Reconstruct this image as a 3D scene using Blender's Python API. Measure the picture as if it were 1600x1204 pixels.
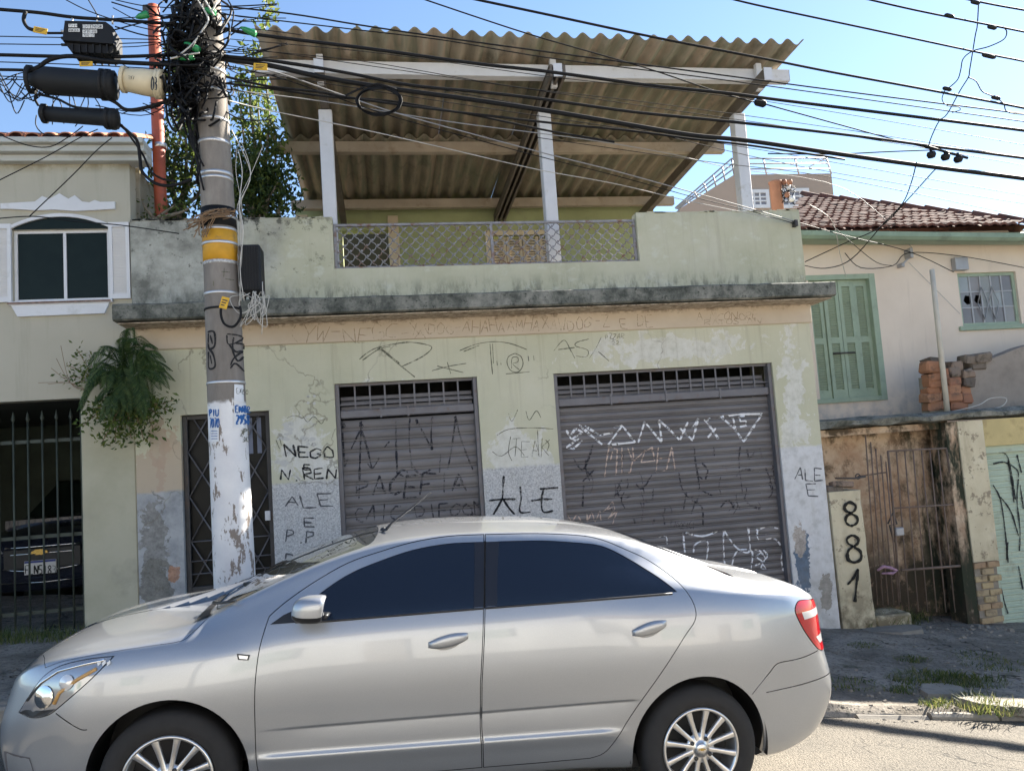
import bpy, bmesh, math, random
from math import sin, cos, tan, pi, radians, sqrt, atan2, hypot, exp, floor
from mathutils import Vector, Matrix, noise as mnoise
from mathutils.geometry import delaunay_2d_cdt

for _o in list(bpy.data.objects):
    bpy.data.objects.remove(_o, do_unlink=True)
random.seed(7)
SC = bpy.context.scene
COL = SC.collection

# ------------------------------------------------------------------ camera
IW, IH, FPX = 1600.0, 1204.0, 1180.0
YAW, PITCH, ROLL = 0.16988159, 0.08516262, 0.06777707
CF = Vector((sin(YAW)*cos(PITCH), cos(YAW)*cos(PITCH), sin(PITCH)))
_r0 = Vector((cos(YAW), -sin(YAW), 0.0)); _u0 = _r0.cross(CF)
CR = _r0*cos(ROLL) - _u0*sin(ROLL); CU = CR.cross(CF)
cam_d = bpy.data.cameras.new('camera')
cam_d.sensor_fit = 'HORIZONTAL'; cam_d.sensor_width = 36.0; cam_d.lens = FPX/IW*36.0
cam_d.clip_start = 0.05; cam_d.clip_end = 4000
cam = bpy.data.objects.new('camera', cam_d); COL.objects.link(cam)
cam.matrix_world = Matrix(((CR.x, CU.x, -CF.x, 0), (CR.y, CU.y, -CF.y, 0), (CR.z, CU.z, -CF.z, 0), (0, 0, 0, 1)))
SC.camera = cam

# ------------------------------------------------------------------ sky, sun, exposure
SUN_EL, SUN_AZ = radians(32), radians(31)          # azimuth measured from +X (along the street) towards +Y (behind the houses)
sun_dir = Vector((cos(SUN_EL)*cos(SUN_AZ), cos(SUN_EL)*sin(SUN_AZ), sin(SUN_EL)))
wd = bpy.data.worlds.new('World'); SC.world = wd; wd.use_nodes = True
_n = wd.node_tree.nodes; _l = wd.node_tree.links; _n.clear()
_sky = _n.new('ShaderNodeTexSky'); _sky.sky_type = 'NISHITA'; _sky.sun_disc = False
_sky.sun_elevation = SUN_EL; _sky.sun_rotation = pi/2 - SUN_AZ
_sky.air_density = 1.0; _sky.dust_density = 0.15; _sky.ozone_density = 2.0; _sky.altitude = 700
_bg = _n.new('ShaderNodeBackground'); _bg.inputs['Strength'].default_value = 0.05
_wo = _n.new('ShaderNodeOutputWorld')
_l.new(_sky.outputs[0], _bg.inputs[0]); _l.new(_bg.outputs[0], _wo.inputs[0])
sl = bpy.data.lights.new('sun', 'SUN'); sl.energy = 5.0; sl.angle = radians(0.5); sl.color = (1.0, 0.93, 0.82)
so = bpy.data.objects.new('sun', sl); COL.objects.link(so); so.location = (20, 14, 20)
so.rotation_euler = sun_dir.to_track_quat('Z', 'Y').to_euler()
SC.view_settings.view_transform = 'Standard'
try: SC.view_settings.look = 'None'
except Exception: pass
SC.view_settings.exposure = 2.42; SC.view_settings.gamma = 1.0; SC.view_settings.use_curve_mapping = False

# ------------------------------------------------------------------ pixel -> place
def ray(x, y): return CF + CR*((x-IW/2)/FPX) - CU*((y-IH/2)/FPX)
def aY(x, y, Y): r = ray(x, y); return r*(Y/r.y)
def aX(x, y, X): r = ray(x, y); return r*(X/r.x)

# ------------------------------------------------------------------ mesh helpers
class MB:
    def __init__(s): s.v = []; s.f = []; s.mi = []; s.sm = []
    def add(s, vs, fs, mi=0, smooth=False):
        b = len(s.v); s.v += [tuple(p) for p in vs]
        for f in fs: s.f.append(tuple(i+b for i in f)); s.mi.append(mi); s.sm.append(smooth)
        return s
    def box(s, x0, x1, y0, y1, z0, z1, mi=0):
        vs = [(x0,y0,z0),(x1,y0,z0),(x1,y1,z0),(x0,y1,z0),(x0,y0,z1),(x1,y0,z1),(x1,y1,z1),(x0,y1,z1)]
        return s.add(vs, [(0,3,2,1),(4,5,6,7),(0,1,5,4),(1,2,6,5),(2,3,7,6),(3,0,4,7)], mi)
    def bbox(s, x0, x1, y0, y1, z0, z1, b=0.006, mi=0):
        """box with chamfered edges"""
        X=(x0,x1);Y=(y0,y1);Z=(z0,z1);sx=(1,-1)
        vs=[];idx={}
        for i in (0,1):
            for j in (0,1):
                for k in (0,1):
                    for a in range(3):
                        p=[X[i]+sx[i]*b*(a!=0),Y[j]+sx[j]*b*(a!=1),Z[k]+sx[k]*b*(a!=2)]
                        idx[(i,j,k,a)]=len(vs);vs.append(p)
        fs=[]
        q=[(0,0),(1,0),(1,1),(0,1)]
        for i in (0,1):
            f=[idx[(i,j,k,0)] for j,k in q]; fs.append(f if i else f[::-1])
            f=[idx[(j,i,k,1)] for j,k in q]; fs.append(f[::-1] if i else f)
            f=[idx[(j,k,i,2)] for j,k in q]; fs.append(f if i else f[::-1])
        for j in (0,1):
            for k in (0,1):
                fs.append([idx[(0,j,k,1)],idx[(1,j,k,1)],idx[(1,j,k,2)],idx[(0,j,k,2)]])
                fs.append([idx[(j,0,k,0)],idx[(j,1,k,0)],idx[(j,1,k,2)],idx[(j,0,k,2)]])
                fs.append([idx[(j,k,0,0)],idx[(j,k,1,0)],idx[(j,k,1,1)],idx[(j,k,0,1)]])
        for i in (0,1):
            for j in (0,1):
                for k in (0,1): fs.append([idx[(i,j,k,a)] for a in range(3)])
        return s.add(vs,fs,mi)
    def beam(s, p, q, w, h, mi=0, up=(0,0,1)):
        """rectangular bar from p to q, w sideways, h along up"""
        p=Vector(p);q=Vector(q);d=(q-p).normalized();u=Vector(up);sd=d.cross(u)
        if sd.length<1e-4: sd=d.cross(Vector((0,1,0)))
        sd.normalize();u=sd.cross(d).normalized();a=sd*(w/2);b=u*(h/2)
        vs=[p-a-b,p+a-b,p+a+b,p-a+b,q-a-b,q+a-b,q+a+b,q-a+b]
        return s.add(vs,[(0,1,2,3),(7,6,5,4),(0,4,5,1),(1,5,6,2),(2,6,7,3),(3,7,4,0)],mi)
    def tube(s, pts, r, n=6, mi=0, caps=True, smooth=True):
        pts=[Vector(p) for p in pts]; m=len(pts)
        rs=r if isinstance(r,(list,tuple)) else [r]*m
        vs=[];fs=[];prev=None
        for i,p in enumerate(pts):
            d=(pts[min(i+1,m-1)]-pts[max(i-1,0)])
            if d.length<1e-9: d=Vector((0,0,1))
            d.normalize()
            if prev is None:
                a=d.cross(Vector((0,0,1)))
                if a.length<1e-3: a=d.cross(Vector((1,0,0)))
            else:
                a=prev-d*prev.dot(d)
                if a.length<1e-6: a=d.cross(Vector((0,1,0)))
            a.normalize();prev=a;b=d.cross(a)
            for k in range(n):
                t=2*pi*k/n; vs.append(p+(a*cos(t)+b*sin(t))*rs[i])
        for i in range(m-1):
            for k in range(n):
                k2=(k+1)%n; fs.append((i*n+k,i*n+k2,(i+1)*n+k2,(i+1)*n+k))
        s.add(vs,fs,mi,smooth)
        if caps and n>2:
            b=len(s.v)-len(vs)
            s.f.append(tuple(b+k for k in range(n))[::-1]);s.mi.append(mi);s.sm.append(False)
            s.f.append(tuple(b+(m-1)*n+k for k in range(n)));s.mi.append(mi);s.sm.append(False)
        return s
    def lathe(s, prof, axis_p=(0,0,0), axis='z', n=24, mi=0, smooth=True):
        """prof: list of (r,h)"""
        vs=[];fs=[];m=len(prof);ax=Vector(axis_p)
        for r,h in prof:
            for k in range(n):
                t=2*pi*k/n;c,d=r*cos(t),r*sin(t)
                vs.append(ax+Vector({'z':(c,d,h),'y':(c,h,d),'x':(h,c,d)}[axis]))
        for i in range(m-1):
            for k in range(n):
                k2=(k+1)%n;fs.append((i*n+k,i*n+k2,(i+1)*n+k2,(i+1)*n+k))
        return s.add(vs,fs,mi,smooth)
    def prism(s, poly, y0, y1, mi=0):
        """polygon in x,z extruded from y0 (front) to y1"""
        n=len(poly);vs=[(x,y0,z) for x,z in poly]+[(x,y1,z) for x,z in poly]
        fs=[tuple(range(n)),tuple(range(2*n-1,n-1,-1))]+[(i,(i+1)%n+0,n+(i+1)%n,n+i)[::-1] for i in range(n)]
        return s.add(vs,fs,mi)
    def mesh(s, name, mats):
        me=bpy.data.meshes.new(name);me.from_pydata(s.v,[],s.f)
        if not isinstance(mats,(list,tuple)): mats=[mats]
        for m in mats: me.materials.append(m)
        me.polygons.foreach_set('material_index',s.mi);me.polygons.foreach_set('use_smooth',s.sm)
        me.update();return me
    def clusters(s, name, mats, parent=None, gap=.05):
        """one object for each group of strokes that lie close together"""
        n=len(s.v);lab=list(range(n))
        def find(a):
            while lab[a]!=a: lab[a]=lab[lab[a]];a=lab[a]
            return a
        for f in s.f:
            for a in f[1:]: lab[find(a)]=find(f[0])
        bb={}
        for i,p in enumerate(s.v):
            r=find(i);b=bb.setdefault(r,[p[0],p[0],p[2],p[2]]);b[0]=min(b[0],p[0]);b[1]=max(b[1],p[0]);b[2]=min(b[2],p[2]);b[3]=max(b[3],p[2])
        ks=list(bb)
        ch=True
        grp={k:k for k in ks}
        def gf(a):
            while grp[a]!=a: a=grp[a]
            return a
        for i,a in enumerate(ks):
            for b in ks[i+1:]:
                A,B=bb[a],bb[b]
                if A[0]-gap<B[1] and B[0]-gap<A[1] and A[2]-gap<B[3] and B[2]-gap<A[3]: grp[gf(a)]=gf(b)
        out={}
        for f,mi in zip(s.f,s.mi): out.setdefault(gf(find(f[0])),[]).append((f,mi))
        res=[]
        for k,fl in out.items():
            m=MB();ix={}
            for f,mi in fl:
                for i in f:
                    if i not in ix: ix[i]=len(m.v);m.v.append(s.v[i])
                m.f.append(tuple(ix[i] for i in f));m.mi.append(mi);m.sm.append(False)
            res.append(m.build(name,mats,parent))
        return res
    def build(s, name, mats, parent=None, loc=None):
        return link(name, s.mesh(name, mats), parent, loc)

def link(name, me, parent=None, loc=None, rot=None):
    o=bpy.data.objects.new(name,me);COL.objects.link(o)
    if loc is not None: o.location=loc
    if rot is not None: o.rotation_euler=rot
    if parent is not None:
        o.parent=parent
        if '_base' in parent: o.matrix_parent_inverse=Matrix.Translation(-Vector(parent['_base']))
    return o
def tag(o,label,cat=None,group=None):
    o['label']=label
    if cat: o['category']=cat
    if group: o['group']=group
    return o
_roots=[]
def thing(name,label,cat,base=(0,0,0),group=None):
    o=bpy.data.objects.new(name,None);COL.objects.link(o);o.location=base;o.empty_display_size=.1
    o['_base']=list(base);_roots.append(o);return tag(o,label,cat,group)
def structure(o): o['kind']='structure'; return o
def stuff(o): o['kind']='stuff'; return o

def wall_holes(mb, x0, x1, z0, z1, yf, yb, holes, mi=0, step=None):
    """wall slab with rectangular openings: one closed surface with reveals"""
    xs=sorted({x0,x1,*[h[0] for h in holes],*[h[1] for h in holes]});zs=sorted({z0,z1,*[h[2] for h in holes],*[h[3] for h in holes]})
    xs=[x for x in xs if x0<=x<=x1];zs=[z for z in zs if z0<=z<=z1]
    solid=lambda i,j: 0<=i<len(xs)-1 and 0<=j<len(zs)-1 and not any(h[0]<=(xs[i]+xs[i+1])/2<=h[1] and h[2]<=(zs[j]+zs[j+1])/2<=h[3] for h in holes)
    vid={};vs=[];fs=[]
    def V(i,j,b):
        k=(i,j,b)
        if k not in vid: vid[k]=len(vs);vs.append((xs[i],yb if b else yf,zs[j]))
        return vid[k]
    for i in range(len(xs)-1):
        for j in range(len(zs)-1):
            if not solid(i,j): continue
            fs.append((V(i,j,0),V(i+1,j,0),V(i+1,j+1,0),V(i,j+1,0)))
            fs.append((V(i,j,1),V(i,j+1,1),V(i+1,j+1,1),V(i+1,j,1)))
            if not solid(i-1,j): fs.append((V(i,j,0),V(i,j+1,0),V(i,j+1,1),V(i,j,1)))
            if not solid(i+1,j): fs.append((V(i+1,j,0),V(i+1,j,1),V(i+1,j+1,1),V(i+1,j+1,0)))
            if not solid(i,j-1): fs.append((V(i,j,0),V(i,j,1),V(i+1,j,1),V(i+1,j,0)))
            if not solid(i,j+1): fs.append((V(i,j+1,0),V(i+1,j+1,0),V(i+1,j+1,1),V(i,j+1,1)))
    return mb.add(vs,fs,mi)

def smooth_line(pts, n=6):
    """Catmull-Rom through the points"""
    P=[Vector(p) for p in pts]
    if len(P)<3: return [P[0].lerp(P[-1],i/n) for i in range(n+1)]
    out=[]
    for i in range(len(P)-1):
        a=P[max(i-1,0)];b=P[i];c=P[i+1];d=P[min(i+2,len(P)-1)]
        for k in range(n):
            t=k/n;out.append(0.5*((2*b)+(c-a)*t+(2*a-5*b+4*c-d)*t*t+(3*b-a-3*c+d)*t**3))
    out.append(P[-1]);return out
def resample(P, d):
    out=[P[0]];acc=0
    for a,b in zip(P,P[1:]):
        L=(b-a).length
        if L<1e-9: continue
        t=d-acc
        while t<=L: out.append(a.lerp(b,t/L));t+=d
        acc=L-(t-d)
    if (out[-1]-P[-1]).length>d*.3: out.append(P[-1])
    return out
def ribbon(mb, pts, w, depth, mi=0, curve=True, dz=.012):
    """flat paint stroke on a wall: pts world (x,?,z), depth(x,z)->y"""
    P=[Vector((p[0],0,p[2])) for p in pts]
    if curve and len(P)>2: P=smooth_line(P,5)
    P=resample(P,dz);vs=[];m=len(P)
    if m<2: return
    for i,p in enumerate(P):
        d=(P[min(i+1,m-1)]-P[max(i-1,0)]).normalized();nrm=Vector((d.z,0,-d.x))
        ww=w*(.85+.55*mnoise.noise(Vector((p.x*9,p.z*9,w*70)))+.35*mnoise.noise(Vector((p.x*31,p.z*31,w*30))))
        if i==0 or i==m-1: ww*=.5
        for s_ in (-1,1):
            q=p+nrm*(s_*ww/2);vs.append((q.x,depth(q.x,q.z),q.z))
    mb.add(vs,[(2*i,2*i+1,2*i+3,2*i+2) for i in range(m-1)],mi)
# ------------------------------------------------------------------ materials
class NT:
    def __init__(s,name,rough=.8,metal=0.,spec=.5):
        s.m=bpy.data.materials.new(name);s.m.use_nodes=True;s.t=s.m.node_tree;s.N=s.t.nodes
        s.b=s.N.get('Principled BSDF');s.b.inputs['Roughness'].default_value=rough;s.b.inputs['Metallic'].default_value=metal
        s.b.inputs['Specular IOR Level'].default_value=spec;s._pos=None
    def setv(s,sock,v):
        if hasattr(v,'is_output') or isinstance(v,bpy.types.NodeSocket): s.t.links.new(v,sock)
        else:
            if isinstance(v,(tuple,list)) and len(v)==3 and sock.type=='RGBA': v=(*v,1)
            sock.default_value=v
    def pos(s):
        if s._pos is None: s._pos=s.N.new('ShaderNodeNewGeometry').outputs['Position']
        return s._pos
    def objrand(s): return s.N.new('ShaderNodeObjectInfo').outputs['Random']
    def objco(s): return s.N.new('ShaderNodeTexCoord').outputs['Object']
    def xyz(s,v=None):
        n=s.N.new('ShaderNodeSeparateXYZ');s.setv(n.inputs[0],v or s.pos());return n.outputs
    def scale(s,v,k):
        n=s.N.new('ShaderNodeVectorMath');n.operation='MULTIPLY';s.setv(n.inputs[0],v);n.inputs[1].default_value=k;return n.outputs[0]
    def addv(s,v,k):
        n=s.N.new('ShaderNodeVectorMath');n.operation='ADD';s.setv(n.inputs[0],v);s.setv(n.inputs[1],k);return n.outputs[0]
    def noise(s,sc,det=4,rough=.6,v=None,dist=0.):
        n=s.N.new('ShaderNodeTexNoise');s.setv(n.inputs['Vector'],v or s.pos());n.inputs['Scale'].default_value=sc
        n.inputs['Detail'].default_value=det;n.inputs['Roughness'].default_value=rough;n.inputs['Distortion'].default_value=dist;return n.outputs[0]
    def voronoi(s,sc,feat='F1',v=None):
        n=s.N.new('ShaderNodeTexVoronoi');n.feature=feat;s.setv(n.inputs['Vector'],v or s.pos());n.inputs['Scale'].default_value=sc;return n.outputs[0]
    def warp(s,sc,k):
        n=s.N.new('ShaderNodeTexNoise');s.setv(n.inputs['Vector'],s.pos());n.inputs['Scale'].default_value=sc;n.inputs['Detail'].default_value=5
        return s.addv(s.pos(),s.scale(n.outputs[1],(k,k,k)))
    def m_(s,op,a,b=0.,clamp=False):
        n=s.N.new('ShaderNodeMath');n.operation=op;n.use_clamp=clamp;s.setv(n.inputs[0],a);s.setv(n.inputs[1],b);return n.outputs[0]
    def step(s,x,a,b):
        n=s.N.new('ShaderNodeMapRange');s.setv(n.inputs[0],x);n.inputs[1].default_value=a;n.inputs[2].default_value=b;return n.outputs[0]
    def mix(s,f,a,b,mode='MIX'):
        n=s.N.new('ShaderNodeMix');n.data_type='RGBA';n.blend_type=mode;s.setv(n.inputs[0],f);s.setv(n.inputs[6],a);s.setv(n.inputs[7],b);return n.outputs[2]
    def ramp(s,f,stops):
        n=s.N.new('ShaderNodeValToRGB');s.setv(n.inputs[0],f);e=n.color_ramp.elements
        while len(e)<len(stops): e.new(.5)
        for q,(p,c) in zip(e,stops): q.position=p;q.color=(*c,1)
        return n.outputs[0]
    def bump(s,h,strength=.3,dist=.01):
        n=s.N.new('ShaderNodeBump');n.inputs['Strength'].default_value=strength;n.inputs['Distance'].default_value=dist;s.setv(n.inputs['Height'],h)
        s.t.links.new(n.outputs[0],s.b.inputs['Normal'])
    def col(s,c): s.setv(s.b.inputs['Base Color'],c);return s
    def blob(s,cx,cz,rx,rz,amp=.5,ns=None):
        """1 inside a ragged patch on a wall centred at cx,cz"""
        X=s.xyz();dx=s.m_('DIVIDE',s.m_('SUBTRACT',X[0],cx),rx);dz=s.m_('DIVIDE',s.m_('SUBTRACT',X[2],cz),rz)
        r=s.m_('SQRT',s.m_('ADD',s.m_('MULTIPLY',dx,dx),s.m_('MULTIPLY',dz,dz)))
        r=s.m_('ADD',r,s.m_('MULTIPLY',s.m_('SUBTRACT',ns if ns is not None else s.noise(7,6,.65),.5),amp*4))
        return s.step(r,1.02,.96)

def plain(name,c,rough=.7,metal=0.,var=.12,sc=6,bump=0.,spec=.5,dirt=None,dsc=3,dlo=.55,dhi=.75,coat=0.):
    n=NT(name,rough,metal,spec);a=n.noise(sc,5)
    c1=tuple(x*(1-var) for x in c);c2=tuple(min(1,x*(1+var)) for x in c)
    k=n.ramp(a,[(.3,c1),(.7,c2)])
    if dirt: k=n.mix(n.step(n.noise(dsc,7,.7),dlo,dhi),k,dirt)
    n.col(k)
    if bump: n.bump(n.noise(sc*8,6,.7),bump,.004)
    if coat: n.b.inputs['Coat Weight'].default_value=coat;n.b.inputs['Coat Roughness'].default_value=.03
    return n.m

def m_facade():
    n=NT('facade_paint',.88,0,.2);X=n.xyz()
    big=n.noise(1.1,5,.6);fine=n.noise(9,6,.7)
    green=n.ramp(big,[(.3,(.49,.48,.345)),(.55,(.56,.54,.405)),(.75,(.61,.585,.46))])
    # bare plaster and old white coat showing through
    pn=n.noise(6.5,7,.68)
    col=green
    pn2=n.m_('ADD',n.m_('MULTIPLY',n.noise(5,8,.72,None,.6),.75),n.m_('MULTIPLY',n.noise(16,7,.75),.25))
    wcol=n.ramp(n.noise(11,6,.7),[(.3,(.50,.49,.43)),(.5,(.64,.625,.57)),(.7,(.70,.69,.65))])
    for (cx,cz,rx,rz,am) in [(-.9,.15,.22,.30,1.5),(-.75,-.1,.25,.14,1.3),(4.83,.55,.13,.55,2.0),(4.78,.02,.2,.2,1.4),(1.42,-.05,.26,.28,1.6),(1.75,-.15,.1,.1,1.2),(-.15,.55,.3,.2,2.2),(3.2,1.05,.8,.14,2.4)]:
        col=n.mix(n.m_('MULTIPLY',n.blob(cx,cz,rx,rz,am,pn2),.8),col,wcol)
    for (cx,cz,rx,rz) in [(-2.2,-.02,.14,.5),(-2.42,-.1,.16,.35),(-2.3,.3,.1,.25)]:
        col=n.mix(n.m_('MULTIPLY',n.blob(cx,cz,rx,rz,.5,pn),.7),col,(.46,.34,.25))
    # grey roughcast plinth, ragged edge
    zz=n.m_('ADD',X[2],n.m_('MULTIPLY',n.m_('SUBTRACT',n.noise(14,4),.5),.05))
    speck=n.noise(75,3,.8)
    left=n.step(X[0],-1.7,-1.9)
    pl=n.ramp(speck,[(.36,(.31,.305,.305)),(.5,(.50,.495,.485)),(.66,(.67,.66,.645))])
    pl=n.mix(left,pl,n.ramp(n.noise(4,6,.7),[(.3,(.22,.23,.24)),(.6,(.42,.42,.42)),(.8,(.50,.49,.46))]))
    pl=n.mix(n.step(X[0],4.45,4.6),pl,n.ramp(n.noise(7,7,.7),[(.3,(.47,.465,.45)),(.5,(.62,.615,.61)),(.7,(.68,.68,.68))]))
    pl=n.mix(n.step(n.noise(1.7,5),.62,.78),pl,(.42,.42,.38))
    col=n.mix(n.step(zz,-.17,-.20),col,pl)
    for (cx,cz,rx,rz,c) in [(-2.38,-.75,.13,.45,(.24,.23,.21)),(-2.36,-1.15,.20,.26,(.19,.18,.155)),(-2.20,-1.04,.075,.085,(.40,.22,.14)),(4.72,-1.55,.09,.36,(.05,.10,.17)),(4.70,-1.25,.07,.18,(.40,.35,.30)),(4.98,-1.9,.08,.25,(.27,.245,.21))]:
        cv=n.mix(n.step(n.noise(18,7,.75),.35,.65),tuple(q*.65 for q in c),tuple(min(1,q*1.35) for q in c))
        col=n.mix(n.m_('MULTIPLY',n.blob(cx,cz,rx,rz,1.0,pn2),.88),col,cv)
    dz=n.m_('MULTIPLY',n.step(X[2],-1.3,-2.3),n.step(n.noise(3,6),.35,.6))
    col=n.mix(n.m_('MULTIPLY',dz,.6),col,(.25,.23,.19))
    streak=n.noise(1,6,.7,n.scale(n.pos(),(7,7,.8)))
    col=n.mix(n.m_('MULTIPLY',n.step(streak,.55,.78),.35),col,(.35,.32,.24))
    run=n.m_('MULTIPLY',n.step(n.noise(1,5,.65,n.scale(n.pos(),(16,16,.45))),.56,.70),n.step(X[2],-.2,1.25))
    col=n.mix(n.m_('MULTIPLY',run,.30),col,(.27,.235,.165))
    crk=n.m_('MULTIPLY',n.step(n.voronoi(.55,'DISTANCE_TO_EDGE',n.warp(2.6,.7)),.006,.0015),n.step(n.noise(.8,3),.50,.58))
    col=n.mix(n.m_('MULTIPLY',crk,.6),col,(.20,.18,.14))
    n.col(col);n.bump(n.m_('ADD',n.m_('MULTIPLY',speck,.7),n.m_('MULTIPLY',pn,1.6)),.55,.006);return n.m

def m_parapet():
    n=NT('parapet_paint',.9,0,.2);X=n.xyz()
    a=n.noise(1.6,6,.65);base=n.ramp(a,[(.3,(.45,.445,.32)),(.55,(.52,.51,.385)),(.75,(.57,.555,.45))])
    w=n.step(n.noise(4.5,7,.72,n.scale(n.pos(),(1,1,1.5))),.56,.66)
    base=n.mix(n.m_('MULTIPLY',w,.55),base,(.60,.61,.53))
    # the west end is weathered grey with mildew
    west=n.step(n.m_('ADD',X[0],n.m_('MULTIPLY',n.m_('SUBTRACT',n.noise(2.2,5),.5),1.3)),-.85,-1.35)
    grey=n.ramp(n.noise(2.6,7,.7),[(.32,(.16,.16,.14)),(.47,(.33,.33,.29)),(.62,(.47,.47,.42)),(.8,(.54,.52,.46))])
    base=n.mix(west,base,grey)
    mil=n.m_('ADD',n.noise(7,8,.75),n.m_('MULTIPLY',n.step(X[2],2.45,2.70),.10))
    base=n.mix(n.m_('MULTIPLY',n.m_('MULTIPLY',n.step(mil,.58,.66),n.step(X[0],.3,-1.2)),.9),base,(.05,.052,.045))
    foot=n.m_('MULTIPLY',n.step(X[2],2.0,1.74),n.step(n.noise(9,7,.75,n.scale(n.pos(),(1,1,.35))),.46,.60))
    base=n.mix(n.m_('MULTIPLY',foot,.8),base,(.09,.095,.08))
    st=n.m_('MULTIPLY',n.step(n.noise(1,5,.7,n.scale(n.pos(),(11,11,.7))),.55,.75),.3)
    base=n.mix(st,base,(.30,.27,.20))
    n.col(base);n.bump(n.noise(22,7,.7),.45,.006);return n.m

def m_ledge():
    n=NT('ledge_concrete',.95,0,.15)
    a=n.noise(5,8,.75);b=n.noise(17,7,.75)
    c=n.ramp(a,[(.30,(.04,.045,.04)),(.45,(.12,.125,.11)),(.56,(.21,.21,.185)),(.72,(.33,.32,.28))])
    c=n.mix(n.step(b,.55,.66),c,(.035,.04,.034));n.col(c);n.bump(b,.8,.012);return n.m
def m_soffit():
    n=NT('frieze_paint',.9,0,.2);X=n.xyz()
    c=n.ramp(n.noise(2,5),[(.3,(.50,.41,.31)),(.7,(.60,.51,.40))])
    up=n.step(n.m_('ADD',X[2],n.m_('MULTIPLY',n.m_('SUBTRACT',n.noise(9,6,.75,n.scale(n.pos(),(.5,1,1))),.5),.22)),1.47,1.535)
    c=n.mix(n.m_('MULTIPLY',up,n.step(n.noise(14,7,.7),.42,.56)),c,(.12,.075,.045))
    n.col(c);n.bump(n.noise(20,6),.3,.004);return n.m
def m_corr():
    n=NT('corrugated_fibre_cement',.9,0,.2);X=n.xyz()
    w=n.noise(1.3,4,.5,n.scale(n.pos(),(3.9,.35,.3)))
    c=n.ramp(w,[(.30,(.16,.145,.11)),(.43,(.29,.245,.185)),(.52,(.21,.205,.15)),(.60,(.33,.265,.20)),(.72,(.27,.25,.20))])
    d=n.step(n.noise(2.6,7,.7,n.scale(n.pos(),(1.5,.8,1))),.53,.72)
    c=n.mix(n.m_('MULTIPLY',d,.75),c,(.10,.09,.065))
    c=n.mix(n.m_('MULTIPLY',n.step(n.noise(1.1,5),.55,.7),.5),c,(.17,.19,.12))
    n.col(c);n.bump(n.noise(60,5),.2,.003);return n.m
def m_slat():
    n=NT('shutter_steel',.55,.25,.4);X=n.xyz()
    r=n.objrand()
    c=n.ramp(n.noise(2.2,6,.65,n.scale(n.pos(),(.6,1,1.6))),[(.3,(.135,.127,.130)),(.6,(.20,.19,.193)),(.8,(.25,.24,.24))])
    c=n.mix(n.m_('MULTIPLY',r,.28),c,(.10,.095,.10))
    c=n.mix(n.m_('MULTIPLY',n.step(n.noise(8,7,.75),.6,.72),.55),c,(.16,.10,.07))
    n.col(c);return n.m
def m_pole():
    n=NT('pole_concrete',.9,0,.2);X=n.xyz()
    c=n.ramp(n.noise(3,7,.65,n.scale(n.pos(),(2,2,.6))),[(.3,(.15,.135,.12)),(.55,(.24,.215,.19)),(.75,(.33,.30,.26))])
    mask=n.step(n.m_('ADD',X[2],n.m_('MULTIPLY',n.m_('SUBTRACT',n.noise(6,5),.5),.10)),.535,.51)
    flk=n.step(n.m_('ADD',n.noise(8,8,.72,n.scale(n.pos(),(1.6,1.6,.55))),n.m_('MULTIPLY',n.step(X[2],.1,-.9),.055)),.585,.60)
    wh=n.mix(flk,n.ramp(n.noise(5,5),[(.3,(.62,.61,.62)),(.7,(.74,.73,.72))]),(.24,.20,.17))
    c=n.mix(mask,c,wh);n.col(c);n.bump(n.noise(40,6),.35,.004);return n.m
def m_asphalt():
    n=NT('asphalt',.93,0,.25)
    v=n.voronoi(95);a=n.noise(1.2,6,.6)
    c=n.ramp(v,[(.1,(.20,.18,.15)),(.4,(.13,.117,.097)),(.75,(.065,.059,.05))])
    c=n.mix(n.step(a,.45,.7),c,n.ramp(v,[(.1,(.24,.21,.17)),(.7,(.11,.098,.08))]))
    cr=n.m_('MULTIPLY',n.step(n.voronoi(1.3,'DISTANCE_TO_EDGE',n.warp(1.7,.9)),.010,.003),n.step(n.noise(.9,4),.46,.56))
    c=n.mix(n.m_('MULTIPLY',cr,.7),c,(.03,.03,.028));n.col(c)
    n.bump(n.m_('ADD',v,n.m_('MULTIPLY',cr,-1.)),.8,.008);return n.m
def m_sidewalk():
    n=NT('worn_concrete',.95,0,.2)
    a=n.noise(1.5,7,.7);f=n.noise(28,6,.75)
    c=n.ramp(a,[(.30,(.115,.10,.082)),(.47,(.20,.178,.148)),(.60,(.31,.278,.235)),(.78,(.21,.185,.15))])
    c=n.mix(n.step(f,.52,.62),c,(.08,.075,.065));c=n.mix(n.step(n.noise(2.3,6,.7),.60,.70),c,(.055,.06,.035))
    cr=n.m_('MULTIPLY',n.step(n.voronoi(.9,'DISTANCE_TO_EDGE',n.warp(2.1,.9)),.013,.004),n.step(n.noise(1.2,4),.45,.55));c=n.mix(cr,c,(.03,.03,.025));n.col(c)
    n.bump(n.m_('ADD',n.m_('ADD',f,n.m_('MULTIPLY',a,2.)),n.m_('MULTIPLY',cr,-1.)),.9,.015);return n.m
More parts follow.
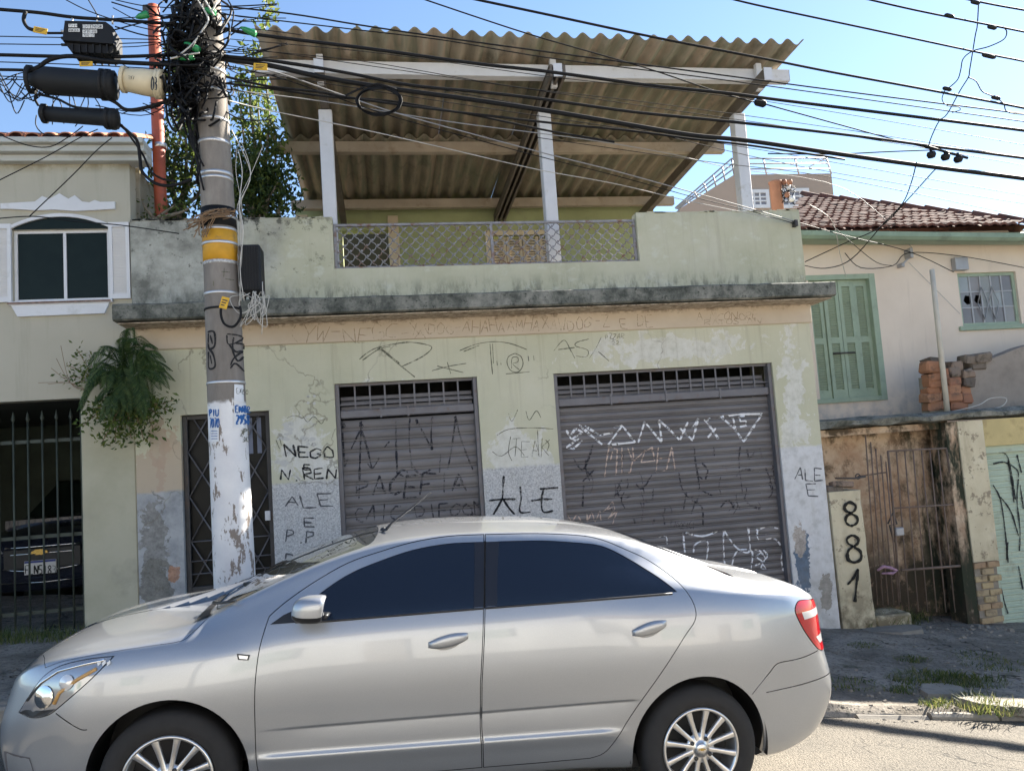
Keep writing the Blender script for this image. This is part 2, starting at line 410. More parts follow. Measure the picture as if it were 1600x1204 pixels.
def m_stain():
    n=NT('stained_plaster',.93,0,.15);X=n.xyz()
    a=n.noise(1.8,7,.68);c=n.ramp(a,[(.28,(.22,.135,.08)),(.40,(.42,.27,.17)),(.55,(.58,.44,.31)),(.75,(.66,.53,.39))])
    t=n.m_('ADD',n.noise(3.2,7,.7),n.m_('MULTIPLY',n.step(X[2],-.35,.1),.16))
    c=n.mix(n.m_('MULTIPLY',n.step(t,.54,.66),.9),c,(.06,.045,.028));c=n.mix(n.m_('MULTIPLY',n.step(n.noise(5.5,7,.75,n.scale(n.pos(),(1,1,.6))),.52,.64),.7),c,(.17,.10,.06));c=n.mix(n.m_('MULTIPLY',n.step(X[2],-1.1,-1.9),n.step(n.noise(2.4,6,.7),.38,.52)),c,(.07,.055,.04));c=n.mix(n.m_('MULTIPLY',n.step(n.noise(2.1,6,.7),.56,.7),n.step(X[2],-1.2,-2.2)),c,(.05,.045,.03))
    c=n.mix(n.m_('MULTIPLY',n.step(X[0],6.45,6.95),n.step(n.noise(2.6,6,.7,n.scale(n.pos(),(1.6,1,.5))),.43,.56)),c,(.04,.045,.03))
    n.col(c);n.bump(n.noise(16,7,.7),.7,.012);return n.m
def m_cream():
    n=NT('peeling_cream_paint',.9,0,.2);X=n.xyz()
    c=n.ramp(n.noise(2.5,6),[(.3,(.52,.45,.31)),(.6,(.62,.55,.39)),(.8,(.66,.61,.49))])
    p=n.noise(9,7,.7);c=n.mix(n.step(p,.57,.62),c,(.30,.25,.18));c=n.mix(n.m_('MULTIPLY',n.step(n.noise(2.2,7,.7,n.scale(n.pos(),(1.5,1.5,.5))),.5,.7),.55),c,(.24,.19,.12))
    c=n.mix(n.m_('MULTIPLY',n.step(X[2],-1.5,-2.35),n.step(n.noise(5,6),.36,.55)),c,(.17,.14,.09))
    n.col(c);n.bump(p,.6,.008);return n.m
def m_pinkwall():
    n=NT('pale_pink_wall',.9,0,.2);X=n.xyz()
    c=n.ramp(n.noise(.9,5),[(.3,(.66,.56,.46)),(.7,(.76,.66,.55))])
    c=n.mix(n.m_('MULTIPLY',n.step(n.noise(1,6,.7,n.scale(n.pos(),(8,8,.6))),.56,.75),.35),c,(.40,.33,.27))
    c=n.mix(n.m_('MULTIPLY',n.step(X[2],.7,.0),n.step(n.noise(6,6),.42,.6)),c,(.46,.43,.40));n.col(c);n.bump(n.noise(25,5),.25,.004);return n.m
def m_greywall():
    n=NT('grey_render_wall',.9,0,.2);X=n.xyz()
    c=n.ramp(n.noise(1.0,6,.6),[(.3,(.42,.39,.31)),(.7,(.48,.45,.365))])
    c=n.mix(n.m_('MULTIPLY',n.step(n.noise(1,6,.7,n.scale(n.pos(),(6,6,.5))),.52,.75),.4),c,(.27,.255,.19))
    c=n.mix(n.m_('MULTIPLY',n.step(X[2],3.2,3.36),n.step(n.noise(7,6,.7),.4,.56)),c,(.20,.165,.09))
    n.col(c);n.bump(n.noise(30,5),.2,.003);return n.m
def m_pillar():
    n=NT('beige_pillar_paint',.9,0,.2);X=n.xyz()
    c=n.ramp(n.noise(1.7,6,.6),[(.3,(.38,.355,.25)),(.55,(.46,.43,.32)),(.75,(.50,.46,.35))])
    c=n.mix(n.m_('MULTIPLY',n.step(n.noise(2.2,6),.52,.68),n.step(X[2],-.1,-.9)),c,(.34,.31,.24));n.col(c);n.bump(n.noise(25,6),.3,.004);return n.m
def m_tile(name,cols):
    n=NT(name,.85,0,.2);r=n.objrand();a=n.noise(7,6,.7)
    c=n.ramp(r,[(0,cols[0]),(.5,cols[1]),(1,cols[2])]);c=n.mix(n.step(a,.5,.68),c,cols[3]);n.col(c);n.bump(n.noise(40,5),.3,.003);return n.m
def m_glass(name,c,rough=.03):
    n=NT(name,rough,0,.6);n.col((*c,1));n.b.inputs['IOR'].default_value=1.5;n.b.inputs['Coat Weight'].default_value=.5;n.b.inputs['Coat Roughness'].default_value=.02;return n.m
def m_paint(name,c,thr=.36,rough=.85):
    """spray or marker paint with broken coverage"""
    n=NT(name,rough,0,.2);n.col((*c,1));a=n.m_('ADD',n.m_('MULTIPLY',n.noise(46,5,.8),.62),n.m_('MULTIPLY',n.noise(5.5,3,.6),.38));n.setv(n.b.inputs['Alpha'],n.m_('MULTIPLY',n.step(a,thr+.02,thr+.15),.92));return n.m
def m_leaf(name,c1,c2,c3):
    n=NT(name,.6,0,.35);g=n.N.new('ShaderNodeNewGeometry').outputs['Random Per Island']
    n.col(n.ramp(g,[(0,c1),(.55,c2),(1,c3)]))
    tr=n.N.new('ShaderNodeBsdfTranslucent');n.setv(tr.inputs[0],n.ramp(g,[(0,tuple(x*1.3 for x in c1)),(1,tuple(min(1,x*1.6) for x in c3))]))
    mx=n.N.new('ShaderNodeMixShader');mx.inputs[0].default_value=.35;n.t.links.new(n.b.outputs[0],mx.inputs[1]);n.t.links.new(tr.outputs[0],mx.inputs[2])
    n.t.links.new(mx.outputs[0],n.N['Material Output'].inputs[0]);return n.m

FAC=m_facade();PAR=m_parapet();LEDGE=m_ledge();SOF=m_soffit();CORR=m_corr();SLAT=m_slat();POLE=m_pole();ASPH=m_asphalt();SIDE=m_sidewalk()
STAIN=m_stain();CREAM=m_cream();PINK=m_pinkwall();GREYW=m_greywall();PILL=m_pillar()
WHITEP=plain('white_steel_paint',(.62,.62,.64),.55,var=.06,sc=5,dirt=(.42,.40,.36),dsc=6,dlo=.6,dhi=.8)
BROWNB=plain('brown_steel_beam',(.36,.30,.235),.7,var=.15,sc=3,dirt=(.22,.16,.11),dsc=4)
RAFT=plain('dark_rafter_steel',(.125,.105,.085),.7,var=.2,sc=5,dirt=(.08,.05,.035))
DARKST=plain('dark_grille_steel',(.055,.052,.052),.6,.2,var=.2,sc=8,dirt=(.10,.06,.04))
RAILST=plain('rusty_railing_steel',(.27,.27,.29),.6,.25,var=.2,sc=14,dirt=(.20,.11,.075),dsc=9,dlo=.52,dhi=.62)
GUIDE=plain('grey_guide_steel',(.15,.145,.155),.55,.25,var=.12,sc=6,dirt=(.14,.095,.07),dsc=8)
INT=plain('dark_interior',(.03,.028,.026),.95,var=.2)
TERR=plain('terrace_wall_paint',(.34,.37,.19),.9,var=.14,sc=2,dirt=(.26,.27,.16),dsc=2)
CREAMP=plain('cream_woodwork',(.60,.50,.36),.75,var=.08,sc=4)
CURT=plain('slatted_shutter_cream',(.47,.39,.29),.8,var=.1,sc=3)
BLACKC=plain('black_cable_rubber',(.010,.010,.011),.65,var=.1,spec=.2)
BLACKB=plain('black_closure_plastic',(.012,.0125,.014),.6,var=.15,spec=.25)
GREYC=plain('grey_cable',(.30,.29,.28),.6,var=.1)
WIREL=plain('pale_wire',(.50,.48,.44),.6,var=.1)
CREAMD=plain('cream_plastic',(.62,.53,.36),.5,var=.06)
YELLOW=plain('yellow_tag',(.62,.36,.015),.5,var=.15,sc=20)
YBAND=plain('worn_yellow_band',(.58,.30,.02),.6,var=.15,sc=8,dirt=(.33,.20,.06),dsc=9,dlo=.55,dhi=.68)
SILVER=plain('steel_strap',(.62,.62,.63),.35,.7,var=.1)
REDP=plain('red_steel_post',(.34,.075,.035),.6,var=.18,sc=6,dirt=(.19,.06,.035),dsc=8)
GREENP=plain('green_clamp_plastic',(.02,.22,.07),.45,var=.1)
WPLATE=plain('white_print',(.72,.72,.70),.7,var=.05,sc=30)
BLUEPR=m_paint('blue_poster_ink',(.03,.12,.34),.30)
GRAFK=m_paint('black_graffiti_paint',(.025,.025,.027),.34)
GRAFT=m_paint('faded_black_graffiti',(.15,.15,.11),.36)
GRAFB=m_paint('rubbed_shutter_graffiti',(.035,.035,.045),.40)
GRAFW=m_paint('white_graffiti_paint',(.80,.80,.82),.20)
GRAFP=m_paint('pale_pink_graffiti_paint',(.60,.46,.38),.30)
GRAFS=m_paint('brown_scratched_letters',(.36,.26,.17),.42)
PEEL=m_paint('torn_white_paper',(.58,.57,.53),.30)
CONC=plain('raw_concrete',(.22,.20,.17),.95,var=.3,sc=3,bump=.5,dirt=(.07,.065,.05),dsc=3)
MORT=plain('old_mortar',(.25,.22,.18),.95,var=.25,sc=9,bump=.5,dirt=(.08,.07,.055))
BRICK=m_tile('fired_clay_brick',[(.36,.17,.095),(.42,.23,.14),(.30,.145,.09),(.15,.10,.075)])
BRICKY=m_tile('painted_clay_brick',[(.38,.30,.19),(.45,.35,.2),(.33,.22,.14),(.16,.12,.085)])
STONE=m_tile('weathered_rubble',[(.12,.10,.085),(.2,.165,.135),(.28,.2,.15),(.06,.055,.045)])
RTILE=m_tile('weathered_roof_tile',[(.115,.052,.038),(.155,.066,.047),(.135,.074,.056),(.05,.036,.031)])
RTILEL=m_tile('orange_roof_tile',[(.42,.16,.08),(.48,.2,.11),(.36,.13,.08),(.14,.08,.06)])
GRNW=plain('pale_green_woodwork',(.30,.38,.285),.7,var=.08,sc=5,dirt=(.22,.28,.21),dsc=6)
GRNG=plain('green_gutter',(.22,.30,.22),.65,var=.12,sc=4,dirt=(.13,.16,.12),dsc=3)
GRNS=plain('pale_green_shutter_steel',(.40,.48,.38),.6,var=.08,sc=4,dirt=(.26,.27,.2),dsc=4)
YELW=plain('yellow_wall_paint',(.52,.42,.20),.9,var=.12,sc=2,dirt=(.26,.19,.09),dsc=3)
WHITEW=plain('white_wall_paint',(.68,.68,.69),.8,var=.05,sc=4,dirt=(.52,.52,.50),dsc=4)
CORNICE=plain('cornice_paint',(.50,.50,.46),.85,var=.1,sc=2,dirt=(.33,.31,.25),dsc=3)
PANED=plain('dark_window_glass',(.012,.018,.014),.12,spec=.12)
PANEG=m_glass('grey_window_glass',(.20,.19,.20),.12)
GATEI=plain('rusty_gate_iron',(.17,.125,.10),.75,.1,var=.25,sc=12,dirt=(.20,.10,.06),dsc=9)
GATEG=plain('dark_green_gate_iron',(.045,.055,.042),.6,.15,var=.2,sc=9)
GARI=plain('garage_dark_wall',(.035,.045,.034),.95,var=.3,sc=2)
BGW=plain('beige_far_building',(.38,.295,.235),.9,var=.06,sc=.4)
GALV=plain('galvanised_rail',(.36,.36,.37),.5,.4,var=.1)
CLAYP=plain('terracotta_pipe',(.36,.17,.10),.8,var=.15,sc=8)
PIPE=plain('weathered_pale_pipe',(.52,.48,.40),.75,var=.1,sc=5)
BARK=plain('grey_bark',(.20,.17,.13),.9,var=.3,sc=14,bump=.5)
LEAFD=m_leaf('dark_foliage',(.018,.035,.010),(.04,.075,.018),(.10,.13,.03))
LEAFL=m_leaf('fresh_foliage',(.035,.07,.015),(.075,.13,.028),(.17,.19,.045))
FERN=m_leaf('fern_foliage',(.02,.045,.012),(.045,.085,.022),(.09,.13,.035))
GRASS=m_leaf('grass_blades',(.03,.055,.012),(.07,.11,.025),(.17,.16,.06))
WOODD=plain('dry_stick',(.22,.14,.08),.9,var=.2)
# car
def m_carpaint():
    n=NT('silver_metallic_paint',.36,.62,.5)
    fl=n.noise(900,2,.5);n.col(n.ramp(fl,[(.35,(.345,.36,.382)),(.65,(.43,.445,.47))]))
    n.b.inputs['Coat Weight'].default_value=1.;n.b.inputs['Coat Roughness'].default_value=.035
    d=n.noise(3.5,6,.7);n.setv(n.b.inputs['Roughness'],n.m_('ADD',n.m_('MULTIPLY',d,.16),.28));return n.m
CARP=m_carpaint()
CARG=m_glass('tinted_car_glass',(.004,.0055,.012),.02)
CARB=plain('black_car_trim',(.018,.018,.02),.45,var=.1)
CARBG=plain('black_gloss_pillar',(.02,.02,.024),.12,var=.05)
GAPM=plain('panel_gap',(.01,.01,.01),.9,var=0)
TYRE=plain('tyre_rubber',(.022,.021,.021),.85,var=.15,sc=20,bump=.2)
RIM=plain('alloy_rim',(.66,.65,.64),.28,.85,var=.05,sc=10)
CHROME=plain('chrome',(.75,.75,.75),.08,1.,var=.02)
LAMPR=NT('red_lamp_lens',.06,0,.6).col((.42,.008,.012,1)).m
LAMPC=NT('clear_lamp_lens',.08,.35,.6).col((.66,.66,.66,1)).m
LAMPH=NT('headlamp_reflector',.10,.6,.6).col((.36,.37,.39,1)).m
GOLD=plain('gold_emblem',(.55,.38,.12),.25,.8,var=.05)
# ------------------------------------------------------------------ ground
def gx(X):
    """road height along the street, falling towards +X"""
    if X<1.5: z=-1.79-.07*(X+1.1)
    else: z=-1.972-.07*(X-1.5)-.035*(X-1.5)*min(1,(X-1.5)/1.2)
    return z
def G(X):
    return gx(max(-45,min(45,X)))
def kerbY(X): return 5.75-.098*max(-30,min(30,X))
def sw(X,Y):
    """pavement height"""
    t=max(0,min(1,(Y-kerbY(X))/(8.3-kerbY(X))))
    b=.12 if X<2.2 else .12-.07*min(1,(X-2.2)/1.2)
    return G(X)+b+t*(.02 if X<0 else .02-.04*min(1,X/3))
def frange(a,b,d):
    n=max(1,int(round((b-a)/d)));return [a+(b-a)*i/n for i in range(n+1)]
def sheet(xs,ysf,zf,bump=0.):
    mb=MB();vs=[];n=len(xs);m=None
    for x in xs:
        ys=ysf(x);m=len(ys)
        for y in ys:
            z=zf(x,y)
            if bump: z+=bump*mnoise.noise(Vector((x*1.7,y*1.7,3)))+bump*.5*mnoise.noise(Vector((x*6,y*6,9)))
            vs.append((x,y,z))
    fs=[(i*m+j,(i+1)*m+j,(i+1)*m+j+1,i*m+j+1) for i in range(n-1) for j in range(m-1)]
    return mb.add(vs,fs,0,True)
xs_=frange(-400,-45,60)[:-1]+frange(-45,-8,2)[:-1]+frange(-8,12,.2)[:-1]+frange(12,45,2)[:-1]+frange(45,400,60)
structure(sheet(xs_,lambda x:[-400,-120,-40,-12]+[-6+(kerbY(x)+11.05-5)*i/34 for i in range(35)]+[14,40,120,400],lambda x,y:G(x)-(.02 if y<=kerbY(x)+.06 else .25)).build('road',ASPH))
structure(sheet(frange(-14,16,.12),lambda x:[kerbY(x)+.01,kerbY(x)+.08]+[kerbY(x)+.13+(10.6-kerbY(x)-.13)*i/40 for i in range(41)],lambda x,y:sw(x,y) if y>kerbY(x)+.05 else G(x)-.06,.022).build('pavement',SIDE))
# kerb stones along the pavement edge
kerb=structure(bpy.data.objects.new('kerb',None));COL.objects.link(kerb)
KST=plain('kerb_stone',(.23,.21,.18),.95,var=.3,sc=5,bump=.5,dirt=(.10,.095,.08),dsc=5)
x=-13.;random.seed(3)
while x<14:
    L=(.85+random.random()*.35)*(1 if x<2.2 else .6)
    if x<2.2 or random.random()<.7:
        a=x+.012;b=x+L-.012;mb=MB();h=.02 if x>2.2 else .0
        za=G(a);zb=G(b);dz=random.uniform(-.025,.015)
        top=.125 if x<2.2 else random.uniform(.0,.035)
        vs=[]
        for X,z in ((a,za),((a+b)/2,(za+zb)/2),(b,zb)):
            k=kerbY(X)
            vs+=[(X,k,z-.2),(X,k+random.uniform(-.006,.006),z+top-.02+dz),(X,k+.025,z+top+dz),(X,k+.15,z+top+dz+.004),(X,k+.15,z-.2)]
        fs=[(i*5+j,(i+1)*5+j,(i+1)*5+j+1,i*5+j+1)[::-1] for i in range(2) for j in range(4)]+[(0,1,2,3,4),(14,13,12,11,10)]
        mb.add(vs,fs);mb.build('kerb_stone',KST,kerb)
    x+=L

# ------------------------------------------------------------------ stroke lettering
GLY={'A':[[(0,0),(.5,1),(1,0)],[(.2,.4),(.8,.4)]],'B':[[(0,0),(0,1),(.7,.95),(.7,.55),(0,.5),(.8,.45),(.8,.05),(0,0)]],'C':[[(1,.9),(.5,1),(0,.6),(.1,.15),(.6,0),(1,.1)]],
'D':[[(0,0),(0,1),(.7,.85),(.95,.5),(.7,.1),(0,0)]],'E':[[(1,1),(0,1),(0,0),(1,0)],[(0,.5),(.75,.5)]],'F':[[(1,1),(0,1),(0,0)],[(0,.5),(.7,.5)]],'G':[[(1,.85),(.5,1),(0,.6),(.1,.1),(.6,0),(1,.2),(1,.45),(.6,.45)]],
'H':[[(0,0),(0,1)],[(1,0),(1,1)],[(0,.5),(1,.5)]],'I':[[(.5,0),(.5,1)]],'K':[[(0,0),(0,1)],[(1,1),(0,.5),(1,0)]],'L':[[(0,1),(0,0),(1,0)]],'M':[[(0,0),(.1,1),(.5,.4),(.9,1),(1,0)]],'N':[[(0,0),(0,1),(1,0),(1,1)]],
'O':[[(.5,1),(0,.6),(.1,.1),(.5,0),(.9,.1),(1,.6),(.5,1)]],'P':[[(0,0),(0,1),(.8,.9),(.85,.6),(0,.45)]],'R':[[(0,0),(0,1),(.8,.9),(.85,.6),(0,.45),(1,0)]],'S':[[(1,.9),(.4,1),(0,.75),(.9,.3),(.6,0),(0,.1)]],
'T':[[(0,1),(1,1)],[(.5,1),(.5,0)]],'U':[[(0,1),(.1,.1),(.5,0),(.9,.1),(1,1)]],'V':[[(0,1),(.5,0),(1,1)]],'W':[[(0,1),(.25,0),(.5,.7),(.75,0),(1,1)]],'X':[[(0,0),(1,1)],[(0,1),(1,0)]],'Y':[[(0,1),(.5,.5),(1,1)],[(.5,.5),(.5,0)]],'Z':[[(0,1),(1,1),(0,0),(1,0)]],
'1':[[(.2,.75),(.6,1),(.6,0)]],'2':[[(0,.8),(.4,1),(.9,.8),(.8,.5),(0,0),(1,0)]],'3':[[(0,.95),(.8,.9),(.8,.6),(.3,.5),(.9,.4),(.8,.05),(0,.05)]],'4':[[(.7,0),(.7,1),(0,.35),(1,.35)]],'5':[[(1,1),(.1,1),(0,.55),(.8,.5),(.9,.1),(0,0)]],'6':[[(.9,1),(.2,.7),(0,.2),(.5,0),(.95,.2),(.6,.5),(.05,.3)]],
'7':[[(0,1),(1,1),(.4,0)]],'8':[[(.5,.5),(.05,.75),(.5,1),(.95,.75),(.5,.5),(0,.25),(.5,0),(1,.25),(.5,.5)]],'9':[[(.9,.7),(.5,.5),(.1,.75),(.5,1),(.9,.75),(.8,.3),(.3,0)]],'0':[[(.5,1),(.05,.6),(.1,.1),(.5,0),(.95,.2),(.95,.8),(.5,1)]],
'-':[[(.1,.5),(.9,.5)]],'.':[[(.4,0),(.6,.08)]],'*':[[(0,.2),(1,.8)],[(0,.8),(1,.2)],[(.5,0),(.5,1)]],'(':[[(.8,1),(.3,.6),(.3,.35),(.8,0)]]}
def zo(ox,oy,k): return lambda x,y:(ox+x/k,oy+y/k)
Z1=zo(0,0,3.541);Z2=zo(0,300,3.541);Z3=zo(420,560,3.541);Z4=zo(740,560,2.7586);Z1b=zo(200,320,3.168);Z2b=zo(650,320,2.424);Z8=zo(1200,640,2.135);ZP=lambda x,y:(x,y)
def strokes(mb,zf,lists,w,Y,depth,curve=True,mi=0):
    for L in lists:
        ribbon(mb,[aY(*zf(*p),Y) for p in L],w,depth,mi,curve)
def lettering(mb,zf,text,x0,y0,x1,y1,w,Y,depth,slope=0.,mi=0,jit=.11,curve=False):
    n=len(text);cw=(x1-x0)/n;rn=random.Random(len(text)*7+int(x0))
    for i,ch in enumerate(text):
        if ch==' ' or ch not in GLY: continue
        j=[rn.uniform(-jit,jit) for _ in range(4)]
        for st in GLY[ch]:
            pts=[]
            for (u,v) in st:
                X=x0+cw*(i+.1+.8*(u+j[0]*(v-.5)*3+rn.uniform(-jit,jit)*.6)+j[3]*.5);Yp=y1+(y0-y1)*(v*(1+j[1]*1.5)+j[2]+rn.uniform(-jit,jit)*.5);pts.append((X,Yp+slope*(X-x0)))
            ribbon(mb,[aY(*zf(*p),Y) for p in pts],w,depth,mi,curve)

# ------------------------------------------------------------------ the shop house
YF=8.3
house=thing('shop_house','pale green two storey shop house with roller shutters and corrugated terrace canopy','house',(1.3,YF,sw(1.3,YF)))
mb=MB();HOLES=[(-2.09,-1.2,-3.2,.592),(-.515,1.035,-3.2,.838),(1.905,4.577,-3.2,.828)]
wall_holes(mb,-2.53,5.11,-3.2,1.285,YF,YF+.22,HOLES);mb.build('ground_wall',FAC,house)
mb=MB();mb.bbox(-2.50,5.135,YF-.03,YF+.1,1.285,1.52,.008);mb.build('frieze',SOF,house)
# ledge with uneven lower edge
mb=MB();rx=random.Random(5);N=64;vs=[];fs=[]
lx0=aY(175,485,7.88).x;lx1=aY(1306,452,7.88).x
for i in range(N+1):
    X=lx0+(lx1-lx0)*i/N;e=lambda a:a*mnoise.noise(Vector((X*2.3,a*50,1)))
    vs+=[(X,YF+.15,1.515),(X,7.9+e(.012),1.53+e(.02)),(X,7.88+e(.014),1.545+e(.016)),(X,7.875+e(.012),1.685+e(.012)),(X,7.90,1.70+e(.012)),(X,YF+.15,1.74)]
fs=[(i*6+j,(i+1)*6+j,(i+1)*6+j+1,i*6+j+1)[::-1] for i in range(N) for j in range(5)]+[tuple(range(6)),tuple(N*6+5-k for k in range(6))]
mb.add(vs,fs);led=mb.build('ledge',LEDGE,house)
mb=MB();mb.box(lx0+.03,lx1-.03,7.93,YF+.1,1.505,1.514);mb.build('soffit',SOF,house)
# parapet with the railing opening
mb=MB();RX0,RX1,RZ0,RZ1=-.452,3.04,2.10,2.615
wall_holes(mb,-2.53,5.125,1.66,2.68,YF,YF+.16,[(RX0,RX1,RZ0,2.70)])
mb.build('parapet',PAR,house)
# broken skim and lumps along the parapet top
mb=MB();rr=random.Random(8)
for i in range(40):
    X=rr.uniform(-2.5,RX0-.05) if i<26 else rr.uniform(RX1+.05,5.1);l=rr.uniform(.05,.2)
    mb.beam((X-l/2,YF+.07,2.681+rr.uniform(-.01,.003)),(min(X+l/2,5.12) if X>0 else min(X+l/2,RX0-.01),YF+.07,2.681+rr.uniform(-.01,.003)),.15,.016)
mb.build('parapet_cap',PAR,house)
# structure behind: terrace floor, side walls, back of the shop
mb=MB();mb.box(-2.53,5.11,YF+.16,12.9,1.5,1.62);mb.build('terrace_floor',CONC,house)
mb=MB();mb.box(-2.53,-2.38,YF+.22,12.9,-3,1.5);mb.box(4.96,5.11,YF+.22,12.9,-3,1.5);mb.box(-2.38,4.96,12.75,12.9,-3,1.5);mb.build('side_wall',FAC,house)
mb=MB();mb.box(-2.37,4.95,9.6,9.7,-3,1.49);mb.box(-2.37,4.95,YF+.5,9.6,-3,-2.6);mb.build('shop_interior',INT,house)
mb=MB();mb.box(4.96,5.11,YF+.16,12.9,1.62,2.4);mb.build('terrace_side_wall',PAR,house)
# upper storey wall under the canopy
YB=12.35
def R4(x0,y0,x1,y1,Y):
    a=aY(x0,(y0+y1)/2,Y);b=aY(x1,(y0+y1)/2,Y);c=aY((x0+x1)/2,y0,Y);d=aY((x0+x1)/2,y1,Y);return a.x,b.x,d.z,c.z
dx0,dx1,dz0,dz1=R4(535,325,607,412,YB)
wx0,wx1,wz0,wz1=R4(765,347,868,408,YB)
mb=MB();wall_holes(mb,-1.25,4.85,1.6,4.2,YB,YB+.2,[(dx0,dx1,1.62,3.75),(wx0,wx1,2.35,3.62)]);mb.build('terrace_wall',TERR,house)
mb=MB();mb.box(-1.2,4.8,YB+.9,YB+1,1.6,4.1);mb.build('room_interior',INT,house)
mb=MB();mb.bbox(dx1,dx1+.17,YB-.05,YB+.05,1.62,3.98);mb.build('door_post',CREAMP,house)
mb=MB();mb.bbox(-1.22,-1.04,YB-.25,YB-.1,1.62,3.95);mb.build('wall_post',CREAMP,house)
ws=MB();ws.box(wx0-.07,wx1+.07,YB-.03,YB+.02,3.62,3.70);ws.box(wx0-.07,wx0,YB-.03,YB+.02,2.35,3.62);ws.box(wx1,wx1+.07,YB-.03,YB+.02,2.35,3.62)
wo=ws.build('terrace_window',CREAMP,house)
for k in range(4):
    a=wx0+(wx1-wx0)*k/4+.008;b=wx0+(wx1-wx0)*(k+1)/4-.008
    m2=MB();m2.box(a,a+.05,YB+.02,YB+.06,2.36,3.6);m2.box(b-.05,b,YB+.02,YB+.06,2.36,3.6)
    for q in range(26): m2.beam((a+.05,YB+.045,2.4+q*.046),(b-.05,YB+.045,2.4+q*.046),.012,.034,0,(0,.5,1))
    m2.build('shutter_leaf',CURT,wo)
# railing
ral=MB();ral.bbox(RX0+.005,RX1-.005,YF+.05,YF+.085,RZ1-.028,RZ1,.004);ral.bbox(RX0+.005,RX1-.005,YF+.05,YF+.085,RZ0+.004,RZ0+.03,.004)
for X in (RX0+.005,1.30,RX1-.035): ral.box(X,X+.03,YF+.052,YF+.083,RZ0+.03,RZ1-.028)
ro=ral.build('railing',RAILST,house)
lat=MB();p=.121;z0,z1=RZ0+.028,RZ1-.026;hh=z1-z0
k=-6
while RX0+k*p<RX1+.1:
    for sgn in (1,-1):
        A=RX0+k*p;pts=[]
        for i in range(37):
            t=i/36;X=A+(t*hh if sgn>0 else -t*hh+hh);z=z0+t*hh
            # strands pulled towards the nodes: the scalloped look of flattened mesh
            ph=(t*hh)/(p/2)*pi
            z+=.010*sin(ph)*cos(ph)*0;X+=.0075*sin(2*ph)
            if RX0+.02<X<RX1-.03: pts.append((X,YF+.0675+(.004 if sgn>0 else -.004),z))
        if len(pts)>3: lat.tube(pts,.0062,5)
    k+=1
# riveted crossings
for i in range(31):
    for j in range(9):
        X=RX0+i*p+(p/2 if j%2 else 0);z=z0+j*p/2
        if RX0+.03<X<RX1-.04 and z<z1: lat.box(X-.011,X+.011,YF+.056,YF+.066,z-.011,z+.011)
stuff(lat.build('lattice',RAILST,ro))
mb=MB();mb.bbox(RX0,RX1,YF+.005,YF+.15,RZ0+.0005,RZ0+.0035,.001);mb.build('sill',plain('rusty_sill',(.24,.16,.11),.9,var=.3,sc=12),house)

# columns, rafters, purlins, corrugated sheets
def zr(Y): return 4.375-.052*(Y-8.1)      # underside line of the sheets
YC=8.62
for X,mt in ((-.487,WHITEP),(2.09,WHITEP),(4.60,WHITEP)):
    b=MB();b.bbox(X-.075,X+.075,YC-.07,YC+.07,1.62,zr(YC)-.32,.008);b.build('column',mt,house)
for X in (-.487,2.09,4.60):
    b=MB();o=Vector((0,0,-.245))
    P=Vector((X,7.8,zr(7.8)))+o;Q=Vector((X,YB,zr(YB)))+o
    if X==2.09:
        for d in (-.075,.0,.075): b.beam(P+Vector((d,0,.0)),Q+Vector((d,0,0)),.03,.14)
        b.beam(P+Vector((0,0,.05)),Q+Vector((0,0,.05)),.18,.02)
    else:
        b.beam(P,Q,.09,.14)
    b.build('rafter',RAFT,house)
    b=MB();b.beam(P+Vector((0,-.012,0)),P+Vector((0,-.002,0)),.10,.15);b.build('rafter_end',WHITEP,house)
    # short stub of the upright that carries the front beam
    b=MB();b.bbox(X-.035,X+.035,7.98,8.04,zr(8.05)-.33,zr(8.05)+.0,.004);b.build('bracket',WHITEP,house)
for Y,x0,x1,mt in ((8.1,-1.18,5.03,WHITEP),(10.0,-1.24,5.07,BROWNB),(12.0,-1.27,5.08,BROWNB)):
    z=zr(Y)-.03;b=MB()
    # C section lying open to the back
    b.bbox(x0,x1,Y-.045,Y-.02,z-.145,z,.004);b.box(x0,x1,Y-.02,Y+.06,z-.145,z-.13);b.box(x0,x1,Y-.02,Y+.06,z-.015,z)
    b.build('purlin',mt,house)
    b=MB();b.box(x1+.001,x1+.004,Y-.045,Y+.06,z-.145,z);b.build('purlin_end',CORNICE,house)
def corr(nw,L,pitch,amp,th,tilt):
    mb=MB();S=12;n=nw*S+1;vs=[];rows=[0,L*.33,L*.66,L]
    for lay in (0,1):
        for y in rows:
            for i in range(n):
                u=i/S;vs.append((u*pitch,y,amp*cos(2*pi*u)+(th if lay else 0)-tilt*y))
    m=len(rows);fs=[];q=n*m
    for j in range(m-1):
        for i in range(n-1):
            a=j*n+i;fs.append((a,a+n,a+n+1,a+1));fs.append((q+a,q+a+1,q+a+n+1,q+a+n))
    mb.add(vs,fs,0,True)
    e=[]
    for i in range(n-1): e.append((i,i+1,q+i+1,q+i));a=(m-1)*n+i;e.append((a,q+a,q+a+1,a+1))
    for j in range(m-1): a=j*n;e.append((a,q+a,q+a+n,a+n));a=j*n+n-1;e.append((a,a+n,q+a+n,q+a))
    mb.add([],[]);b=0
    for f in e: mb.f.append(f);mb.mi.append(0);mb.sm.append(False)
    return mb.mesh('corrugated_sheet',CORR)
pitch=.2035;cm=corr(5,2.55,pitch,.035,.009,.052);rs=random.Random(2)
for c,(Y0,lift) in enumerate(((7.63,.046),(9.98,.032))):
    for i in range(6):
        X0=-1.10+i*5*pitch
        link('corrugated_sheet',cm,house,(X0,Y0+rs.uniform(-.02,.02),zr(Y0)+lift+.004*(i%2)+rs.uniform(0,.004)),(0,0,rs.uniform(-.003,.003)))

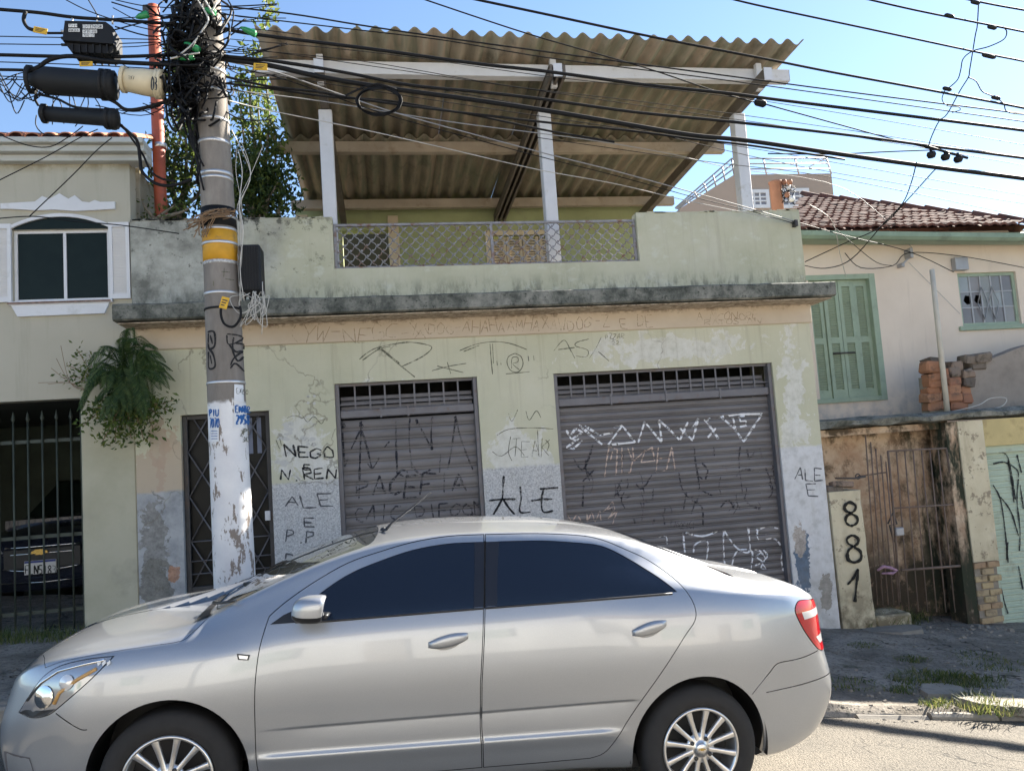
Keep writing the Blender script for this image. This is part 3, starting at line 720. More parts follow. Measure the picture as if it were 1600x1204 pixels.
# ---- roller shutters
SH=.1165
def slat_off(z,z0,SH=.1165):
    """how far the slat face stands back from its front plane at height z"""
    u=((z-z0)/SH)%1.
    return .034 if u<.075 else .0 if u<.19 else .034 if u<.275 else .006+.008*abs((u-.635)/.365)**2
def roller(SH,x0,x1,ztop,zslat,nbars,zb0,zb1,label):
    NS=int(2.85/SH)
    Yb=YF+.10
    mb=MB();mb.bbox(x0+.045,x1-.045,YF+.05,YF+.18,zb0,zb1,.01)
    sh=mb.build('roller_shutter',GUIDE,house);sh['label']=label
    for q0,q1 in ((x0+.003,x0+.045),(x1-.045,x1-.003)):
        mb=MB();mb.box(q0,q1,YF+.03,YF+.13,-3.0,ztop-.003);mb.build('guide_rail',GUIDE,sh)
    zs0=zslat-NS*SH
    prof=[]
    for u in (0,.074,.0751,.189,.1901,.274,.2751,.36,.5,.635,.77,.9,1.):
        prof.append((slat_off(zs0+u*SH*.9999+1e-6,zs0,SH),u*SH))
    m2=MB();vs=[];L=x1-x0-.092
    for X in (0,L):
        for o,z in prof: vs.append((X,o,z))
    n=len(prof);m2.add(vs,[(i,n+i,n+i+1,i+1) for i in range(n-1)]);sm=m2.mesh('slat',SLAT)
    for k in range(NS): link('slat',sm,sh,(x0+.046,Yb,zs0+k*SH))
    b=MB();b.box(x0+.045,x1-.045,YF+.085,YF+.105,zb1+.055,zb1+.07);b.build('grille_rail',GUIDE,sh);b=MB();b.box(x0+.045,x1-.045,YF+.06,YF+.11,ztop-.03,ztop-.004);b.build('grille_rail',GUIDE,sh)
    bm=MB();bm.box(-.009,.009,0,.012,0,ztop-.03-zb1);bme=bm.mesh('vent_bar',GUIDE)
    for i in range(nbars):
        X=x0+.05+(x1-x0-.1)*(i+1)/(nbars+1);link('vent_bar',bme,sh,(X,YF+.072,zb1))
    rb=MB()
    for i in range(3): rb.bbox(x0+.05,x1-.05,YF+.15+.012*i,YF+.2,zb1+.0+i*.055,zb1+.045+i*.055,.006)
    rb.build('shutter_roll',SLAT,sh)
    for fx in ((.31,.5) if x1-x0<2 else (.25,.5,.75)):
        b=MB();b.box(x0+(x1-x0)*fx-.01,x0+(x1-x0)*fx+.01,YF+.043,YF+.05,zb0-.01,zb1+.02);b.build('hood_clamp',GUIDE,sh)
    return sh,(lambda x,z:Yb+slat_off(z,zs0,SH)-.0025)
sh1,dep1=roller(.1165,-.515,1.035,.838,.44,8,.46,.55,'narrow grey roller shutter marked with black lettering')
sh2,dep2=roller(.0815,1.905,4.577,.828,.44,15,.45,.545,'wide grey roller shutter with white and black graffiti')
# jamb edges of pale render
def dF(x,z): return YF-.0025
# graffiti on the narrow shutter
g=MB();YS=YF+.1
strokes(g,Z3,[[(405,360),(412,480),(420,600)],[(420,600),(440,540)],[(512,345),(505,540),(498,775)],[(505,400),(455,500)],[(515,400),(545,500),(570,605)],[(545,580),(575,605),(612,545)],[(640,490),(668,458)],[(703,340),(705,500),(712,645)],[(780,330),(778,470),(795,610)],[(815,335),(860,420),(905,505)],[(905,320),(898,420),(905,505)],[(712,640),(740,615),(770,630)],[(950,530),(945,630)],[(800,600),(840,640),(900,610)],[(1035,315),(1015,480),(990,615)],[(1035,330),(1070,465),(1130,615)]],.022,YS,dep1)
strokes(g,Z3,[[(400,350),(415,385)],[(505,350),(515,385)],[(815,335),(825,360)],[(1030,318),(1036,345)],[(895,490),(908,500)]],.05,YS,dep1)
g.clusters('graffiti',GRAFB,sh1)
g=MB();lettering(g,Z3,'PACEFIA',480,668,1100,770,.026,YS,dep1,-.05);lettering(g,Z3,'CAIC DIEGON',470,830,1200,905,.018,YS,dep1,-.06);g.clusters('graffiti',GRAFB,sh1)
# graffiti on the wide shutter
g=MB()
strokes(g,Z4,[[(400,308),(420,345),(455,355)],[(470,352),(430,390),(400,382),(455,345)],[(420,330),(440,300),(470,318),(425,345)],[(455,285),(500,325),(555,370)],[(480,290),(545,330),(605,318)],[(605,296),(642,288),(580,372),(697,360),(640,287)],[(710,362),(738,272),(812,362),(800,265),(850,310),(890,352),(925,272)],[(890,300),(945,352),(970,258),(945,300)],[(993,262),(1030,305),(1057,347)],[(1022,255),(1000,275)],[(1045,300),(1010,340)],[(1065,250),(1125,300),(1165,358),(1245,238),(1150,240),(1060,252)],[(1118,252),(1130,298)],[(1175,245),(1148,250),(1150,270),(1175,268),(1178,288),(1148,294)]],.027,YS,dep2,False)
strokes(g,Z4,[[(800,770),(830,765),(835,800)],[(905,750),(908,800),(912,835)],[(915,750),(985,765),(1052,745)],[(948,835),(960,797),(1010,790),(1003,880)],[(1080,740),(1078,800),(1085,915)],[(1080,740),(1135,815),(1190,830),(1185,728)],[(1110,912),(1135,832),(1200,830),(1197,905)],[(1225,735),(1230,780),(1295,775),(1325,805)],[(1218,738),(1270,725),(1315,732)],[(1330,835),(1328,870),(1336,915)],[(1212,822),(1240,832),(1222,855),(1245,875),(1213,892)],[(1248,822),(1268,850),(1246,880),(1262,905),(1240,900),(1258,860),(1240,835)]],.021,YS,dep2)
g.clusters('graffiti',GRAFW,sh2)
g=MB();strokes(g,Z4,[[(566,510),(575,430),(585,380),(620,392),(615,500)],[(600,400),(590,440)],[(640,382),(640,495),(676,490),(686,440),(665,385)],[(686,382),(692,442),(742,392),(722,447),(782,440),(770,382),(740,400)],[(797,382),(788,492),(832,480),(855,382),(870,482),(825,486)],[(800,430),(850,430)]],.017,YS,dep2,False)
strokes(g,Z4,[[(402,668),(425,705),(445,670),(470,708)],[(490,665),(490,705),(510,660),(525,705),(545,655),(550,700)],[(560,660),(580,640),(600,615),(610,650),(580,690),(620,655),(600,712)],[(575,650),(600,640)]],.014,YS,dep2,False)
g.clusters('graffiti',GRAFP,sh2)
g=MB();strokes(g,Z4,[[(430,430),(470,480),(500,420),(515,370)],[(470,530),(500,500),(520,480)],[(475,545),(470,640)],[(640,520),(620,570),(640,600),(680,590)],[(700,540),(730,560),(770,500)],[(775,560),(770,610),(740,615)],[(885,490),(900,560),(930,600),(955,590)],[(952,378),(958,450),(975,560),(960,625)],[(985,450),(1010,480),(1000,520)],[(985,570),(1030,590)],[(1035,380),(1040,420)],[(1150,380),(1145,450),(1160,580)],[(1130,510),(1160,480),(1210,480)],[(1180,390),(1190,430),(1215,400)],[(1235,385),(1245,430)],[(1260,470),(1290,560),(1275,600)],[(1290,460),(1300,540)],[(1170,600),(1190,630),(1240,650)],[(940,610),(985,640),(990,725)],[(690,690),(700,715)],[(780,690),(775,715)],[(820,680),(825,715)],[(1065,640),(1100,610),(1125,650)]],.022,YS,dep2)
rv=random.Random(91)
for _ in range(26):
    x=rv.uniform(420,1290);y=rv.uniform(395,640);h=rv.uniform(25,95);strokes(g,Z4,[[(x,y),(x+rv.uniform(-14,14),y+h*.5),(x+rv.uniform(-22,22),y+h)]],rv.uniform(.008,.018),YS,dep2)
lettering(g,Z4,'CADOFICI',850,706,955,735,.009,YS,dep2);g.clusters('graffiti',GRAFB,sh2)
# lettering on the wall
g=MB();lettering(g,Z3,'NEGO',85,485,360,545,.02,YF,dF);lettering(g,Z3,'E',190,580,235,612,.02,YF,dF)
lettering(g,Z3,'N.REN',60,618,375,675,.02,YF,dF,-.03)
strokes(g,Z4,[[(130,505),(126,560),(122,605),(85,672)],[(124,600),(150,640),(178,672)],[(65,612),(120,606),(182,605)],[(200,550),(205,600),(200,660),(246,660)],[(302,562),(292,610),(300,660),(342,655)],[(285,562),(365,555)],[(248,612),(300,606),(340,605)]],.024,YF,dF)
g.clusters('wall_graffiti',GRAFK,house)
g=MB();lettering(g,Z3,'ALE',80,762,360,825,.017,YF,dF,-.03);lettering(g,Z3,'E',190,870,262,925,.017,YF,dF);lettering(g,Z3,'P.P',95,950,260,1018,.017,YF,dF);lettering(g,Z3,'RENA',88,1085,330,1160,.017,YF,dF,-.05)
lettering(g,Z4,'ALE',1385,470,1508,522,.016,YF,dF);lettering(g,Z4,'E',1430,545,1485,592,.016,YF,dF)
g.clusters('wall_graffiti',m_paint('grey_marker_letters',(.11,.11,.12),.34),house)
g=MB()
strokes(g,Z1b,[[(1145,765),(1180,735),(1230,708),(1320,688),(1400,680),(1490,695),(1500,715),(1450,755),(1350,802)],[(1160,770),(1240,715),(1300,700)],[(1240,705),(1330,780),(1420,852)],[(1255,712),(1345,785)]],.014,YF,dF)
strokes(g,Z2b,[[(165,552),(230,527),(300,518),(360,526),(420,548)],[(180,555),(240,532)],[(280,525),(284,580),(290,642)],[(290,525),(293,600)],[(306,590),(308,608)],[(320,588),(322,606)],[(425,572),(427,592)],[(445,570),(447,590)],[(375,562),(350,575),(345,600),(360,628),(388,632),(405,605),(398,575),(375,562)],[(362,620),(364,580),(385,578),(385,595),(366,602),(392,625)],[(340,640),(430,632)],[(60,628),(120,612),(190,600)],[(118,595),(132,640)],[(80,610),(180,635)],[(520,555),(560,512),(585,550),(602,582)],[(538,548),(602,540)],[(655,508),(610,520),(605,535),(650,550),(645,575),(605,572)],[(702,500),(680,545),(655,582)],[(690,555),(732,592)]],.011,YF,dF)
lettering(g,Z2b,'PZZAR',715,490,790,508,.006,YF,dF);lettering(g,Z2b,'22',740,514,770,528,.006,YF,dF)
strokes(g,Z4,[[(100,330),(150,305),(240,298),(345,303)],[(160,335),(150,400),(165,440)],[(275,305),(280,420)],[(310,350),(325,370),(315,400)],[(80,400),(120,420),(180,380),(220,420)],[(150,235),(165,270),(190,220)],[(225,225),(240,265),(270,225),(290,255)]],.010,YF,dF)
lettering(g,Z4,'TEAK',160,350,330,420,.008,YF,dF)
strokes(g,Z3,[[(100,330),(140,315),(190,330)],[(190,320),(215,350),(250,320),(290,360),(310,330)],[(60,440),(70,480)],[(40,450),(60,500)]],.008,YF,dF)
g.clusters('wall_graffiti',GRAFT,house)
g=MB()
dB=lambda x,z:YF-.0325
lettering(g,Z1b,'(YW-NEGC-X',785,600,1480,680,.008,YF-.03,dB,-.022,jit=.12);lettering(g,Z2b,'XADOG-AHAHAAMHAXAWDOG-Z E DE',-20,448,900,492,.008,YF-.03,dB,-.035,jit=.14);lettering(g,Z2b,'A MCONORE',1060,410,1300,440,.007,YF-.03,dB,-.03,jit=.1);lettering(g,Z2b,'RATOS.NN',1090,436,1310,455,.007,YF-.03,dB,-.03,jit=.1)
g.clusters('frieze_scribble',GRAFS,house)
# torn paper remnants
g=MB();rp=random.Random(12)
for (zx,zy,n_) in ((110,370,9),(215,455,10),(85,430,6),(110,520,5),(85,590,5),(235,520,5)):
    for _ in range(n_):
        cx=zx+rp.uniform(-35,35);cy=zy+rp.uniform(-22,22);c=aY(*Z3(cx,cy),YF);k=rp.randint(5,8);a0=rp.random()*6;r0=rp.uniform(.008,.035)
        vs=[(c.x+r0*1.5*rp.uniform(.5,1.2)*cos(a0+2*pi*q/k),YF-.0012-.0004*rp.random(),c.z+r0*rp.uniform(.5,1.2)*sin(a0+2*pi*q/k)) for q in range(k)]
        g.add(vs,[tuple(range(k))])
for (zx,zy) in ((218,210),(252,208),(218,245),(252,248)):
    c=aY(*Z3(zx,zy),YF);k=9;g.add([(c.x+.017*cos(2*pi*q/k),YF-.0015,c.z+.015*sin(2*pi*q/k)) for q in range(k)],[tuple(range(k))])
g.build('paper_scraps',PEEL,house)

# ---- grilled entrance door
dx0,dx1,dzt,dzb=-2.09,-1.2,.592,-1.20
dm=MB()
for a in ((dx0+.004,dx0+.05,-2.2,dzt-.004),(dx1-.05,dx1-.004,-2.2,dzt-.004)): dm.bbox(a[0],a[1],YF+.06,YF+.11,a[2],a[3],.004)
dm.bbox(dx0+.05,dx1-.05,YF+.06,YF+.11,dzt-.05,dzt-.004,.004);dm.bbox(dx0+.05,dx1-.05,YF+.06,YF+.11,dzb-.03,dzb+.02,.004)
door=dm.build('entrance_door',DARKST,house)
b=MB();b.box(dx0+.05,dx1-.05,YF+.085,YF+.10,-2.2,dzb-.03);b.build('kick_panel',plain('door_kick_panel',(.30,.30,.29),.7,var=.2,sc=5,dirt=(.12,.11,.10)),door)
b=MB();b.box(dx0+.05,dx1-.05,YF+.125,YF+.13,dzb,dzt-.05);b.build('door_glass',plain('door_dark_glass',(.012,.012,.011),.4,spec=.15),door)
Wd=dx1-dx0-.1;cellw=Wd/3.;cellh=.46
for i in range(-6,10):
    for sgn in (1,-1):
        # clip a diagonal to the panel
        z0,z1=dzb+.02,dzt-.05;x_a=dx0+.05+i*cellw;pts=[]
        s=cellh/cellw
        for z in (z0,z1): pts.append((x_a+(z-z0)/s*1. if sgn>0 else x_a+Wd-(z-z0)/s,z))
        (xa,za),(xb,zb)=pts
        lo,hi=dx0+.05,dx1-.05;ts=[0,1]
        d=xb-xa
        t0,t1=sorted(((lo-xa)/d,(hi-xa)/d));t0=max(0,t0);t1=min(1,t1)
        if t1-t0<.03: continue
        A=(xa+d*t0,YF+.078+.004*sgn,za+(zb-za)*t0);B=(xa+d*t1,YF+.078+.004*sgn,za+(zb-za)*t1)
        m=MB();m.tube([A,B],.0075,5);m.build('diagonal_bar',GUIDE,door)
for z in (-.72,-.92,-1.05):
    m=MB();m.tube([(dx0+.05,YF+.07,z),(dx1-.05,YF+.07,z)],.007,5);m.build('cross_bar',GUIDE,door)
m=MB();m.bbox(dx1-.09,dx1-.035,YF+.045,YF+.06,-.56,-.46,.004);m.build('lock_plate',WHITEP,door)
for i in range(3):
    m=MB();m.box(dx1-.33+i*.09,dx1-.285+i*.09,YF+.115,YF+.122,.15,.53);m.build('blue_strip',plain('pale_blue_strip',(.16,.18,.24),.7),door)
# ------------------------------------------------------------------ neighbour on the left
YL=8.34
lh=thing('grey_house','grey rendered house with white arched window and dark garage gate beside the green shop house','house',(-4.5,YL,sw(-4.5,YL)))
wX0,wX1,wZ0,wZ1=-3.675,-2.752,1.845,2.60
mb=MB();wall_holes(mb,-7.2,-2.535,.83,3.36,YL,YL+.2,[(wX0,wX1,wZ0,wZ1)]);mb.build('upper_wall',GREYW,lh)
mb=MB();mb.bbox(-3.05,-2.535,YL-.03,YL+.35,-2.6,1.02,.01);mb.build('gate_pillar',PILL,lh)
mb=MB();mb.box(-7.2,-6.6,YL,YL+.3,-2.6,.83);mb.build('end_pillar',GREYW,lh)
mb=MB();mb.box(-7.2,-2.54,YL+.35,YL+.55,3.36,3.4);mb.box(-7.2,-7.05,YL+.2,13,-2.6,3.36);mb.box(-2.69,-2.54,YL+.35,9.4,.83,3.36);mb.box(-2.69,-2.54,9.4,13,-2.6,3.36);mb.box(-7.05,-2.69,12.85,13,-2.6,3.36);mb.build('side_wall',GREYW,lh)
# garage: dark inside
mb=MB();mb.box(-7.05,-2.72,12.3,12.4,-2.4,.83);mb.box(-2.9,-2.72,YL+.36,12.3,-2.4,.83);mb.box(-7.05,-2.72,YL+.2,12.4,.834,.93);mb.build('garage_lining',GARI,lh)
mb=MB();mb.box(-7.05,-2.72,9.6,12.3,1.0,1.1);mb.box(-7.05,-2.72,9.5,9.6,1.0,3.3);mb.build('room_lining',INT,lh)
# cornice and its mouldings
mb=MB()
for (z0,z1,d) in ((3.30,3.37,.10),(3.37,3.44,.18),(3.44,3.50,.24)): mb.bbox(-7.2,-2.33,YL-d,YL+.1,z0+.001,z1,.006)
mb.build('cornice',CORNICE,lh)
tm=MB();S=8;vs=[]
for y,z in ((0,0),(.40,.16)):
    for i in range(S+1):
        t=pi*i/S;vs.append((.075*cos(t),y,z+.05*sin(t)))
tm.add(vs,[(i,S+1+i,S+2+i,i+1) for i in range(S)],0,True);tm.add([(.075*cos(pi*i/S),0,.05*sin(pi*i/S)) for i in range(S+1)]+[(.06*cos(pi*i/S),-.001,.038*sin(pi*i/S)) for i in range(S+1)],[(i,i+1,S+2+i,S+1+i) for i in range(S)])
tme=tm.mesh('roof_tile',RTILEL);rt=random.Random(4)
for r in range(3):
    for i in range(31): link('roof_tile',tme,lh,(-7.1+i*.155,YL-.24+r*.36,3.50+r*.145+rt.uniform(-.006,.006)),(0,0,rt.uniform(-.05,.05)))
mb=MB();mb.add([(-7.2,YL-.2,3.49),(-2.35,YL-.2,3.49),(-3.6,YL+2.2,4.0),(-7.2,YL+2.2,4.0),(-7.2,13,3.49),(-2.6,13,3.49)],[(0,1,2,3),(3,2,5,4)]);mb.build('roof_deck',RTILEL,lh)
# window
wm=MB();f=.03
for a in ((wX0,wX0+f,wZ0,wZ1),(wX1-f,wX1,wZ0,wZ1),(wX0+f,wX1-f,wZ0,wZ0+f),(wX0+f,wX1-f,wZ1-f,wZ1)): wm.box(a[0],a[1],YL+.03,YL+.07,a[2],a[3])
xm=(wX0+wX1)/2+.02;wm.box(xm-.014,xm+.014,YL+.028,YL+.06,wZ0+f,wZ1-f)
win=wm.build('window',WHITEW,lh)
for a,b in ((wX0+f,xm-.014),(xm+.014,wX1-f)):
    m=MB();m.box(a,b,YL+.045,YL+.05,wZ0+f,wZ1-f);m.build('pane',PANED,win)
m=MB();n=20;pts=[];cx=(wX0+wX1)/2;hw=(wX1-wX0)/2+.02
for i in range(n+1):
    t=i/n*2-1;pts.append((cx+hw*t,wZ1+.005+.125*(1-t*t)))
m.prism([(wX0-.02,wZ1+.003)]+[(wX1+.02,wZ1+.003)]+pts[::-1][1:-1],YL-.004,YL+.03);m.build('arch_glass',PANED,win)
m=MB()
for i in range(n):
    (xa,za),(xb,zb)=pts[i],pts[i+1];m.add([(xa,YL-.03,za),(xb,YL-.03,zb),(xb,YL-.03,zb+.035),(xa,YL-.03,za+.035),(xa,YL,za),(xb,YL,zb),(xb,YL,zb+.035),(xa,YL,za+.035)],[(0,1,2,3),(3,2,6,7),(0,4,5,1)])
m.build('arch_trim',WHITEW,win)
m=MB();m.bbox(wX0-.03,wX1+.03,YL-.05,YL,wZ0-.035,wZ0-.001,.005);m.prism([(wX0+.05,wZ0-.155),(wX1-.05,wZ0-.15),(wX1+.0,wZ0-.036),(wX0-.01,wZ0-.036)],YL-.035,YL);m.build('sill',WHITEW,win)
m=MB();m.bbox(wX0-.04,wX1-.12+.14,YL-.052,YL-.0505,wZ0-.03,wZ0-.01,.0005);m.build('rusty_sill_edge',plain('rust_stain',(.20,.13,.10),.9,var=.4,sc=30),win)
for (a,b) in ((wX0-.24,wX0-.005),(wX1+.005,-2.545)):
    sm_=MB();z0,z1=wZ0+.0,wZ1+.06
    sm_.box(a,a+.035,YL-.035,YL-.004,z0,z1);sm_.box(b-.035,b,YL-.035,YL-.004,z0,z1);sm_.box(a+.035,b-.035,YL-.035,YL-.004,z0,z0+.05);sm_.box(a+.035,b-.035,YL-.035,YL-.004,z1-.05,z1)
    sh=sm_.build('shutter',WHITEW,win)
    lm=MB();lm.beam((a+.035,YL-.018,0),(b-.035,YL-.018,0),.006,.032,0,(0,-.6,1));le=lm.mesh('louvre',WHITEW)
    for q in range(24): link('louvre',le,sh,(0,0,z0+.065+q*.0305))
orn=[(10,1130),(100,1126),(200,1120),(240,1090),(280,1105),(335,1075),(385,1105),(420,1085),(460,1120),(500,1125),(530,1112),(560,1122),(640,1120),(640,1160),(430,1172),(300,1164),(200,1168),(60,1160),(10,1160)]
m=MB();m.prism([(aY(*Z1(*p),YL).x,aY(*Z1(*p),YL).z) for p in orn][::-1],YL-.03,YL+.001);m.build('window_crown',WHITEW,lh)
# garage gate with spear tops
gt=thing('garage_gate','dark iron garage gate of upright bars with spear tips below the arched window','gate',(-4.5,YL+.1,sw(-4.5,YL)))
YG=YL+.12;zt=.62;zb_=-1.62
m=MB()
for z in (.42,-.55,-1.30): m.box(-6.6,-3.06,YG+.012,YG+.030,z-.018,z+.018)
for X in (-3.085,-4.8): m.bbox(X-.03,X+.03,YG+.0,YG+.05,zb_,.70,.004)
m.build('gate_frame',GATEG,gt)
bm=MB();bm.tube([(0,0,0),(0,0,zt-zb_)],.0095,6);bm.lathe([(.006,zt-zb_),(.021,zt-zb_+.03),(.012,zt-zb_+.07),(.001,zt-zb_+.12)],n=4);be=bm.mesh('upright_bar',GATEG)
for i in range(26): link('upright_bar',be,gt,(-3.20-i*.136,YG,zb_))
# car parked inside
GY=10.55;gc=thing('garage_car','dark saloon car parked behind the bars of the garage gate','car',(-4.15,GY,-1.55))
gp=plain('dark_car_paint',(.03,.035,.055),.25,.3,var=.1,coat=1.)
c0=aY(62,862,GY);gcx=c0.x
def gb(u,w): return aY(u,w,GY)
m=MB();prof=[]
# nose as a loft of cross bars: (height, half width, forward offset)
rows=[(-1.36,.80,.10),(-1.22,.86,.0),(-1.0,.88,-.04),(-.86,.87,-.03),(-.76,.84,.04),(-.68,.80,.18),(-.60,.76,.55),(-.52,.72,1.0),(-.48,.70,1.15)]
vs=[];NN=13
for z,hw,fo in rows:
    for i in range(NN):
        t=i/(NN-1)*2-1;vs.append((gcx+.05+hw*t,GY+fo+.22*abs(t)**3,z))
m.add(vs,[(j*NN+i,j*NN+i+1,(j+1)*NN+i+1,(j+1)*NN+i) for j in range(len(rows)-1) for i in range(NN-1)],0,True)
m.box(gcx-.80,gcx+.9,GY+.9,GY+2.6,-1.36,-.50);m.build('body',gp,gc)
m=MB();ws=[(gcx-.65,GY+1.15,-.48),(gcx+.75,GY+1.15,-.48),(gcx+.55,GY+1.75,-.02),(gcx-.45,GY+1.75,-.02)];m.add(ws,[(0,1,2,3)]);m.box(gcx-.5,gcx+.6,GY+1.75,GY+2.6,-.5,0);m.build('windscreen',PANED,gc)
for (zz,hw,r) in ((-.80,.44,.012),(-.885,.46,.010),(-1.10,.46,.010)):
    m=MB();m.tube([(gcx+.05+hw*(i/10*2-1),GY-.055+.22*abs((i/10*2-1)*.5)**3,zz-(.0 if zz>-1 else -.04*((i/10*2-1)**2))) for i in range(11)],r,6);m.build('grille_bar',CHROME,gc)
m=MB();m.bbox(gcx-.40,gcx+.5,GY-.05,GY-.02,-1.07,-.82,.01);m.build('grille',CARB,gc)
m=MB();bx,bz=gcx+.03,-.868
m.prism([(bx-.10,bz-.015),(bx-.045,bz-.018),(bx-.045,bz-.034),(bx+.055,bz-.034),(bx+.055,bz-.018),(bx+.10,bz-.015),(bx+.09,bz+.015),(bx+.045,bz+.018),(bx+.045,bz+.034),(bx-.055,bz+.034),(bx-.055,bz+.018),(bx-.09,bz+.015)],GY-.085,GY-.06);m.build('bow_tie_emblem',GOLD,gc)
px0,px1,pz0,pz1=R4(38,877,88,896,GY-.07)
m=MB();m.bbox(px0,px1,GY-.075,GY-.06,pz0,pz1+.02,.003);pl=m.build('number_plate',WPLATE,gc)
m=MB();m.box(px0+.004,px1-.004,GY-.0775,GY-.0755,pz1-.008,pz1+.017);m.build('plate_band',plain('plate_blue',(.03,.05,.25),.5),pl)
m=MB();lettering(m,ZP,'FLN5I83',39,883,88,896.5,.013,GY-.078,lambda x,z:GY-.0785,-.012,jit=0);m.build('plate_letters',plain('plate_black',(.01,.01,.01),.6),pl)
for sx in (-1,1):
    m=MB();cx=gcx+.05+sx*.64;m.prism([(cx-sx*.17,-.86),(cx+sx*.16,-.80),(cx+sx*.15,-.70),(cx-sx*.05,-.76)],GY-.02+.02,GY+.2);m.build('headlight',LAMPC,gc)
    m=MB();m.lathe([(.0,-.1),(.2,-.1),(.31,-.08),(.31,.08),(.2,.1)],(gcx+.05+sx*.72,GY+.75,-1.235),'x',18);m.build('wheel',TYRE,gc)
m=MB();m.tube([(gcx-.5,GY-.03,-1.23),(gcx+.05,GY-.055,-1.245),(gcx+.6,GY-.03,-1.23)],.008,5);m.build('bumper_strip',CHROME,gc)

# ------------------------------------------------------------------ neighbour on the right, standing back on its terrace
YR=10.0
rh=thing('pink_house','pale pink house with green shuttered window and red tiled hip roof','house',(8,YR,.1))
sx0,sx1,sz0,sz1=R4(1272,436,1366,622,YR);sx1+=.02
vx0,vx1,vz0,vz1=R4(1500,425,1592,508,YR)
mb=MB();wall_holes(mb,4.6,14.5,.02,2.86,YR,YR+.2,[(sx0,sx1,sz0,sz1),(vx0,vx1,vz0,vz1)]);mb.build('wall',PINK,rh)
mb=MB();mb.box(4.6,4.8,YR+.2,15,-2.6,2.86);mb.box(14.3,14.5,YR+.2,15,-2.6,2.86);mb.box(4.8,14.3,14.8,15,-2.6,2.86);mb.build('side_wall',PINK,rh)
mb=MB();mb.box(4.8,14.3,YR+.8,YR+.9,.0,2.86);mb.box(4.8,14.3,YR+.2,YR+.9,2.80,2.86);mb.build('room_lining',INT,rh)
# window surrounds
m=MB();m.bbox(sx1-.006,sx1+.09,YR-.012,YR+.1,sz0-.06,sz1+.07,.004);m.bbox(sx0-.09,sx1-.007,YR-.012,YR+.1,sz1-.006,sz1+.07,.004);m.bbox(sx0-.09,sx1-.007,YR-.03,YR+.1,sz0-.06,sz0+.004,.004);sw_=m.build('shuttered_window',GRNW,rh)
lw=(sx1-sx0)/4
for k in range(4):
    a=sx0+lw*k+.004;b=sx0+lw*(k+1)-.004;yy=YR+.07-.02*(k in (1,2))
    m=MB();st=.055;mid=(sz0+sz1)/2-.02
    for q in ((a,a+st,sz0,sz1),(b-st,b,sz0,sz1),(a+st,b-st,sz0,sz0+.13),(a+st,b-st,sz1-.10,sz1),(a+st,b-st,mid-.045,mid+.045)): m.box(q[0],q[1],yy,yy+.035,q[2],q[3])
    m.box(a+st,b-st,yy+.034,yy+.037,sz0+.1,sz1-.1)
    leaf=m.build('shutter_leaf',GRNW,sw_)
    lm=MB();lm.beam((a+st,yy+.016,0),(b-st,yy+.016,0),.007,.026,0,(0,-.75,1));le=lm.mesh('louvre',GRNW)
    for (q0,q1) in ((sz0+.14,mid-.05),(mid+.05,sz1-.11)):
        nn=int((q1-q0)/.033)
        for i in range(nn): link('louvre',le,rh,(0,0,q0+(i+.5)*(q1-q0)/nn))
m=MB();m.tube([aY(1304,552,YR)+Vector((0,.03,0)),aY(1320,551,YR)+Vector((0,.01,0)),aY(1338,550,YR)+Vector((0,.03,0))],.014,6);m.build('latch_bar',DARKST,sw_)
# barred window with broken panes
m=MB();f=.05
for q in ((vx0,vx0+f,vz0,vz1),(vx1-f,vx1,vz0,vz1),(vx0+f,vx1-f,vz0,vz0+f),(vx0+f,vx1-f,vz1-f,vz1)): m.box(q[0],q[1],YR+.04,YR+.08,q[2],q[3])
m.bbox(vx0-.08,vx1+.1,YR-.04,YR+.04,vz0-.07,vz0-.001,.006);bw=m.build('barred_window',GRNW,rh)
cols=5;cw=(vx1-vx0-2*f)/cols;rws=3;chh=(vz1-vz0-2*f)/rws
pc=[plain('pane_%d'%i,c,.15,spec=.6,var=.08) for i,c in enumerate(((.17,.155,.16),(.24,.225,.22),(.28,.30,.30),(.20,.20,.205)))]
rq=random.Random(6)
for i in range(cols):
    for j in range(rws):
        x0=vx0+f+i*cw;z0=vz0+f+j*chh
        m=MB()
        if (i,j) in ((0,1),(1,1)):
            # a jagged hole is left in this pane
            r=[(x0+cw*u,z0+chh*w) for u,w in ((.0,0),(1,0),(1,.25),(.6,.2),(.3,.45),(.5,.8),(1,.75),(1,1),(0,1))];m.prism(r,YR+.058,YR+.062)
        else: m.box(x0,x0+cw,YR+.058,YR+.062,z0,z0+chh)
        m.build('pane',pc[rq.randint(0,3)],bw)
for i in range(1,cols):
    m=MB();X=vx0+f+i*cw;m.box(X-.012,X+.012,YR+.045,YR+.07,vz0+f,vz1-f);m.build('mullion',GALV,bw)
for j in range(1,rws):
    m=MB();z=vz0+f+j*chh;m.box(vx0+f,vx1-f,YR+.047,YR+.068,z-.010,z+.010);m.build('glazing_bar',GALV,bw)
for k in range(2):
    xc=vx0+f+cw*(1.5+1.0*k+.5);zc=(vz0+vz1)/2-.06;hw,hh_=cw*.5,chh*1.05
    m=MB();m.tube([(xc-hw,YR+.03,zc),(xc,YR+.03,zc+hh_),(xc+hw,YR+.03,zc),(xc,YR+.03,zc-hh_),(xc-hw,YR+.03,zc)],.009,5);m.build('diamond_bar',GALV,bw)
# lamp bracket box at the window corner
q=R4(1486,404,1506,424,YR);m=MB();m.bbox(q[0],q[1],YR-.1,YR,q[2],q[3],.008);m.build('meter_box',GALV,rh)
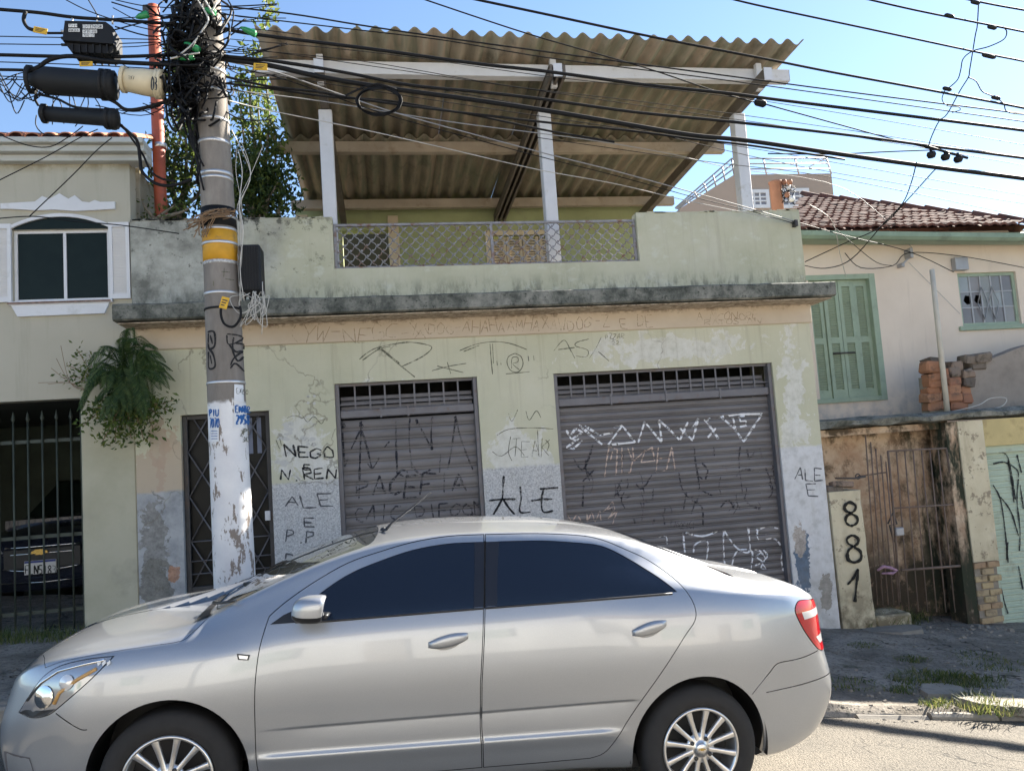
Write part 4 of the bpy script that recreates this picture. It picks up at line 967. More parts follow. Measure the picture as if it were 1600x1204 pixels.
# gutter and eaves
ga,gb_=aY(1254,367,9.62),aY(1600,371,9.62);sl_=(gb_.z-ga.z)/(gb_.x-ga.x)
zg=lambda X:ga.z+sl_*(X-ga.x)
m=MB();vs=[];XS=[4.55,8,11,14.6]
pr=[(-.06,.05),(-.075,.045),(-.07,-.02),(-.03,-.06),(.05,-.06),(.05,.05)]
for X in XS:
    for y,z in pr: vs.append((X,9.62+y,zg(X)+z))
m.add(vs,[(i*6+j,(i+1)*6+j,(i+1)*6+(j+1)%6,i*6+(j+1)%6) for i in range(3) for j in range(6)]+[(0,1,2,3,4,5),(23,22,21,20,19,18)]);m.build('gutter',GRNG,rh)
m=MB();m.add([(4.55,9.66,zg(4.55)-.02),(14.6,9.66,zg(14.6)-.02),(14.6,10.02,2.80),(4.55,10.02,2.80),(4.55,9.66,zg(4.55)-.06),(14.6,9.66,zg(14.6)-.06),(14.6,10.02,2.75),(4.55,10.02,2.75)],[(0,1,2,3),(7,6,5,4),(0,4,5,1)]);m.build('eaves_board',GRNW,rh)
# roof plane: rises from the gutter; its upper edge is the hip running down to the right
TP=tan(radians(27));e0=zg(5)+.05
rp=lambda Y:e0+(Y-9.58)*TP
def onroof(x,y):
    r=ray(x,y);# r.z*t = e0+(r.y*t-9.58)*TP
    t=(e0-9.58*TP)/(r.z-r.y*TP);return r*t
hA,hB=onroof(1253,306),onroof(1600,347)
hipY=lambda X:hA.y+(hB.y-hA.y)*(X-hA.x)/(hB.x-hA.x)
xe=hA.x+(9.7-hA.y)*(hB.x-hA.x)/(hB.y-hA.y)
m=MB();dp=Vector((0,0,-.04));L0=Vector((aY(1240,362,9.56).x,9.56,rp(9.56)));L1=Vector(hA);L2=Vector((min(xe,30),9.7,rp(9.7)));
m.add([L0+dp,L2+dp,L1+dp,L1+Vector((0,3,-2))+dp,L2+Vector((0,4,-1.2))+dp],[(0,1,2),(2,1,4,3)]);m.build('roof_deck',RTILE,rh)
tw,tl=.15,.19;eL=aY(1240,362,9.56).x
tm=MB();S=6;vs=[];
for y,lift in ((0,.03),(tl*1.25,.0)):
    for i in range(S+1):
        u=i/S;vs.append((u*tw,y,y*TP+lift+.028*(0.5-.5*cos(2*pi*u))))
tm.add(vs,[(i,i+1,S+2+i,S+1+i) for i in range(S)],0,True)
b=len(tm.v);tm.add([(u*tw,-.001,.03+.028*(.5-.5*cos(2*pi*u))) for u in [i/S for i in range(S+1)]]+[(i/S*tw,0.,-.0+.02*(.5-.5*cos(2*pi*i/S))) for i in range(S+1)],[(S+1+i,S+2+i,i+1,i) for i in range(S)])
tme=tm.mesh('roof_tile',RTILE);rt=random.Random(9);cnt=0;extra=MB()
nrow=int((hA.y-9.56)/tl)+1
for r in range(nrow):
    Y=9.56+r*tl;i=0
    while True:
        X=4.9+i*tw+(r%2)*tw*.0;i+=1
        if X>11.2 or cnt>=300: break
        if Y+tl*.6>hipY(X) or X<eL+(hA.x-eL)*(Y-9.56)/(hA.y-9.56): continue
        link('roof_tile',tme,rh,(X,Y+rt.uniform(-.012,.012),rp(Y)+rt.uniform(-.006,.010)),(rt.uniform(-.02,.02),0,rt.uniform(-.03,.03)));cnt+=1
hm=MB();dv=(hB-hA).normalized();S=8;vs=[];
for t,r in ((0,.10),(.42,.085)):
    for i in range(S+1):
        a=pi*i/S;vs.append((t,r*cos(a),r*.85*sin(a)))
hm.add(vs,[(i,S+1+i,S+2+i,i+1) for i in range(S)],0,True);hm.add(vs[:S+1]+[(.0,.07*cos(pi*i/S),.06*sin(pi*i/S)) for i in range(S+1)],[(i,i+1,S+2+i,S+1+i) for i in range(S)])
hme=hm.mesh('ridge_tile',RTILE);ang=atan2(dv.y,dv.x);pit=-math.asin(dv.z)
t=0
while t<(hB-hA).length+2.5:
    p=hA+dv*t;link('ridge_tile',hme,rh,(p.x,p.y,p.z+.01),(0,pit+.05,ang));t+=.36

# ------------------------------------------------------------------ terrace front with gate, pier and green roller door
YT=8.52
fb=thing('terrace_base','stained terrace wall with cream brick pier under a mossy slab','wall',(7,YT,sw(7,YT)))
m=MB();N=50;vs=[]
for i in range(N+1):
    X=5.13+(11-5.13)*i/N;e=lambda k,a:a*mnoise.noise(Vector((X*3,k*9.1,2)))
    vs+=[(X,YT+.1,-.0+e(1,.05)),(X,YT-.03+e(2,.06),.015+e(3,.05)),(X,YT-.05+e(4,.06),.075+e(5,.03)),(X,YT+.1,.12+e(6,.02)),(X,YR,.10),(X,YR,0)]
m.add(vs,[(i*6+j,i*6+(j+1)%6,(i+1)*6+(j+1)%6,(i+1)*6+j) for i in range(N) for j in range(6)]+[tuple(range(6))[::-1],tuple(N*6+k for k in range(6))]);m.build('slab',LEDGE,fb)
m=MB();m.box(5.12,7.3,9.02,9.2,-3,0);m.build('recess_wall',STAIN,fb)
m=MB();m.box(7.12,7.25,YT+.31,9.02,-3,0);m.build('return_wall',STAIN,fb)
m=MB();m.box(5.2,6.97,YT+.12,9.0,-.10,-.02);m.build('lintel_strip',STAIN,fb)
# upright stained strip beside the gate
m=MB();m.box(6.98,7.14,YT+.02,YT+.3,-3,-.02);m.build('gate_jamb',STAIN,fb)
m=MB();N=24;vs=[]
cx1=7.50
wall_holes(m,7.14,cx1,-1.78,-.02,YT,YT+.25,[]);m.build('pier',CREAM,fb)
m=MB();m.box(7.16,cx1-.02,YT+.03,YT+.25,-3.,-1.78);m.build('pier_core',MORT,fb)
bm=MB();bm.bbox(0,.165,0,.06,0,.07,.006);bme=bm.mesh('brick',BRICKY);rb=random.Random(3)
for r in range(11):
    z=-1.86-r*.085
    for i in range(-1,3):
        X=7.15+i*.178+(.09 if r%2 else 0)
        if X<7.13 or X+.165>cx1+.02: continue
        link('brick',bme,fb,(X+rb.uniform(-.006,.006),YT-.005+rb.uniform(-.012,.018),z+rb.uniform(-.004,.004)),(0,rb.uniform(-.02,.02),rb.uniform(-.05,.05)))
m=MB();wall_holes(m,cx1,11,-.36,-.02,YT,YT+.2,[]);m.build('yellow_lintel',YELW,fb)
m=MB();m.box(10.2,11,YT+.003,YT+.2,-3,-.36);m.build('far_pier',CREAM,fb)
# green roller door
gd=thing('green_roller_door','pale green roller door with black spray scrawl under the yellow lintel','roller door',(8.6,YT+.12,sw(8.6,YT)))
m=MB();m.box(cx1+.001,cx1+.04,YT+.06,YT+.14,-3,-.365);m.box(10.16,10.198,YT+.06,YT+.14,-3,-.365);m.box(cx1+.04,10.16,YT+.05,YT+.14,-.45,-.365);m.build('door_frame',GRNS,gd)
SG=.075;m=MB();vs=[]
pr=[(.012,0),(.0,.012),(.0,.028),(.011,.034),(.007,.055),(.011,.0745)]
for X in (0,10.16-cx1-.04):
    for o,z in pr: vs.append((X,o,z))
m.add(vs,[(i,6+i,7+i,i+1) for i in range(5)]);sme=m.mesh('slat',GRNS)
for k in range(30): link('slat',sme,gd,(cx1+.04,YT+.09,-.455-(k+1)*SG))
dG=lambda x,z:YT+.0865
m=MB()
strokes(m,Z8,[[(750,180),(790,175),(830,200),(835,225)],[(765,140),(800,160),(825,300)],[(750,250),(775,300),(790,400),(800,510)],[(800,170),(815,260),(820,310)],[(830,150),(845,210)],[(835,230),(830,300),(840,400),(838,470)],[(775,290),(810,340),(835,420)],[(800,440),(795,500)],[(835,520),(850,600)],[(770,560),(785,630),(800,680)],[(840,250),(852,330)]],.026,YT+.09,dG)
m.clusters('graffiti',GRAFK,gd)
# 881 gate pillar
np_=thing('number_pillar','short cream gate pillar sprayed with black number 881','pillar',(5.45,8.4,sw(5.45,8.4)))
YN=8.28
m=MB();N=14;vs=[]
for k in range(N+1):
    z=-2.75+(2.0)*k/N;e=lambda q,a:a*mnoise.noise(Vector((q*7.7,z*4,5)))
    x0=5.13;x1=5.57+e(1,.02)-.02*k/N
    vs+=[(x0,YN+e(2,.014),z),(x1-.02,YN+e(3,.014),z),(x1,YN+.02,z),(x1,YN+.30,z),(x0,YN+.30,z)]
m.add(vs,[(k*5+j,k*5+(j+1)%5,(k+1)*5+(j+1)%5,(k+1)*5+j) for k in range(N) for j in range(5)]+[tuple(N*5+j for j in range(5))]);m.build('shaft',CREAM,np_)
dN=lambda x,z:YN-.018
m=MB();sp=m_paint('sprayed_black_number',(.012,.012,.012),.22)
def ring(cx,cy,rx,ry): return [(cx+rx*cos(2*pi*i/12),cy+ry*sin(2*pi*i/12)) for i in range(13)]
for L in ([(273,344),(256,335),(253,320),(270,308),(289,319),(286,335),(272,345),(258,357),(258,375),(275,386),(294,376),(294,358),(276,346)],[(281,454),(264,444),(261,429),(278,418),(297,428),(296,445),(280,456),(264,471),(264,497),(286,508),(307,496),(305,471),(284,457)],[(262,582),(282,560),(298,530),(292,585),(287,640)]):
    strokes(m,Z8,[L],.040,YN,dN)
m.clusters('sprayed_digit',sp,np_,.0)
bq=MB();bq.bbox(0,.22,0,.12,0,.075,.01);bqm=bq.mesh('cap_stone',STONE);
for (X,z,r,k) in ((5.14,-.75,.1,1),(5.22,-.69,-.15,1.15)): link('cap_stone',bqm,np_,(X,YN+.04,z),(r,.08,r)).scale=(k,1.2,.9)
m=MB();m.tube([aY(*Z8(225,228),YN+.1),aY(*Z8(290,228),YN+.1),aY(*Z8(325,222),YN+.1)],.012,6);m.tube([aY(*Z8(300,222),YN+.1)+Vector((.03*cos(a),0,.03*sin(a))) for a in [i*.6 for i in range(12)]],.008,5);m.build('hinge_pin',DARKST,np_)
# low step beside it
m=MB();m.bbox(5.58,6.05,8.3,8.7,-2.8,-2.24,.02);st_=m.build('low_step',CREAM);tag(st_,'low cream concrete block at foot of the 881 pillar','step')
# rusty bar gate
bg=thing('rusty_gate','rusty iron bar gate standing beside the 881 pillar','gate',(6.4,YT,sw(6.4,YT)))
def zpt(x,y,Y=YT+.04): return aY(*Z8(x,y),Y)
m=MB()
for pts,r in (([(400,138),(595,128)],.013),([(400,138),(418,330),(440,640)],.014),([(595,128),(625,310),(665,680)],.014),([(418,328),(625,315)],.012),([(445,535),(640,520)],.016),([(300,222),(395,208)],.010)):
    m.tube([zpt(*p) for p in pts],r,6)
m.build('gate_frame',GATEI,bg)
for i in range(1,7):
    t=i/7;a=zpt(400+195*t,138-10*t);b=zpt(440+215*t,670+6*t);m=MB();m.tube([a,a.lerp(b,.5),b],.008,6);m.build('gate_bar',GATEI,bg)
for i in range(5):
    a=zpt(325+17*i,85+22*i*1.,YT+.02);b=zpt(365+18*i,650,YT+.02);m=MB();m.tube([a,b],.008,6);m.build('gate_bar',GATEI,bg)
m=MB();c=zpt(432,405);m.bbox(c.x-.05,c.x+.06,c.y-.05,c.y-.01,c.z-.05,c.z+.05,.01);m.build('lock_box',GALV,bg)
m=MB();m.tube([zpt(400,380),zpt(418,340),zpt(430,380),zpt(405,385),zpt(420,440)],.011,5);m.build('chain',DARKST,bg)
rg=MB();rg.tube([zpt(365,535,YT-.02),zpt(385,522,YT-.03),zpt(410,527,YT-.03),zpt(430,535,YT-.02),zpt(415,545,YT-.02),zpt(380,545,YT-.02)],[.012,.02,.022,.018,.02,.01],6)
tag(rg.build('knotted_rag',plain('pink_blue_rag',(.36,.22,.30),.9,var=.4,sc=30)),'small pink and grey rag knotted round the rusty gate bars','rag')
# broken rubble wall on the terrace
YW=9.1
bwl=thing('broken_wall','broken masonry wall with ragged brick end and grey render on the terrace','wall',(8.0,YW,.1))
q=[(1510,578),(1545,562),(1600,540),(1700,515),(1700,640),(1512,650)]
pp=[aY(x,y,YW) for x,y in q];m=MB();m.prism([(p.x,p.z) for p in pp][::-1],YW,YW+.22);m.build('rendered_wall',plain('grey_old_render',(.27,.235,.20),.95,var=.25,sc=2.5,bump=.5,dirt=(.13,.115,.095),dsc=2.5),bwl)
rb=random.Random(14);Z7=zo(1200,280,3.1675)
lay=[(770,905,860,960,1),(790,960,855,1000,1),(790,1000,870,1030,1),(790,1030,850,1060,1),(785,1060,860,1105,1),(800,1100,900,1140,1),(865,1060,950,1100,1),(880,1020,950,1060,1),(800,880,850,905,0),(890,930,950,975,0),(905,900,965,945,0),(965,870,1030,915,0),(1010,865,1095,905,0),(950,950,1010,985,0),(955,985,1010,1025,0),(880,980,955,1020,1),(955,1025,1005,1065,1),(950,1060,1010,1110,1),(905,1100,1000,1140,1),(850,1000,900,1060,1),(850,940,900,1000,1),(1000,900,1080,940,0)]
for (x0,y0,x1,y1,br) in lay:
    a=aY(*Z7(x0,y0),YW);b=aY(*Z7(x1,y1),YW);w=abs(b.x-a.x);h=abs(a.z-b.z)
    m=MB();d0=-.03+rb.uniform(-.05,.04);m.bbox(-w*.5,w*.5,0,.2,-h*.5,h*.5,min(w,h)*.16)
    m.v=[(p[0]+rb.uniform(-.012,.012),p[1]+rb.uniform(-.012,.012),p[2]+rb.uniform(-.01,.01)) for p in m.v]
    o=link('brick' if br else 'stone',m.mesh('masonry',BRICK if br else STONE),bwl,((a.x+b.x)/2,YW+d0,(a.z+b.z)/2),(rb.uniform(-.1,.1),rb.uniform(-.1,.1),rb.uniform(-.15,.15)))
m=MB();c0=aY(1447,600,YW);c1=aY(1515,645,YW);m.box(c0.x+.05,c1.x+.1,YW+.05,YW+.2,.1,c0.z+.1);m.build('core',MORT,bwl)
# leaning pale pipe
m=MB();a=aY(1456,421,8.95);b=aY(1481,650,8.95);b.z=min(b.z,.08);m.tube([b,b.lerp(a,.5),a],[.036,.034,.031],12);tag(m.build('pipe_post',PIPE),'thin pale weathered post standing on the terrace slab before the pink house','post')
# ------------------------------------------------------------------ far building with roof railing
YK=27.
kb=thing('beige_building','distant plain beige building with railed flat roof and white framed windows','building',(12,YK,-2))
q=[(1040,345),(1062,326),(1147,273),(1299,271),(1306,345)];pp=[aY(x,y,YK) for x,y in q]
poly=[(p.x,p.z) for p in pp];poly[0]=(poly[0][0],-3);poly[-1]=(poly[-1][0],-3)
m=MB();m.prism(poly[::-1],YK,YK+7);m.build('wall',BGW,kb)
for (x0,y0,x1,y1) in ((1154,297,1201,326),(1217,295,1264,326)):
    a=R4(x0,y0,x1,y1,YK);m=MB();f=.14
    for r in ((a[0],a[0]+f,a[2],a[3]),(a[1]-f,a[1],a[2],a[3]),(a[0]+f,a[1]-f,a[2],a[2]+f),(a[0]+f,a[1]-f,a[3]-f,a[3])): m.box(r[0],r[1],YK-.08,YK-.002,r[2],r[3])
    wn=m.build('window',WHITEW,kb);m=MB();m.box(a[0]+f,a[1]-f,YK-.03,YK-.004,a[2]+f,a[3]-f);m.build('pane',PANEG,wn)
    for k in range(1,4):
        m=MB();X=a[0]+f+(a[1]-a[0]-2*f)*k/4;m.box(X-.03,X+.03,YK-.06,YK-.031,a[2]+f,a[3]-f);m.build('mullion',WHITEW,wn)
    for k in range(1,3):
        m=MB();z=a[2]+f+(a[3]-a[2]-2*f)*k/3;m.box(a[0]+f,a[1]-f,YK-.058,YK-.032,z-.03,z+.03);m.build('glazing_bar',WHITEW,wn)
rl=MB();top=[(1055,325),(1143,248),(1291,247)];bot=[(1062,327),(1147,273),(1299,272)]
P=lambda x,y,d=.15:aY(x,y,YK+d)
for f_ in (0,.33,.66):
    rl.tube([P(a[0]+(b[0]-a[0])*f_,a[1]+(b[1]-a[1])*f_) for a,b in zip(top,bot)],.035,5)
for t in [i/6 for i in range(7)]:
    for s in (0,1):
        a=(top[s][0]+(top[s+1][0]-top[s][0])*t,top[s][1]+(top[s+1][1]-top[s][1])*t);b=(bot[s][0]+(bot[s+1][0]-bot[s][0])*t,bot[s][1]+(bot[s+1][1]-bot[s][1])*t)
        if (t*6)%2==0 or s==0: rl.tube([P(*a),P(*b)],.035,5)
rl.tube([P(1291,247),P(1291,247,5),P(1299,272,5)],.035,5);rl.tube([P(1291,247),P(1262,262,4)],.03,5)
rl.build('roof_railing',GALV,kb)
# houses across the street, behind the viewer: they catch the sun and throw light back
for i,(x0,x1,h,c) in enumerate(((-14,-4.6,4.6,(.72,.69,.63)),(-4.4,4.2,5.2,(.78,.76,.72)),(4.4,14,4.4,(.74,.69,.62)))):
    op=thing('opposite_house',('cream house across the street with two shuttered windows','white house across the street with two shuttered windows','tan house across the street with two shuttered windows')[i],'house',((x0+x1)/2,-8.5,G((x0+x1)/2)))
    zb=G((x0+x1)/2)
    mt=plain('sunlit_wall_%d'%i,c,.9,var=.08,sc=1)
    hs=[(x0+1.2,x0+2.6,zb+1.2,zb+2.6),(x1-3,x1-1.6,zb+1.2,zb+2.6),((x0+x1)/2-.5,(x0+x1)/2+.5,zb-.5,zb+2.2)]
    m=MB();wall_holes(m,x0,x1,zb-1.5,zb+h,-8.7,-8.5,hs);m.build('wall',mt,op)
    m=MB()
    m.add([(x0-.2,-8.2,zb+h),(x1+.2,-8.2,zb+h),(x1+.2,-12,zb+h+1.6),(x0-.2,-12,zb+h+1.6),(x1+.2,-16,zb+h),(x0-.2,-16,zb+h)],[(0,1,2,3),(3,2,4,5)]);m.build('roof',RTILE,op)
    m=MB();m.box(x0,x0+.2,-16,-8.7,zb-1.5,zb+h);m.box(x1-.2,x1,-16,-8.7,zb-1.5,zb+h);m.box(x0+.2,x1-.2,-9.5,-9.4,zb-1.5,zb+h);m.build('side_wall',mt,op)
    for h_ in hs[:2]:
        m=MB();m.box(h_[0],h_[1],-8.62,-8.58,h_[2],h_[3]);m.build('window_shutter',GRNW,op)
    m=MB();m.box(hs[2][0],hs[2][1],-8.62,-8.58,hs[2][2],hs[2][3]);m.build('door',BROWNB,op)
# ------------------------------------------------------------------ the silver saloon
WB=2.659;RW=.317
A_=aY(258,1226,3.9);B_=aY(1100,1173,3.9);cax=(B_-A_).normalized();cup=Vector((-cax.z,0,cax.x));
CHW=.868                                              # half width
# car frame: x rearwards, y towards the viewer, z up; origin on the ground under the front axle, on the centre line
corg=A_-cup*RW+Vector((0,CHW+.0,0))
car=thing('silver_sedan','silver four door saloon car with tinted windows parked at the kerb','car')
del car['_base']
car.matrix_world=Matrix(((cax.x,0,cup.x,corg.x),(0,-1,0,corg.y),(cax.z,0,cup.z,corg.z),(0,0,0,1)))
# NB: y is mirrored so that +y faces the street
def pchip(xs,ys):
    n=len(xs);h=[xs[i+1]-xs[i] for i in range(n-1)];d=[(ys[i+1]-ys[i])/h[i] for i in range(n-1)];m=[0]*n
    m[0]=d[0];m[-1]=d[-1]
    for i in range(1,n-1):
        if d[i-1]*d[i]<=0: m[i]=0
        else:
            w1=2*h[i]+h[i-1];w2=h[i]+2*h[i-1];m[i]=(w1+w2)/(w1/d[i-1]+w2/d[i])
    def f(x):
        if x<=xs[0]: return ys[0]
        if x>=xs[-1]: return ys[-1]
        lo,hi=0,n-1
        while hi-lo>1:
            k=(lo+hi)//2
            if xs[k]<=x: lo=k
            else: hi=k
        t=(x-xs[lo])/h[lo];t2=t*t;t3=t2*t
        return (2*t3-3*t2+1)*ys[lo]+(t3-2*t2+t)*h[lo]*m[lo]+(-2*t3+3*t2)*ys[hi]+(t3-t2)*h[lo]*m[hi]
    return f
# section control points per station: (y,z) x 10
S_=[-.885,-.86,-.80,-.70,-.55,-.35,-.12,.10,.30,.50,.72,.95,1.2,1.5,1.85,2.15,2.4,2.6,2.8,2.98,3.12,3.28,3.42,3.52,3.575,3.60]
def body(front=None): pass
zbot=pchip([-.885,-.7,-.4,.4,1,2,2.3,3.1,3.3,3.5,3.6],[.25,.20,.19,.20,.215,.22,.21,.215,.25,.32,.36])
wmul=pchip([-.885,-.872,-.85,-.80,-.72,-.60,-.40,0,.6,1.3,2.0,2.6,2.95,3.2,3.35,3.45,3.53,3.58,3.60],[.02,.30,.50,.68,.80,.895,.965,.992,1,1,1,.996,.975,.93,.86,.77,.60,.32,.03])
zbelt=pchip([-.885,-.86,-.80,-.70,-.55,-.35,-.12,.12,.45,.7,1.5,2.5,2.8,3.1,3.3,3.45,3.55,3.60],[.66,.70,.75,.815,.868,.908,.938,.968,1.01,1.032,1.075,1.118,1.125,1.105,1.085,1.05,.98,.93])
zrail=pchip([-.885,-.86,-.80,-.70,-.55,-.35,-.12,.10,.3,.5,.7,.9,1.1,1.35,1.6,1.9,2.1,2.3,2.5,2.66,2.8,2.95,3.06,3.2,3.35,3.45,3.55,3.60],[.68,.725,.78,.845,.895,.935,.968,1.03,1.13,1.222,1.304,1.366,1.405,1.427,1.434,1.431,1.420,1.392,1.338,1.281,1.228,1.166,1.135,1.116,1.096,1.07,1.0,.95])
zcen=pchip([-.885,-.86,-.80,-.70,-.55,-.35,-.12,.02,.15,.3,.5,.7,.9,1.1,1.35,1.6,1.9,2.1,2.3,2.5,2.66,2.8,2.95,3.06,3.2,3.35,3.45,3.55,3.60],[.70,.745,.80,.865,.915,.955,.985,1.015,1.08,1.165,1.255,1.33,1.387,1.420,1.441,1.448,1.445,1.434,1.408,1.362,1.308,1.25,1.188,1.153,1.130,1.110,1.085,1.02,.97])
yrail=pchip([-.885,-.35,.10,.3,.5,.7,.95,1.3,1.9,2.3,2.66,2.95,3.1,3.3,3.6],[.62,.645,.665,.69,.67,.64,.60,.575,.575,.585,.61,.64,.66,.66,.62])
ybelt=pchip([-.885,-.35,.10,.45,1,2,2.6,2.9,3.3,3.6],[.80,.80,.80,.812,.816,.816,.812,.80,.79,.76])
def section(s):
    w=wmul(s);zb=zbot(s);ze=zbelt(s);zr_=zrail(s);zc=zcen(s);yr=yrail(s);ye=ybelt(s)
    arch=max(exp(-((s)/.42)**4),exp(-((s-WB)/.42)**4))*.012
    H=ze-zb
    pts=[(.60*w,zb),(.775*w,zb+.012),(.832*w,zb+.26*H*.55),(.846*w,zb+.27*H),(.853*w+arch,zb+.40*H),(.868*w+arch,zb+.64*H),(.852*w+arch*.6,zb+.86*H),(ye*w,ze),
         ((ye+(yr-ye)*.55)*w,ze+(zr_-ze)*.58),(yr*w,zr_),((yr-.075)*w,zr_+(zc-zr_)*.40),((yr-.30)*w,zr_+(zc-zr_)*.83),(.0,zc)]
    return pts
NT_=12
_sc={}
def sec_f(s):
    k=round(s,4)
    if k not in _sc:
        p=section(s);xs=list(range(len(p)));_sc[k]=(pchip(xs,[q[0] for q in p]),pchip(xs,[q[1] for q in p]))
    return _sc[k]
# creases pressed into the doors: small shifts of y along z
def sst(x): x=max(0.,min(1.,x));return x*x*(3-2*x)
def zcr1(s): return .533+(s-.43)*.030
def zcr2(s): return .400+(s-.43)*.017
def crease(s,z):
    d=0
    if .2<s<2.45:
        e=sst((s-.36)/.45)*sst((2.34-s)/.10);u=z-zcr1(s)
        if u<.006: d-=.0095*e*sst((.006-u)/.012)*(exp(u/.05) if u<0 else 1)
        e2=sst((s-.30)/.2)*sst((2.30-s)/.2);u=z-zcr2(s);d+=.013*e2*(exp(-(u/.018)**2) if u>0 else exp(-(u/.045)**2))
    return d
def P(s,t,off=0.):
    fy,fz=sec_f(s);y,z=fy(t),fz(t)
    x=s
    if s>3.1: x+=.075*min(1,(s-3.1)/.35)**1.5*exp(-((z-.54)/.20)**2)
    elif s<-.5: x-=.045*min(1,(-.5-s)/.25)**1.5*exp(-((z-.48)/.17)**2)
    return Vector((x,max(0,y+(crease(s,z) if t<6.5 else 0)),z))
def Nrm(s,t):
    e=.006;a=P(s+e,t)-P(s-e,t);t0=max(0,t-.03);t1=min(NT_,t+.03);b=P(s,t1)-P(s,t0)
    n=b.cross(a)
    if n.length<1e-12: return Vector((0,0,1))
    n.normalize()
    if t>=NT_-.02: n=Vector((n.x,0,n.z)).normalized()
    return n if n.y>-.2 else -n
def t_of(s,z):
    fy,fz=sec_f(s);lo,hi=0.,float(NT_)
    if z<=fz(0): return 0.
    if z>=fz(NT_): return float(NT_)
    for _ in range(26):
        m=(lo+hi)/2
        if fz(m)<z: lo=m
        else: hi=m
    return (lo+hi)/2
def ST(pts): return [(s,t_of(s,z)) for s,z in pts]
def dens(poly,d,closed=True):
    out=[];n=len(poly)
    for i in range(n if closed else n-1):
        a=poly[i];b=poly[(i+1)%n];k=max(1,int(hypot((b[0]-a[0]),(b[1]-a[1]))/d))
        for j in range(k): out.append((a[0]+(b[0]-a[0])*j/k,a[1]+(b[1]-a[1])*j/k))
    return out
def curve2(pts,n=5):
    return [(v.x,v.y) for v in smooth_line([Vector((a,b,0)) for a,b in pts],n)]
def inset(poly,d):
    n=len(poly);area=sum(poly[i][0]*poly[(i+1)%n][1]-poly[(i+1)%n][0]*poly[i][1] for i in range(n));sg=1 if area>0 else -1;out=[]
    for i in range(n):
        a=poly[i-1];b=poly[i];c=poly[(i+1)%n]
        e1=Vector((b[0]-a[0],b[1]-a[1]));e2=Vector((c[0]-b[0],c[1]-b[1]))
        if e1.length<1e-9 or e2.length<1e-9: out.append(b);continue
        e1.normalize();e2.normalize();n1=Vector((-e1.y,e1.x))*sg;n2=Vector((-e2.y,e2.x))*sg;m=n1+n2
        if m.length<.3: out.append((b[0]+n1.x*d,b[1]+n1.y*d));continue
        m.normalize();k=d/max(.5,m.dot(n1));out.append((b[0]+m.x*k,b[1]+m.y*k))
    return out
# ---- panels drawn in side view (s,z)
A1=curve2([(.417,.30),(.400,.40),(.392,.534),(.386,.747),(.398,.921),(.429,1.057)],4)
top1=curve2([(.429,1.057),(.505,1.120),(.633,1.205),(.798,1.293),(.967,1.347),(1.136,1.390),(1.33,1.418),(1.527,1.425)],4)
bp=[(1.527,1.425),(1.499,1.067),(1.480,.714),(1.483,.493),(1.497,.285)]
front_door=A1+top1[1:]+bp[1:]+[(1.2,.278),(.8,.272),(.45,.268)]
bp2=[(1.531,1.425),(1.503,1.067),(1.484,.714),(1.487,.493),(1.501,.285)]
rd_edge=curve2([(1.531,1.425),(1.819,1.426),(2.064,1.413),(2.191,1.388),(2.315,1.338),(2.441,1.278),(2.556,1.190),(2.616,1.109),(2.639,1.037),(2.627,.978),(2.56,.898),(2.432,.727),(2.305,.558),(2.191,.392),(2.13,.322),(2.056,.298)],4)
rear_door=rd_edge+[(1.8,.290)]+bp2[::-1][:-1]
def glass_poly(bottom,topc): return bottom+topc
g1=curve2([(.690,1.036),(.646,1.06)],2)
front_glass=[(.60,1.033),(.70,1.035),(1.10,1.056),(1.452,1.074),(1.470,1.24),(1.478,1.386)]+curve2([(1.478,1.386),(1.316,1.379),(1.138,1.351),(.977,1.304),(.819,1.245),(.70,1.175),(.60,1.10),(.545,1.055)],4)[1:]
rear_glass=[(1.560,1.079),(2.0,1.099),(2.50,1.122),(2.552,1.125)]+curve2([(2.552,1.125),(2.515,1.16),(2.442,1.215),(2.301,1.302),(2.175,1.358),(2.024,1.377),(1.836,1.389),(1.600,1.388)],4)[1:]+[(1.575,1.24)]
quarter=None
bpillar=[(1.446,1.0745),(1.568,1.0805),(1.583,1.24),(1.606,1.387),(1.470,1.386),(1.462,1.24)]
headl=curve2([(-.268,.898),(-.40,.884),(-.522,.852),(-.60,.80),(-.66,.71),(-.70,.63)],4)+curve2([(-.70,.63),(-.62,.617),(-.555,.632),(-.502,.668),(-.374,.783),(-.299,.862),(-.268,.898)],4)[1:-1]
taill=curve2([(3.36,1.045),(3.29,1.045),(3.25,1.0),(3.277,.93),(3.328,.854),(3.40,.772),(3.45,.752)],4)+[(3.50,.76),(3.53,.86),(3.53,.95),(3.47,1.03)]
fbump=[(-.342,.577),(-.39,.58),(-.515,.652),(-.56,.626),(-.62,.610),(-.705,.622),(-.80,.66),(-.90,.68)]      # gap line only
